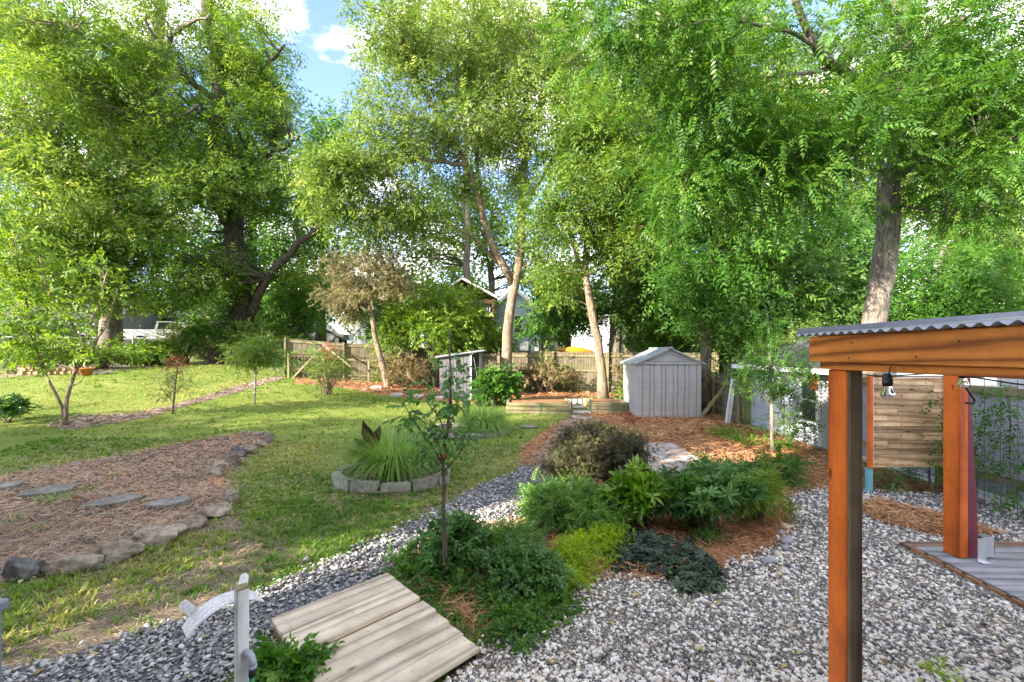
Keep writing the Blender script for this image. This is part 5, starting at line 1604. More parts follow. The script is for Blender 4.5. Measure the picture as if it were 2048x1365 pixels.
def polyline(pts, n):
    pts = np.asarray(pts, float)
    if len(pts) < 3: 
        t = np.linspace(0, 1, n)[:, None]; return pts[0] * (1 - t) + pts[-1] * t
    d = np.concatenate([[0], np.cumsum(np.linalg.norm(np.diff(pts, axis=0), axis=1))])
    # Catmull-Rom
    out = []
    P = np.vstack([2*pts[0] - pts[1], pts, 2*pts[-1] - pts[-2]])
    for s in np.linspace(0, d[-1], n):
        i = min(np.searchsorted(d, s, side='right') - 1, len(pts) - 2)
        t = (s - d[i]) / (d[i+1] - d[i] + 1e-9)
        p0, p1, p2, p3 = P[i], P[i+1], P[i+2], P[i+3]
        out.append(.5 * ((2*p1) + (-p0+p2)*t + (2*p0-5*p1+4*p2-p3)*t*t + (-p0+3*p1-3*p2+p3)*t**3))
    return np.array(out)

def tree(name, label, trunk, r0, r1, limbs, blobs, leafmat, barkmat, templates, lsize, per, sigma, seed=0, cat='tree', group=None, ivy=0, droop=.2, twig_r=.03, base_flare=1.35, tone_bias=0.0, hollow=.55, ivy_limit=1.0, ridge=0.0, bsides=5):
    """trunk: points; limbs: [(points, ra, rb)]; blobs: [(centre, (rx, ry, rz), clusters)]"""
    rng = np.random.default_rng(seed)
    base = np.asarray(trunk[0], float)
    t = thing(name, label, cat, base, group)
    mb = MB(); nodes, nrad = [], []
    NT = 18 if ridge == 0 else 70
    pl = polyline(trunk, 18); rr = np.linspace(r0, r1, 18); rr[0] *= base_flare; rr[1] *= 1 + (base_flare - 1) * .35
    pl[1:-1] += rng.normal(0, r0 * .12, (16, 3)) * np.array([1, 1, .2])
    if ridge:
        mb.tube(polyline(pl, NT), np.interp(np.linspace(0, 17, NT), np.arange(18), rr), 34, True, ridge, seed)
    else:
        mb.tube(pl, rr, 14, True, .10, seed)
    k0 = 5
    nodes += list(pl[k0:]); nrad += list(rr[k0:])
    for pts, ra, rb in limbs:
        q = polyline(pts, 12); qr = np.linspace(ra, rb, 12)
        q[1:-1] += rng.normal(0, ra * .3, (10, 3))
        mb.tube(q, qr, 8); nodes += list(q[3:]); nrad += list(qr[3:])
    mb.build('trunk', barkmat, t, True)
    nodes = np.array(nodes); nrad = np.array(nrad)
    bm_ = MB(); pos, outw, tone = [], [], []
    for c, rad, nc in blobs:
        c = np.asarray(c, float); rad = np.asarray(rad, float)
        d = unit(rng.normal(size=(nc, 3))); rfrac = (hollow + (1 - hollow) * rng.random(nc) ** .7)
        rfrac = np.where(rng.random(nc) < .2, rng.random(nc) * hollow, rfrac)
        P = c + d * rad * rfrac[:, None]
        for p, dd in zip(P, d):
            cost = np.linalg.norm(nodes - p, axis=1) + 1.4 * np.maximum(0, nodes[:, 2] - p[2] + .2)
            i = int(np.argmin(cost)); a = nodes[i]
            L = np.linalg.norm(p - a)
            mid = (a + p) / 2 + np.array([0, 0, .12 * L]) + rng.normal(0, .06 * L, 3)
            tt = np.linspace(0, 1, 6)[:, None]
            br = (1 - tt)**2 * a + 2 * tt * (1 - tt) * mid + tt**2 * p
            br[1:-1] += rng.normal(0, .02 * L, (4, 3))
            ra = min(nrad[i] * .6, twig_r * (1 + .35 * L))
            bm_.tube(br, np.linspace(ra, twig_r * .2, 6), bsides, False)
            m = int(per * (.6 + .8 * rng.random()))
            w = rng.random(m) < .3
            o = rng.normal(0, 1, (m, 3)) * sigma * np.array([1, 1, .62])
            tb = .45 + .55 * rng.random(m)
            onb = (1 - tb)[:, None]**2 * a + (2 * tb * (1 - tb))[:, None] * mid + (tb**2)[:, None] * p
            q = np.where(w[:, None], onb + rng.normal(0, sigma * .45, (m, 3)), p + o)
            pos.append(q); outw.append(unit(q - p) + .6 * dd + .4 * unit(p - a))
            ct = rng.normal(.45 + tone_bias, .13)
            tone.append(ct + rng.normal(0, .2, m))
    bm_.build('branches', barkmat, t, True, kind='stuff')
    pos = np.vstack(pos); outw = np.vstack(outw)
    leaf_cloud('crown', leafmat, t, pos, outw, templates, lsize, rng, droop, tone=np.concatenate(tone))
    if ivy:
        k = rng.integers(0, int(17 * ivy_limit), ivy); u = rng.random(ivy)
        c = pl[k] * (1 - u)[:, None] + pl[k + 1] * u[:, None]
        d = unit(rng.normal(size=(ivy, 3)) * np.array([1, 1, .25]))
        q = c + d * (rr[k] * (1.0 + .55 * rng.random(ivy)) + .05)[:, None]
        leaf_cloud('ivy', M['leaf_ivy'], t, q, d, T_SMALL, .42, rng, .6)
    return t

def blob(px, py, d, wx, wy, dz, nc):
    return (at(px, py, d), (wx / 880 * d, dz, wy / 880 * d), nc)

def shrub(name, label, c, rad, n, leafmat, templates, lsize, seed=0, stems=9, stem_mat=None, cat='shrub', group=None, clumps=22, sigma=.22, droop=.2, low=.0, tone_bias=0.0, hollow=.5, up_bias=1.0):
    rng = np.random.default_rng(seed)
    c = np.asarray(c, float); rad = np.asarray(rad, float)      # c: base centre on the ground
    t = thing(name, label, cat, c, group)
    ctr = c + np.array([0, 0, rad[2] * (1.0 - low)])
    d = unit(rng.normal(size=(clumps, 3))); d[:, 2] = np.abs(d[:, 2]) * 1.0 - .38 * rng.random(clumps)
    P = ctr + d * rad * (hollow + (1 - hollow) * rng.random(clumps)[:, None] ** .6)
    far_ = rng.random(clumps) < .25
    P = np.where(far_[:, None], ctr + (P - ctr) * (1 + .38 * rng.random((clumps, 1))), P)
    sm = MB()
    for i in range(min(max(stems, clumps), 60)):
        p = P[i % clumps]
        a = c + np.array([rng.normal(0, rad[0] * .14), rng.normal(0, rad[1] * .14), -.02])
        mid = a * .45 + p * .55 + np.array([rng.normal(0, .05), rng.normal(0, .05), .06 * rad[2]])
        tt = np.linspace(0, 1, 5)[:, None]
        br = (1 - tt)**2 * a + 2 * tt * (1 - tt) * mid + tt**2 * p
        r_ = .007 + .012 * rad[2]
        sm.tube(br, np.linspace(r_, r_ * .3, 5), 5, False)
    sm.build('stems', stem_mat or M['twig'], t, True)
    k = rng.integers(0, clumps, n)
    pos = P[k] + rng.normal(0, 1, (n, 3)) * rad * sigma
    z0 = terrain(pos[:, 0], pos[:, 1]) + .03
    pos[:, 2] = np.maximum(pos[:, 2], z0 + .03 * rng.random(n))
    tone = rng.normal(.42, .14, clumps)[k] + rng.normal(0, .2, n) + tone_bias
    leaf_cloud('foliage', leafmat, t, pos, unit(pos - ctr) + .5 * d[k], templates, lsize, rng, droop, up_bias, tone=tone)
    return t

def ground_cover(name, label, outline, n, leafmat, templates, lsize, h=.12, seed=0, cat='ground cover', lumps=.6, group=None):
    """a mat of leaves over an outline on the ground"""
    rng = np.random.default_rng(seed)
    poly = gp(*outline)
    lo = poly.min(0); hi = poly.max(0)
    p = lo + rng.random((n * 3, 2)) * (hi - lo)
    ed = edge_dist(p[:, 0], p[:, 1], poly); ins = in_poly(p[:, 0], p[:, 1], poly)
    keep = (ins | (ed < .06)) & (rng.random(len(p)) < np.clip(.35 + ed * 5, 0, 1))
    keep &= rng.random(len(p)) < (1 - lumps) + lumps * np.clip(vnoise(p[:, 0]*6, p[:, 1]*6, seed) * 1.8 - .2, 0, 1)
    p = p[keep][:n]; ed = ed[keep][:n]
    c = poly.mean(0)
    t = thing(name, label, cat, (c[0], c[1], tz(c[0], c[1])), group)
    hh = h * (.35 + .9 * vnoise(p[:, 0]*4, p[:, 1]*4, seed + 3)) * np.clip(ed / .12 + .25, 0, 1)
    z = terrain(p[:, 0], p[:, 1]) + .035 + hh * rng.random(len(p)) ** .5
    pos = np.column_stack([p, z])
    rd = np.column_stack([rng.normal(0, 1, (len(p), 2)), rng.random(len(p)) * .5])
    tone = np.clip(vnoise(p[:, 0]*3, p[:, 1]*3, seed + 5) * .5 + rng.normal(.2, .22, len(p)), 0, 1)
    leaf_cloud('foliage', leafmat, t, pos, rd, templates, lsize, rng, .05, 1.2, tone=tone)
    sm = MB()
    for i in range(0, min(len(pos), 160), 4):
        a = pos[i]; b_ = a + np.array([rng.normal(0, .12), rng.normal(0, .12), 0]); b_[2] = tz(b_[0], b_[1]) + .03
        sm.tube([b_, (a + b_)/2 + np.array([0, 0, .02]), a], .0028, 4, False)
    sm.build('stems', M['twig'], t, kind='stuff')
    return t

# ------------------------------------------------------------------ trees
def gz(p): return np.array([p[0], p[1], tz(p[0], p[1]) - .1])
def trunk_px(d, *pts, base=None):
    out = [at(x, y, d) for x, y in pts]
    out[0] = gz(out[0]) if base is None else gz(np.array(base))
    return out

# unseen tree row added left behind the viewpoint to shade and dapple the lawn
rng_s = random.Random(12)
for i, x in enumerate(np.arange(-12.85, -50, -3.9)):
    h_ = (13.0 if i in (0, 1, 2) else 11.2 if i < 4 else 9.8) + rng_s.uniform(-.5, .5); y = (.25, -1.0)[i] if i < 2 else -2.6 + rng_s.uniform(-.5, .3)
    tree('added_shade_tree', ['first', 'second', 'third', 'fourth', 'fifth', 'sixth', 'seventh', 'eighth', 'ninth', 'tenth'][i] + ' unseen tree from the house in the row added for shade', [(x, y, -.1), (x + .1, y, h_ * .4), (x, y + .1, h_ * .7), (x, y, h_ - .6)], .3, .06, [],
         [((x, y, h_ * .24), (2.0, 1.7, h_ * .26), 26), ((x, y, h_ * .55), (2.0, 1.7, h_ * .25), 26), ((x, y, h_ * .82), (1.7, 1.5, h_ * .17), 18)], M['leaf_bright'], M['bark_grey'], T_SPRAY, 1.0, 24, .55, 700 + i, group='unseen trees added to shade the near lawn', bsides=3)

# big ivy-clad tree on the left
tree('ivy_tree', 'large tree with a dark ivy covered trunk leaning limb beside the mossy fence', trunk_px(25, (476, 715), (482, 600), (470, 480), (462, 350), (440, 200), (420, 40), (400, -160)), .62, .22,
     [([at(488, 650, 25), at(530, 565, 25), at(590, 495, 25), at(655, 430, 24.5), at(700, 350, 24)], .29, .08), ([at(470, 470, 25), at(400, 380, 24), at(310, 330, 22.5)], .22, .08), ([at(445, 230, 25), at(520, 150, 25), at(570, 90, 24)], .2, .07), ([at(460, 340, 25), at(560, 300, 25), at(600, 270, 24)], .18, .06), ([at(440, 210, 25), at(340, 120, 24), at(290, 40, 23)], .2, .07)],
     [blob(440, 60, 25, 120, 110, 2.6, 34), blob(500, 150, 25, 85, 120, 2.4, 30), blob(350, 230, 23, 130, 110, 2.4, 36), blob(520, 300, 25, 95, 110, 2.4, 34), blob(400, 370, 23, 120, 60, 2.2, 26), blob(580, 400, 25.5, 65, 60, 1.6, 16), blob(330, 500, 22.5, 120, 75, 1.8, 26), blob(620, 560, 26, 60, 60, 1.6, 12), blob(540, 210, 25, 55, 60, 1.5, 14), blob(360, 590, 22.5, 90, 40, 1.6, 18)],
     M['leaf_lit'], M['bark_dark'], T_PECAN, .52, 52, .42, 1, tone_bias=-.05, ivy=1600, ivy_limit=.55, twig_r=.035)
tree('pecan_tree', 'broad sunlit tree with pale green leaves towering over the chain link fence', trunk_px(24, (222, 712), (224, 640), (236, 480), (262, 330), (296, 180), (318, 50), (330, -140)), .50, .2,
     [([at(240, 470, 24), at(170, 380, 22), at(80, 330, 20)], .22, .06), ([at(260, 350, 24), at(330, 260, 23), at(390, 210, 22)], .2, .06), ([at(300, 170, 24), at(200, 90, 22), at(110, 50, 20)], .2, .06), ([at(228, 560, 24), at(160, 520, 22), at(60, 500, 20)], .16, .05), ([at(310, 100, 24), at(360, 60, 23), at(420, 30, 22)], .16, .05)],
     [blob(110, 70, 21, 150, 110, 2.4, 46), blob(60, 230, 20, 120, 100, 2.2, 40), blob(210, 180, 22, 130, 110, 2.2, 44), blob(80, 380, 20, 130, 85, 2.0, 38), blob(240, 340, 22, 110, 90, 2.0, 34), blob(60, 490, 19.5, 110, 55, 1.6, 24), blob(200, 480, 21.5, 110, 70, 1.8, 30), blob(300, 60, 23, 110, 80, 2.0, 26), blob(250, 570, 22, 100, 45, 1.5, 18), blob(90, 580, 20.5, 110, 50, 1.5, 20), blob(330, 430, 22, 80, 70, 1.6, 20)],
     M['leaf_lit'], M['bark_grey'], T_PECAN, .50, 56, .40, 2, tone_bias=.1, twig_r=.03)
tree('pecan_tree', 'outer tree filling the frame corner above the grey house', trunk_px(28, (-90, 715), (-80, 500), (-60, 250), (-40, -100)), .4, .15, [([at(-70, 420, 28), at(20, 330, 27), at(100, 270, 26)], .16, .05)],
     [blob(0, 80, 27, 140, 140, 2.5, 30), blob(-10, 330, 27, 130, 140, 2.5, 30), blob(10, 540, 27, 110, 60, 2, 16)], M['leaf_green'], M['bark_grey'], T_PECAN, .6, 50, .6, 3)

# forked tree in the middle
tree('forked_tree', 'tall forked tree with a sunlit tan trunk in front of the blue house', [gz(at(1010, 760, 19.5)), at(1014, 690, 19.5), at(1020, 620, 19.5), at(1030, 560, 19.5), at(1044, 480, 19.5), at(1042, 400, 19.5), at(1050, 320, 19.3), at(1052, 200, 19), at(1060, 60, 18.6)], .25, .08,
     [([at(1028, 570, 19.5), at(990, 510, 19.3), at(965, 430, 19), at(935, 340, 18.6), at(890, 250, 18.2), at(830, 140, 17.6), at(780, 40, 17.2)], .19, .05),
      ([at(968, 440, 19), at(955, 330, 19), at(960, 230, 19), at(940, 120, 18.6)], .11, .04),
      ([at(1000, 530, 19.4), at(940, 470, 19), at(860, 440, 18.5), at(760, 430, 18)], .08, .025), ([at(930, 330, 18.6), at(850, 320, 18), at(760, 330, 17.6), at(680, 360, 17.2)], .09, .025),
      ([at(1046, 420, 19.5), at(1100, 330, 19.2), at(1150, 240, 19)], .10, .03), ([at(1052, 250, 19.2), at(1110, 150, 18.8), at(1140, 50, 18.4)], .09, .03), ([at(1050, 300, 19.3), at(1010, 180, 19), at(1000, 60, 18.6)], .09, .03), ([at(890, 250, 18.2), at(800, 230, 17.6), at(720, 200, 17.2)], .07, .02)],
     [blob(770, 80, 17.4, 75, 90, 1.8, 26), blob(880, 90, 17.8, 110, 90, 2.0, 38), blob(1010, 80, 18.5, 120, 90, 2.2, 40), blob(800, 220, 17.4, 95, 70, 1.7, 24), blob(930, 230, 18.3, 110, 75, 2, 32), blob(690, 350, 17.2, 80, 45, 1.5, 20), blob(800, 370, 17.8, 90, 60, 1.6, 24), blob(740, 450, 17.8, 95, 40, 1.4, 18), blob(1080, 220, 18.8, 90, 90, 2, 28), blob(870, 470, 18.6, 60, 30, 1.2, 7), blob(1150, 120, 18.6, 90, 100, 2, 28), blob(660, 400, 17.2, 50, 35, 1.1, 10), blob(920, 340, 18.4, 70, 40, 1.3, 12), blob(1060, 350, 19.2, 60, 45, 1.4, 10), blob(860, 300, 20, 80, 60, 1.5, 16), blob(740, 290, 17.4, 70, 50, 1.5, 14), blob(1000, 300, 21, 70, 60, 1.3, 12), blob(820, 430, 18, 70, 30, 1.2, 10), blob(650, 330, 17, 40, 30, 1, 8), blob(1090, 480, 19, 45, 50, 1.3, 9)],
     M['leaf_olive'], M['bark_tan'], T_PECAN, .44, 42, .36, 4, twig_r=.022, tone_bias=.05)

# trunks by the back fence
tree('slender_tree', 'curved tan trunk lit by the sun in front of the picket fence', [gz(at(1207, 797, 18.0)), at(1203, 740, 18), at(1194, 680, 18), at(1183, 610, 18), at(1170, 545, 18), at(1175, 470, 18), at(1165, 380, 17.8), at(1170, 260, 17.5)], .205, .07,
     [([at(1172, 550, 18), at(1150, 500, 17.8), at(1130, 440, 17.4), at(1090, 400, 17)], .13, .04), ([at(1173, 480, 18), at(1230, 400, 17.6), at(1270, 330, 17.2)], .11, .03), ([at(1168, 380, 17.8), at(1210, 280, 17.5), at(1240, 180, 17)], .09, .03)],
     [blob(1110, 440, 17.2, 70, 55, 1.4, 18), blob(1200, 380, 17.4, 100, 80, 1.8, 34), blob(1160, 270, 17.2, 100, 80, 1.8, 30), blob(1260, 300, 17, 100, 90, 1.8, 34), blob(1240, 470, 17.4, 90, 60, 1.5, 24), blob(1120, 560, 18.2, 40, 40, 1.0, 8)],
     M['leaf_lit'], M['bark_tan'], T_PECAN, .44, 56, .42, 5, twig_r=.022)
tree('shade_tree', 'stout tree with dense shady leaves just behind the picket fence', [gz(at(1228, 760, 23)), at(1230, 690, 23), at(1234, 600, 23), at(1240, 520, 23), at(1250, 400, 22.5), at(1260, 250, 22)], .36, .12,
     [([at(1234, 600, 23), at(1290, 560, 22.5), at(1360, 545, 22)], .14, .04), ([at(1240, 520, 23), at(1300, 430, 22.4), at(1350, 360, 22)], .14, .04), ([at(1235, 570, 23), at(1200, 500, 22.5), at(1160, 470, 22)], .12, .04)],
     [blob(1280, 560, 22, 100, 60, 2, 30), blob(1340, 450, 22, 110, 80, 2, 36), blob(1240, 420, 22, 90, 80, 2, 26), blob(1300, 620, 22.4, 90, 35, 1.6, 20), blob(1150, 610, 23, 45, 45, 1.4, 10), blob(1260, 200, 21.5, 120, 120, 2.2, 34)],
     M['leaf_deep'], M['bark_grey'], T_PECAN, .55, 56, .5, 6)
tree('slender_tree', 'thin straight trunk standing above the resin shed roof', [gz(at(1342, 760, 24)), at(1341, 600, 24), at(1338, 470, 24), at(1336, 300, 23.5), at(1330, 120, 23)], .16, .06,
     [([at(1338, 470, 24), at(1390, 400, 23.5), at(1430, 330, 23)], .08, .03)],
     [blob(1360, 270, 22.5, 110, 110, 2, 30), blob(1390, 120, 22, 110, 100, 2, 26), blob(1420, 380, 22.5, 80, 60, 1.6, 20), blob(1320, 40, 22, 100, 70, 2, 20)],
     M['leaf_olive'], M['bark_tan'], T_PECAN, .5, 52, .5, 7)
tree('slender_tree', 'pale mottled trunk right beside the resin shed', [gz(at(1416, 832, 15.2)), at(1413, 760, 15.3), at(1409, 680, 15.3), at(1412, 600, 15.3), at(1420, 520, 15.3), at(1424, 450, 15.2), at(1430, 340, 15)], .21, .08,
     [([at(1420, 520, 15.3), at(1460, 450, 15), at(1500, 400, 14.6)], .09, .03), ([at(1413, 600, 15.3), at(1380, 540, 15), at(1340, 520, 14.8)], .06, .02), ([at(1424, 450, 15.2), at(1390, 380, 15), at(1350, 330, 14.8)], .08, .025)],
     [blob(1400, 420, 14.8, 90, 60, 1.4, 24), blob(1500, 420, 14.6, 90, 70, 1.4, 24), blob(1360, 560, 15, 70, 45, 1.1, 14), blob(1450, 560, 15, 70, 50, 1.1, 14), blob(1430, 300, 14.6, 100, 80, 1.6, 26), blob(1400, 640, 15.4, 50, 40, .9, 9)],
     M['leaf_green'], M['bark_tan'], T_PECAN, .42, 56, .4, 8, ivy=120, ivy_limit=.5)
tree('slender_tree', 'dark slim trunk between the shed and the garage roof', [gz(at(1495, 780, 19)), at(1493, 660, 19), at(1480, 540, 19), at(1470, 400, 18.6)], .16, .07, [([at(1480, 540, 19), at(1530, 470, 18.6), at(1570, 440, 18)], .07, .02)],
     [blob(1520, 500, 18, 80, 60, 1.4, 20), blob(1480, 360, 18, 80, 80, 1.6, 20), blob(1460, 640, 18.6, 60, 40, 1.2, 12)], M['leaf_deep'], M['bark_dark'], T_PECAN, .48, 54, .45, 9)

# walnut over the pergola
tree('walnut_tree', 'big walnut tree with a ridged grey trunk rising behind the wooden screen', [gz((7.62, 9.05, 0)), at(1742, 745, 9.05), at(1748, 640, 9.05), at(1766, 560, 9.0), at(1778, 470, 9.0), at(1778, 340, 9.0), at(1792, 220, 8.9), at(1800, 90, 8.8), at(1812, -90, 8.6), at(1830, -300, 8.5)], .235, .13,
     [([at(1788, 250, 8.95), at(1730, 170, 8.4), at(1672, 135, 8.0), at(1636, 100, 7.6), at(1606, 30, 7.3), at(1580, -60, 7.0)], .11, .05),
      ([at(1670, 135, 8.0), at(1590, 150, 7.6), at(1500, 160, 7.2), at(1420, 190, 6.9)], .045, .012), ([at(1640, 95, 7.6), at(1560, 60, 7.2), at(1440, 40, 6.9), at(1360, 60, 6.6)], .04, .012),
      ([at(1778, 345, 9.0), at(1690, 320, 8.5), at(1590, 330, 8.0), at(1480, 340, 7.7), at(1380, 345, 7.4)], .055, .012), ([at(1775, 370, 9), at(1850, 320, 8.4), at(1950, 290, 7.8), at(2060, 280, 7.4)], .06, .015),
      ([at(1798, 130, 8.8), at(1880, 60, 8.2), at(1980, 20, 7.6)], .07, .02), ([at(1785, 280, 9), at(1720, 245, 8.2), at(1700, 300, 7.6)], .04, .012), ([at(1776, 410, 9), at(1860, 420, 8.6), at(1960, 440, 8.2)], .035, .01), ([at(1800, 80, 8.8), at(1760, -20, 8.2), at(1700, -120, 7.8)], .09, .03)],
     [blob(1450, 300, 7.6, 130, 55, .8, 26), blob(1580, 290, 7.8, 110, 60, .9, 20), blob(1690, 270, 8, 80, 60, .9, 14), blob(1490, 400, 8, 120, 40, .8, 14), blob(1630, 385, 8.2, 80, 25, .7, 8), blob(1880, 220, 8, 130, 90, 1, 34), blob(1980, 120, 7.6, 110, 100, 1, 28), blob(1960, 330, 8, 110, 60, .9, 24), blob(1850, 60, 8, 110, 80, 1, 22), blob(1720, 210, 7.6, 60, 40, .8, 9), blob(1420, 170, 6.8, 110, 55, .8, 18), blob(1330, 70, 6.6, 120, 60, .8, 20), blob(1540, 10, 7, 80, 40, .8, 7), blob(1720, 40, 7.6, 60, 45, .8, 8), blob(1940, 410, 8.3, 100, 30, .7, 10), blob(1360, 380, 7.5, 70, 40, .7, 10), blob(1200, 40, 6.4, 80, 40, .6, 9)],
     M['leaf_walnut'], M['bark_grey'], T_WALNUT, .34, 29, .36, 10, twig_r=.012, base_flare=1.25, droop=.12, ridge=.16)

# backdrop trees on the right and far away
bd_spec = [
 ('dense dark tree behind the garage roof', 1560, 17, 560, [(1560, 560, 100, 80), (1620, 640, 90, 50), (1520, 640, 70, 50)], 'leaf_deep'),
 ('mid green tree filling the space beside the walnut trunk', 1690, 19, 560, [(1680, 480, 100, 90), (1660, 590, 100, 60), (1760, 560, 80, 80)], 'leaf_green'),
 ('bushy green tree above the pergola roof', 1880, 16, 560, [(1880, 560, 120, 80), (1850, 620, 120, 40), (1960, 610, 100, 45)], 'leaf_green'),
 ('yellow green sunlit tree at the frame edge', 2010, 22, 480, [(1990, 480, 110, 100), (1950, 380, 90, 80), (2050, 560, 80, 80)], 'leaf_olive'),
 ('tall olive tree behind the walnut crown', 1700, 26, 320, [(1650, 300, 150, 120), (1780, 380, 120, 90), (1550, 180, 120, 100)], 'leaf_olive'),
 ('tall pale tree behind the upper walnut crown', 1880, 27, 250, [(1880, 200, 150, 130), (1980, 300, 110, 110), (1760, 120, 110, 90)], 'leaf_olive'),
 ('olive crown showing between the forked tree and walnut', 1480, 26, 230, [(1460, 230, 110, 100), (1540, 300, 90, 90), (1400, 60, 110, 70)], 'leaf_olive'),
 ('dark tree closing the gap beyond the ivy tree', 640, 36, 430, [(640, 330, 60, 90), (690, 300, 55, 70), (610, 480, 70, 70), (690, 480, 60, 60)], 'leaf_green'),
 ('rounded pale tree above the timber porch', 900, 44, 600, [(900, 560, 65, 40), (950, 590, 50, 30), (850, 600, 40, 30)], 'leaf_bright'),
 ('grey green tree behind the white house', 790, 48, 600, [(800, 580, 60, 50), (760, 620, 50, 40)], 'leaf_green'),
 ('distant tree behind the blue house roof', 1110, 46, 600, [(1110, 580, 60, 35), (1170, 600, 50, 40)], 'leaf_deep'),
 ('distant tree over the grey house roof', 1330, 42, 590, [(1300, 590, 80, 50), (1400, 580, 80, 50)], 'leaf_deep'),
 ('distant green tree behind the pickup truck', 330, 48, 620, [(330, 610, 90, 50), (420, 620, 70, 45), (240, 630, 60, 40)], 'leaf_deep'),
 ('distant tree behind the dark car', 110, 46, 610, [(110, 590, 90, 60), (30, 620, 60, 40), (190, 600, 50, 60)], 'leaf_green'),
 ('tall backdrop tree between the two pale trunks', 1230, 34, 300, [(1200, 200, 90, 110), (1260, 380, 90, 90), (1150, 330, 60, 80)], 'leaf_green'),
 ('backdrop tree right of the dark slim trunk', 1560, 24, 420, [(1540, 400, 90, 80), (1600, 480, 90, 70), (1480, 480, 80, 70)], 'leaf_green'),
 ('pale backdrop tree between the limbs of the forked tree', 980, 34, 470, [(960, 470, 60, 50), (1010, 420, 60, 60), (900, 400, 60, 50), (1090, 520, 50, 60)], 'leaf_bright'),
 ('leafy tree screening the white house by the ivy tree', 600, 30, 630, [(590, 640, 40, 40), (640, 590, 50, 40), (560, 600, 40, 40)], 'leaf_green'),
 ('small tree screening the far blue house corner', 1130, 27, 640, [(1110, 640, 40, 35), (1140, 590, 40, 40)], 'leaf_green'),
 ('leafy tree in front of the grey clapboard house', 1370, 26, 620, [(1350, 610, 60, 40), (1400, 660, 50, 35), (1300, 650, 40, 30)], 'leaf_green'),
 ('tall dense backdrop tree behind the ivy trunk', 500, 33, 250, [(480, 120, 90, 110), (520, 330, 80, 110), (420, 300, 80, 100), (440, 480, 90, 70), (560, 470, 70, 60), (590, 600, 60, 50)], 'leaf_green'),
 ('tall dense backdrop tree behind the sunlit pecan', 200, 32, 250, [(160, 150, 120, 120), (290, 250, 110, 120), (150, 400, 120, 100), (310, 450, 100, 90)], 'leaf_green'),
 ('tall airy backdrop tree behind the forked tree crown', 930, 31, 200, [(860, 70, 90, 90), (1000, 60, 100, 90), (960, 210, 90, 80), (1110, 80, 70, 90), (800, 480, 60, 40)], 'leaf_olive'),
 ('upper backdrop crown beside the walnut limb', 1420, 30, 160, [(1380, 60, 80, 70), (1480, 40, 70, 50), (1300, 120, 70, 80)], 'leaf_olive'),
 ('shady tree behind the picket fence end', 1450, 25, 600, [(1440, 600, 70, 60), (1480, 660, 70, 40)], 'leaf_deep'),
 ('backdrop tree beside the garage gable', 1780, 24, 640, [(1740, 650, 90, 40), (1900, 660, 120, 35), (1620, 670, 60, 25)], 'leaf_deep'),
]
for i, (lab, px, d, ty, bl, mt) in enumerate(bd_spec):
    base = gz(at(px, 700, d))
    blobs = [blob(x, y, d - .5, wx, wy, 1.6 * d / 20, int(10 + wx * wy / 330)) for x, y, wx, wy in bl]
    tree('backdrop_tree', lab, [base, (base + at(px, ty, d)) / 2 + np.array([.2, 0, 0]), at(px, ty, d), at(px + 10, ty - 70, d)], .010 * d + .04, .06, [([at(px, (ty + 700) / 2, d), at((px + bl[0][0]) / 2, (ty + bl[0][1]) / 2, d), at(*bl[0][:2], d)], .1, .03)],
         blobs, M[mt], M['bark_dark'] if 'dark' in lab else M['bark_grey'], T_SPRAY if i % 3 == 0 else T_PECAN, .029 * d if d < 30 else .025 * d, 33, .028 * d if d < 30 else .022 * d, 50 + i, group='trees beyond the fences', twig_r=.03, bsides=3)

# grey-leaved leaning tree by the fence
tree('leaning_tree', 'crooked leaning trunk with sparse grey leaves in front of the fence', [gz(at(778, 762, 19.6)), at(765, 735, 19.6), at(757, 700, 19.6), at(748, 660, 19.6), at(740, 600, 19.6), at(735, 540, 19.5), at(720, 500, 19.4)], .16, .045,
     [([at(738, 590, 19.6), at(770, 570, 19.4), at(820, 556, 19.2)], .05, .015), ([at(740, 600, 19.6), at(700, 560, 19.4), at(670, 540, 19.2)], .05, .015)],
     [blob(700, 570, 19.4, 55, 45, 1.2, 24), blob(740, 530, 19.4, 70, 35, 1.2, 22), blob(790, 560, 19.3, 45, 30, 1, 12), blob(690, 610, 19.5, 40, 25, 1, 9)], M['leaf_grey'], M['bark_tan'], T_SPRAY, .30, 40, .32, 90, twig_r=.02)

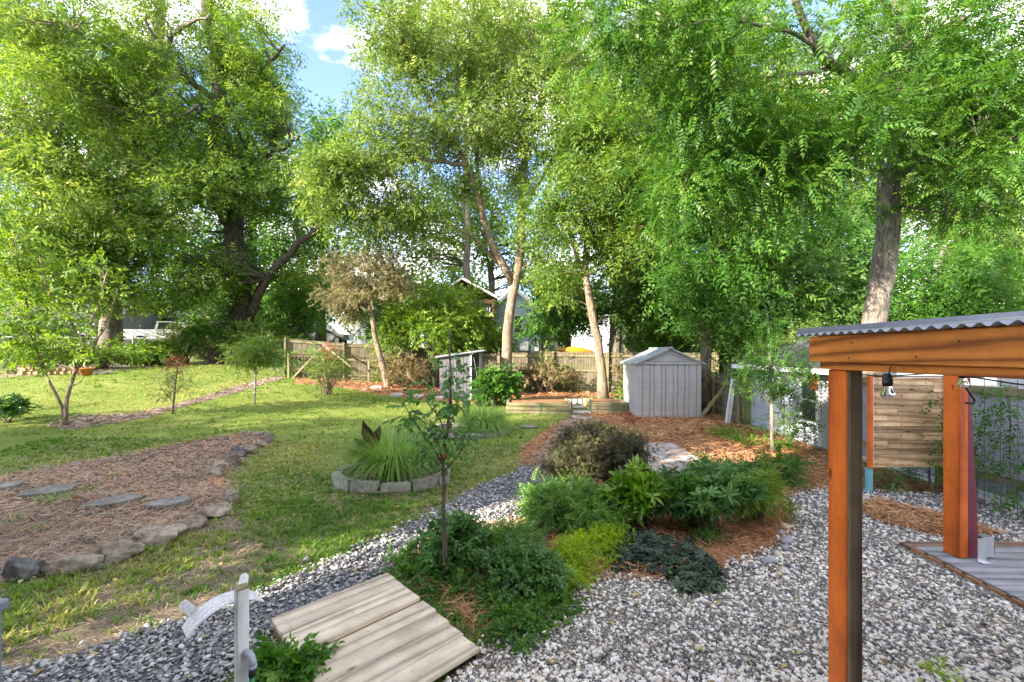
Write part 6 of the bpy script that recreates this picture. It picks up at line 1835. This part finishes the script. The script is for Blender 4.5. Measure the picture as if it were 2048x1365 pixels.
# ------------------------------------------------------------------ small trees
# multi-stem tree on the lawn, left
g_ = ground_at(130, 852); d_ = g_[1]
tree('multi_stem_tree', 'young multi-stem tree with two slanting stems on the shaded lawn', [g_, at(134, 800, d_), at(148, 750, d_), at(158, 715, d_), at(175, 665, d_), at(200, 600, d_), at(215, 540, d_ - .2)], .05, .013,
     [([g_ + np.array([-.02, 0, .05]), at(122, 810, d_), at(98, 760, d_), at(76, 705, d_), at(62, 640, d_), at(40, 560, d_ - .3), at(30, 480, d_ - .5)], .04, .01), ([at(148, 752, d_), at(158, 700, d_), at(140, 640, d_), at(100, 590, d_ - .3), at(80, 520, d_ - .4)], .04, .01), ([at(150, 745, d_), at(185, 700, d_), at(220, 630, d_ + .2), at(235, 580, d_ + .2)], .035, .01), ([at(76, 705, d_), at(40, 680, d_ - .3), at(5, 660, d_ - .5)], .025, .008), ([at(140, 775, d_), at(165, 760, d_), at(160, 735, d_)], .02, .006)],
     [blob(40, 560, d_ - .3, 60, 90, .8, 22), blob(100, 600, d_, 70, 90, .8, 24), blob(180, 600, d_, 60, 80, .8, 20), blob(40, 690, d_ - .3, 45, 50, .6, 12), blob(200, 690, d_, 50, 35, .6, 8), blob(90, 700, d_, 50, 40, .6, 9), blob(60, 500, d_, 60, 40, .6, 10)], M['leaf_bright'], M['bark_tan'], T_BIG, .21, 10, .22, 91, twig_r=.008, tone_bias=-.1)
g_ = ground_at(346, 828); d_ = g_[1]
tree('sapling', 'small red tipped sapling in the lawn swale', [g_, at(348, 800, d_), at(352, 760, d_), at(355, 715, d_)], .03, .006, [([at(347, 805, d_), at(325, 780, d_), at(318, 765, d_)], .012, .004), ([at(348, 790, d_), at(372, 765, d_)], .01, .004)],
     [blob(352, 755, d_, 26, 45, .3, 16), blob(330, 780, d_, 15, 18, .2, 5)], M['leaf_grey'], M['twig'], T_SMALL, .17, 12, .13, 92, twig_r=.005)
sp_ = ground_at(346, 828)
rng_np = np.random.default_rng(5)
pts_ = at(356, 722, d_) + rng_np.normal(0, .13, (50, 3)); leaf_cloud('red_tips', M['leaf_red'], bpy.data.objects['sapling'], pts_, rng_np.normal(size=(50, 3)), T_SMALL, .15, rng_np)
g_ = ground_at(509, 809); d_ = g_[1]
tree('sapling', 'weeping sapling with a white stem standing alone on the lawn', [g_, at(510, 780, d_), at(511, 752, d_), at(512, 735, d_)], .035, .025, [([at(511, 755, d_), at(502, 730, d_), at(496, 712, d_)], .02, .008), ([at(511, 755, d_), at(522, 730, d_), at(530, 712, d_)], .02, .008), ([at(511, 750, d_), at(510, 725, d_), at(512, 705, d_)], .02, .008)],
     [blob(510, 695, d_, 42, 30, .7, 24), blob(480, 715, d_, 25, 18, .4, 8), blob(540, 712, d_, 25, 18, .4, 8)], M['leaf_olive'], M['twig_pale'], T_SMALL, .26, 26, .17, 93, twig_r=.007, base_flare=1.1)
g_ = ground_at(655, 790); d_ = g_[1]
shrub('rose_bush', 'upright bush with pink blooms in front of the mossy fence', g_, (.62, .5, .85), 700, M['leaf_olive'], T_SMALL, .22, 94, clumps=26)
pts_ = at(655, 705, d_) + rng_np.normal(0, .17, (26, 3)) * np.array([1, 1, 1.3]); leaf_cloud('bloom', M['flower'], bpy.data.objects['rose_bush'], pts_, rng_np.normal(size=(26, 3)), T_ROSETTE, .09, rng_np)

# front sapling with orange tape
g_ = ground_at(890, 1166); d_ = g_[1]
ft = tree('young_tree', 'slim young tree with blue green leaves and an orange tape beside the step', [g_, at(889, 1080, d_), at(888, 980, d_), at(887, 920, d_), at(897, 850, d_), at(902, 780, d_), at(900, 700, d_), at(899, 660, d_)], .026, .007,
     [([at(887, 945, d_), at(880, 900, d_ - .05), at(870, 870, d_ - .1), at(862, 840, d_ - .12)], .011, .004), ([at(888, 945, d_), at(920, 905, d_ + .05), at(940, 885, d_ + .1)], .009, .004), ([at(888, 930, d_), at(860, 890, d_ + .1), at(820, 830, d_ + .15), at(806, 800, d_ + .2)], .009, .003), ([at(893, 890, d_), at(880, 840, d_), at(850, 800, d_ - .1)], .008, .003), ([at(898, 840, d_), at(925, 815, d_), at(935, 790, d_)], .007, .003)],
     [blob(880, 900, d_, 55, 32, .22, 9), blob(858, 830, d_, 45, 32, .22, 8), blob(905, 800, d_, 32, 45, .2, 9), blob(925, 860, d_, 32, 28, .2, 5), blob(895, 735, d_, 18, 40, .12, 6), blob(815, 812, d_ + .15, 20, 18, .12, 4), blob(845, 900, d_ + .05, 30, 20, .2, 4)], M['leaf_blue'], M['twig'], T_BIG, .14, 3, .07, 95, twig_r=.0032, base_flare=1.1, hollow=.3)
tp = MB(); q = at(889, 905, d_); tp.tube([q + np.array([-.006, -.005, -.05]), q + np.array([.004, -.004, .0]), q + np.array([.012, -.004, .045])], [.016, .018, .012], 8); tp.build('tape', M['tape_orange'], ft)

# young tree on the straw slope
g_ = ground_at(1546, 906); d_ = g_[1]
tree('young_tree', 'young tree with airy green leaves on the straw slope before the garage', [g_, at(1545, 860, d_), at(1543, 800, d_), at(1540, 750, d_), at(1538, 690, d_), at(1535, 630, d_)], .05, .012,
     [([at(1543, 800, d_), at(1570, 760, d_), at(1590, 730, d_)], .018, .005), ([at(1543, 810, d_), at(1510, 770, d_), at(1490, 745, d_)], .016, .005), ([at(1544, 850, d_), at(1580, 835, d_), at(1610, 830, d_)], .013, .004)],
     [blob(1540, 730, d_, 60, 60, .5, 24), blob(1535, 660, d_, 35, 40, .35, 12), blob(1590, 780, d_, 50, 35, .4, 12), blob(1500, 760, d_, 40, 30, .35, 9), blob(1580, 850, d_, 45, 25, .35, 8), blob(1620, 740, d_, 35, 25, .3, 6)], M['leaf_green'], M['bark_grey'], T_SMALL, .22, 18, .16, 96, twig_r=.006)

# laceleaf maple
g_ = ground_at(1208, 992); d_ = g_[1]
tree('laceleaf_maple', 'spreading purple green laceleaf maple beside the gravel path', [g_, at(1212, 965, d_), at(1206, 940, d_), at(1200, 915, d_), at(1195, 880, d_)], .05, .022,
     [([at(1208, 950, d_), at(1175, 925, d_), at(1130, 905, d_)], .022, .007), ([at(1204, 930, d_), at(1245, 905, d_ + .1), at(1290, 890, d_ + .15)], .022, .007), ([at(1200, 910, d_), at(1180, 870, d_), at(1160, 845, d_)], .018, .006), ([at(1200, 910, d_), at(1225, 870, d_ + .2), at(1240, 850, d_ + .2)], .018, .006), ([at(1206, 945, d_), at(1215, 930, d_ - .3), at(1190, 930, d_ - .5)], .016, .006)],
     [blob(1145, 885, d_, 48, 28, .5, 28), blob(1195, 868, d_, 62, 24, .55, 32), blob(1255, 892, d_, 50, 26, .45, 28), blob(1150, 928, d_ - .1, 55, 24, .45, 26), blob(1235, 922, d_, 50, 20, .5, 18), blob(1115, 935, d_, 25, 20, .3, 10), blob(1190, 905, d_ - .4, 70, 20, .25, 12)], M['leaf_maple'], M['bark_dark'], T_LACE, .075, 60, .085, 97, twig_r=.005, droop=.6, base_flare=1.2)

# ------------------------------------------------------------------ shrubs
def sh_px(name, label, px, py, wpx, hpx, n, mt, tpl, ls, seed, depth=.8, **kw):
    g_ = ground_at(px, py); s = g_[1] / 880.0
    r = wpx * s / 2
    return shrub(name, label, (g_[0], g_[1] + r * .25, g_[2]), (r * .92, r * depth, hpx * s / 2), n, M[mt], tpl, ls, seed, **kw)
sh_px('bright_bush', 'large bright green bush swallowing the picket fence beside the tool shed', 868, 775, 235, 205, 5200, 'leaf_bright', T_SPRAY, .42, 201, clumps=110, sigma=.13, tone_bias=-.02)
sh_px('bright_bush', 'leafy shrub around the foot of the forked trunk', 985, 772, 90, 110, 1300, 'leaf_bright', T_SPRAY, .38, 202, clumps=40, sigma=.16)
sh_px('broad_leaf_shrub', 'broad leaved green plant between the tool shed and timber bed', 992, 812, 66, 66, 420, 'leaf_green', T_BIG, .34, 203, clumps=26)
sh_px('fence_shrub', 'scraggly shrub climbing the sunlit picket fence', 1090, 790, 120, 60, 420, 'leaf_rust', T_SPRAY, .28, 204, clumps=30)
sh_px('fence_shrub', 'green shrub drooping over the picket fence top behind the forked trunk', 1085, 745, 110, 110, 1100, 'leaf_green', T_SPRAY, .36, 205, clumps=50, low=-.35)
sh_px('fence_shrub', 'green weeds between the pale trunk and the short timber bed', 1260, 800, 60, 40, 240, 'leaf_bright', T_SPRAY, .22, 206)
sh_px('nandina_bush', 'feathery green nandina beside the gravel path', 1130, 1060, 155, 84, 760, 'leaf_fern', T_FERN, .19, 207, clumps=44, sigma=.17)
sh_px('nandina_bush', 'smaller feathery nandina in front of the laurel', 1185, 1075, 110, 80, 520, 'leaf_fern', T_FERN, .17, 208, clumps=26, sigma=.17)
sh_px('laurel_bush', 'bright glossy laurel with large pointed leaves under the maple', 1285, 1062, 135, 118, 250, 'leaf_laurel', T_WHORL, .15, 209, clumps=34, sigma=.12, hollow=.35)
sh_px('laurel_bush', 'dark glossy evergreen bush in the middle of the straw bed', 1418, 1078, 175, 122, 480, 'leaf_dark_laurel', T_WHORL, .125, 210, clumps=50, sigma=.14, hollow=.35)
sh_px('nandina_bush', 'light green nandina at the gravel end of the straw bed', 1530, 1052, 92, 95, 620, 'leaf_bright', T_FERN, .15, 211, clumps=30, sigma=.16)
sh_px('sprawling_shrub', 'low dark sprawling shrub behind the dark evergreen', 1440, 975, 120, 46, 520, 'leaf_blue', T_SMALL, .2, 212, clumps=26)
sh_px('sprawling_shrub', 'low spreading shrub at the straw edge near the orange post', 1555, 972, 110, 50, 420, 'leaf_green', T_SMALL, .2, 213, clumps=24)
sh_px('honeysuckle', 'dark blue green bush wrapped round the slim young tree', 893, 1138, 130, 84, 480, 'leaf_blue', T_BIG, .125, 214, clumps=40, sigma=.17)
sh_px('low_shrub', 'dark low shrub mass between step and white gravel', 1052, 1188, 170, 72, 700, 'leaf_dark_laurel', T_BIG, .085, 215, clumps=60, sigma=.16)
sh_px('low_shrub', 'feathery green shrub behind the dark mass', 1010, 1120, 150, 46, 560, 'leaf_fern', T_FERN, .15, 216, clumps=40, sigma=.17)
sh_px('periwinkle', 'glossy green creeper beside the white hose post', 572, 1385, 140, 62, 330, 'leaf_green', T_BIG, .10, 217, clumps=40, sigma=.18, depth=.6)
sh_px('weed_clump', 'tiny lime weed in the gravel by the frame bottom', 1905, 1372, 70, 24, 60, 'leaf_lime', T_SMALL, .07, 218, clumps=10)
sh_px('weed_clump', 'small red leaved seedling in front of the resin shed', 1262, 850, 24, 24, 60, 'leaf_red', T_SMALL, .14, 219, clumps=10)
sh_px('broad_leaf_shrub', 'hosta like plant with big bright leaves by the chain link fence', 292, 734, 84, 40, 130, 'leaf_bright', T_ROSETTE, .45, 220, clumps=20)
sh_px('fence_shrub', 'tangled green shrub over the block bed', 60, 748, 150, 70, 900, 'leaf_olive', T_SPRAY, .36, 221, clumps=40)
sh_px('fence_shrub', 'low green perennials left of the hosta like plant', 195, 740, 110, 44, 600, 'leaf_bright', T_SPRAY, .34, 222, clumps=36)
sh_px('fence_shrub', 'vine heap with dry brown stems on the chain link fence', 400, 722, 120, 70, 700, 'leaf_rust', T_SPRAY, .32, 223, clumps=36)
sh_px('fence_shrub', 'green vine mound above the brown dry stems', 415, 712, 130, 120, 1100, 'leaf_green', T_SPRAY, .4, 224, clumps=44, low=-.2)
sh_px('fence_shrub', 'leafy shrub between the vine heap and the mossy fence', 525, 722, 100, 70, 800, 'leaf_olive', T_SPRAY, .36, 225, clumps=36)
sh_px('fence_shrub', 'dark leafy shrub at the ivy tree foot', 580, 705, 90, 110, 1000, 'leaf_deep', T_SPRAY, .4, 226, clumps=40)
sh_px('fence_shrub', 'dry twiggy shrub in front of the leaning trunk', 800, 778, 90, 60, 360, 'leaf_rust', T_SPRAY, .3, 227, clumps=26)
sh_px('fence_shrub', 'green undergrowth behind the leaning picket fence', 1455, 760, 100, 70, 800, 'leaf_green', T_SPRAY, .34, 228, clumps=36)
sh_px('dark_seedling', 'dark leaved plant at the frame edge of the shaded lawn', 6, 848, 60, 50, 110, 'leaf_dark_laurel', T_WHORL, .16, 229, clumps=14)
sh_px('fence_shrub', 'thin weeds below the reclaimed wood screen', 1800, 985, 120, 50, 160, 'leaf_dark_laurel', T_SMALL, .14, 230, clumps=22)

for i, (px, d, wpx, hpx, n, mt, lab) in enumerate(((425, 24.3, 130, 92, 1000, 'leaf_green', 'tall green vine mound on the chain link fence under the ivy tree'), (368, 24.6, 60, 60, 420, 'leaf_olive', 'small vine mound on the chain link fence beside the pickup'), (492, 24.0, 80, 80, 620, 'leaf_olive', 'pale green vine mound between the ivy trunk and weeping sapling'), (60, 26.5, 150, 80, 900, 'leaf_deep', 'dark hedge behind the multi-stem tree'))):
    q = at(px, 700, d); r_ = wpx * d / 880 / 2
    shrub('vine_mound', lab, (q[0], d, tz(q[0], d)), (r_, .8, hpx * d / 880 / 2), n, M[mt], T_SPRAY, .36, 240 + i, clumps=44)
ground_cover('lime_creeper', 'yellow green creeping groundcover beside the dark shrubs', ((1100, 1140), (1130, 1105), (1200, 1085), (1270, 1085), (1235, 1120), (1190, 1160), (1150, 1195), (1110, 1190)), 2600, M['leaf_lime'], T_SMALL, .075, .2, 301)
ground_cover('bugleweed', 'dark purple green bugleweed mat at the gravel edge', ((1215, 1085), (1280, 1078), (1350, 1090), (1410, 1120), (1440, 1150), (1430, 1190), (1375, 1200), (1350, 1165), (1290, 1140), (1225, 1150)), 1300, M['leaf_ajuga'], T_ROSETTE, .055, .08, 302)
ground_cover('vinca_patch', 'green vinca tumbling onto the white gravel', ((985, 1165), (1100, 1160), (1150, 1215), (1130, 1255), (1060, 1290), (1010, 1310), (985, 1270), (960, 1220)), 900, M['leaf_green'], T_BIG, .085, .12, 303)
ground_cover('vinca_patch', 'leafy creeper around the back corner of the wooden step', ((775, 1140), (820, 1110), (900, 1120), (960, 1160), (960, 1215), (900, 1215), (850, 1180), (800, 1165)), 480, M['leaf_green'], T_BIG, .085, .10, 304)
ground_cover('ivy_patch', 'small bright green patch on the straw slope, upper one', ((1412, 868), (1450, 862), (1500, 875), (1540, 888), (1500, 900), (1440, 886)), 420, M['leaf_laurel'], T_SMALL, .16, .10, 305)
ground_cover('ivy_patch', 'small bright green patch at the foot of the airy young tree', ((1540, 890), (1575, 893), (1600, 905), (1560, 906)), 160, M['leaf_laurel'], T_SMALL, .14, .08, 306)
ground_cover('vinca_patch', 'green sprigs under the dark evergreen bush', ((1360, 1070), (1400, 1068), (1450, 1075), (1440, 1100), (1390, 1098)), 200, M['leaf_green'], T_SMALL, .10, .08, 307)

# weeds in the mulch bed
def blade_clump(name, label, c, n, length, spread, mat, seed, cat='grass clump', width=.006, lean=1.0, radius=.1, group=None, segs=5):
    rng = np.random.default_rng(seed); c = np.asarray(c, float)
    t = thing(name, label, cat, c, group)
    a = rng.random(n) * 6.283; L = length * (.55 + .55 * rng.random(n)); sp_ = spread * (.15 + .95 * rng.random(n)) * lean
    d = np.stack([np.cos(a), np.sin(a), np.zeros(n)], -1); s = np.stack([-np.sin(a), np.cos(a), np.zeros(n)], -1)
    b = c + d * (radius * rng.random(n) ** .6)[:, None]
    vs = []
    th0 = (.02 + .55 * rng.random(n)) * lean; th1 = (1.0 + 1.7 * rng.random(n)) * spread; wig = rng.normal(0, .10, (n, segs + 1))
    p = b.copy(); ds = L / segs
    side = s + rng.normal(0, .05, (n, 3))
    for i in range(segs + 1):
        u = i / segs
        if i:
            th = th0 + th1 * (u - .5 / segs) ** 1.15 + wig[:, i]
            p = p + d * (np.sin(th) * ds)[:, None] + np.array([0, 0, 1.]) * (np.cos(th) * ds)[:, None]
        wv = width * (1 - .7 * u ** 2)
        vs.append(p - side * wv); vs.append(p + side * wv)
    V = np.stack(vs, 1).reshape(-1, 3); K = 2 * (segs + 1)
    f = np.array([(2*i, 2*i+1, 2*i+3, 2*i+2) for i in range(segs)])
    Fc = (f[None] + (np.arange(n) * K)[:, None, None]).reshape(-1, 4)
    tone = np.repeat(np.clip(rng.normal(.45, .25, n), 0, 1), segs)
    link('blades', np_mesh('blades', V, Fc, mat, tone), t)
    return t
gA = ground_at(785, 962)
blade_clump('fountain_grass', 'large arching fountain grass clump in the stone ring by the path', gA + np.array([0, 0, .08]), 2800, 1.22, .88, M['blade_fountain'], 401, 'grass clump', .0045, .9, .3, segs=7)
gB = ground_at(945, 872)
blade_clump('fountain_grass', 'smaller bright fountain grass clump in the far stone ring', gB + np.array([.25, .3, .1]), 1800, 1.05, 1.2, M['blade_fountain'], 402, 'grass clump', .007, 1.0, .25)
blade_clump('weed_grass', 'green grass weed growing over a flagstone', ground_at(108, 1006), 300, .22, 1.0, M['blade_fountain'], 403, 'weed', .003, 1, .16)
for i, (px, py, lab) in enumerate(((175, 985, 'thin grass weed between two flagstones'), (230, 960, 'wispy grass weed at the back of the mulch bed'), (30, 1050, 'small grass weed near the dark boulder'), (70, 1068, 'leaning grass weed in the front of the mulch bed'), (300, 1100, 'grass tuft against the tilted slab'))):
    blade_clump('weed_grass', lab, ground_at(px, py), 40, .20, .8, M['blade_fountain'], 410 + i, 'weed', .003, 1, .07)
blade_clump('iris_clump', 'sword leaved clump beside the tool shed', ground_at(968, 812), 90, .75, .6, M['blade_fountain'], 420, 'plant', .022, 1, .2)
# canna with dark leaves in the big grass
ca = thing('canna', 'dark bronze canna leaves poking out of the large fountain grass', 'plant', gA)
rng_c = np.random.default_rng(8)
d_ = gA[1]
for (x0_, y0_, x1_, y1_, w_) in ((748, 905, 728, 850, .10), (745, 900, 758, 858, .08), (742, 905, 712, 880, .08), (735, 920, 700, 902, .07)):
    a = at(x0_, y0_, d_ + .1); b_ = at(x1_, y1_, d_ - .02)
    v, f = leaf2(1.0, .36, .06, .15)
    vv, f2, r = scatter(v, f, a[None], (b_ - a)[None], np.array([[0.2, -1, .4]]), np.array([np.linalg.norm(b_ - a) * 1.15]), np.array([rng_c.random()]))
    link('leaf', np_mesh('leaf', vv, f2, M['leaf_purple'], r), ca)
sm = MB(); sm.tube([gA + np.array([-.2, .1, 0]), at(748, 905, d_ + .1), at(745, 880, d_ + .1)], [.012, .01, .006], 6); sm.build('stem', M['twig'], ca)

# vines on the trellis and garage roof
def vine(label, a, b, z0, z1, n, mt, seed, axis_x, size=.16, runs=9):
    rng = np.random.default_rng(seed)
    t = thing('climbing_vine', label, 'vine', (axis_x, a, z0))
    sm = MB(); pos = []
    for i in range(runs):
        y = a + (b - a) * (i + rng.random()) / runs
        zt = z0 + (z1 - z0) * (.65 + .4 * rng.random())
        zz = np.linspace(z0, zt, 9)
        p = np.column_stack([axis_x + rng.normal(0, .012, 9) - .02, y + np.cumsum(rng.normal(0, .045, 9)), zz])
        sm.tube(p, .004, 4, False)
        m = n // runs
        k = rng.integers(2, 9, m)
        q = p[np.minimum(k, 8)] + rng.normal(0, 1, (m, 3)) * np.array([.05, .10, .10]); pos.append(q)
    sm.build('stems', M['twig'], t, kind='stuff')
    pos = np.vstack(pos)
    leaf_cloud('foliage', M[mt], t, pos, np.tile(np.array([-1, 0, 0]), (len(pos), 1)) + rng.normal(0, .5, (len(pos), 3)), T_SMALL, size, rng, .3)
vine('green vine climbing the wire trellis beside the maroon board', 5.0, 6.7, .05, 1.72, 430, 'leaf_green', 501, 6.52, .19, 10)
vine('sparse vine on the wire fence below the wood screen', 6.9, 7.6, .02, .9, 60, 'leaf_deep', 502, 6.68, .13, 4)
def fence_vine(label, x0, x1, y, n, mt, seed, size=.3):
    rng = np.random.default_rng(seed)
    zb = tz((x0 + x1) / 2, y)
    t = thing('climbing_vine', label, 'vine', ((x0 + x1) / 2, y, zb))
    sm = MB(); ps = []
    for i in range(8):
        x = x0 + (x1 - x0) * (i + rng.random()) / 8
        zz = np.linspace(zb, zb + 1.75 * (.5 + .6 * rng.random()), 8)
        p = np.column_stack([x + np.cumsum(rng.normal(0, .10, 8)), np.full(8, y) + rng.normal(0, .03, 8), zz])
        sm.tube(p, .012, 4, False); m = n // 8; k = rng.integers(0, 8, m)
        ps.append(p[k] + rng.normal(0, 1, (m, 3)) * np.array([.2, .08, .18]))
    sm.build('stems', M['twig'], t, kind='stuff')
    ps = np.vstack(ps)
    leaf_cloud('foliage', M[mt], t, ps, np.tile(np.array([0, -1., 0]), (len(ps), 1)) + rng.normal(0, .6, (len(ps), 3)), T_SPRAY, size, rng, .3)
fence_vine('leafy vine on the picket fence between the forked and curved trunks', .6, 2.6, 20.15, 260, 'leaf_olive', 601)
fence_vine('sparse dry vine on the picket fence beside the resin shed', 4.6, 6.6, 20.1, 160, 'leaf_rust', 602)
fence_vine('green vine over the mossy fence end by the ivy tree', -10.7, -9.6, 20.75, 170, 'leaf_green', 603)
fence_vine('tangled vine on the fence behind the leaning trunk', -6.6, -4.6, 21.3, 260, 'leaf_olive', 604)
rv = thing('climbing_vine', 'trailing vine spilling over the garage roof ridge', 'vine', (7.9, 12.9, 2.4))
rng = np.random.default_rng(503)
tt_ = rng.random(420)
pos = np.column_stack([6.9 + 2.1 * tt_, 12.9 + rng.normal(0, .28, 420), 1.98 + .94 * tt_ + .06 + np.abs(rng.normal(0, .13, 420))])
leaf_cloud('foliage', M['leaf_olive'], rv, pos, rng.normal(size=(420, 3)), T_SMALL, .26, rng)
sm = MB(); sm.tube([(6.9, 12.9, 2.06), (7.5, 13.0, 2.33), (8.2, 12.8, 2.66), (9.0, 13.0, 3.02)], .01, 5); sm.build('stems', M['twig'], rv)
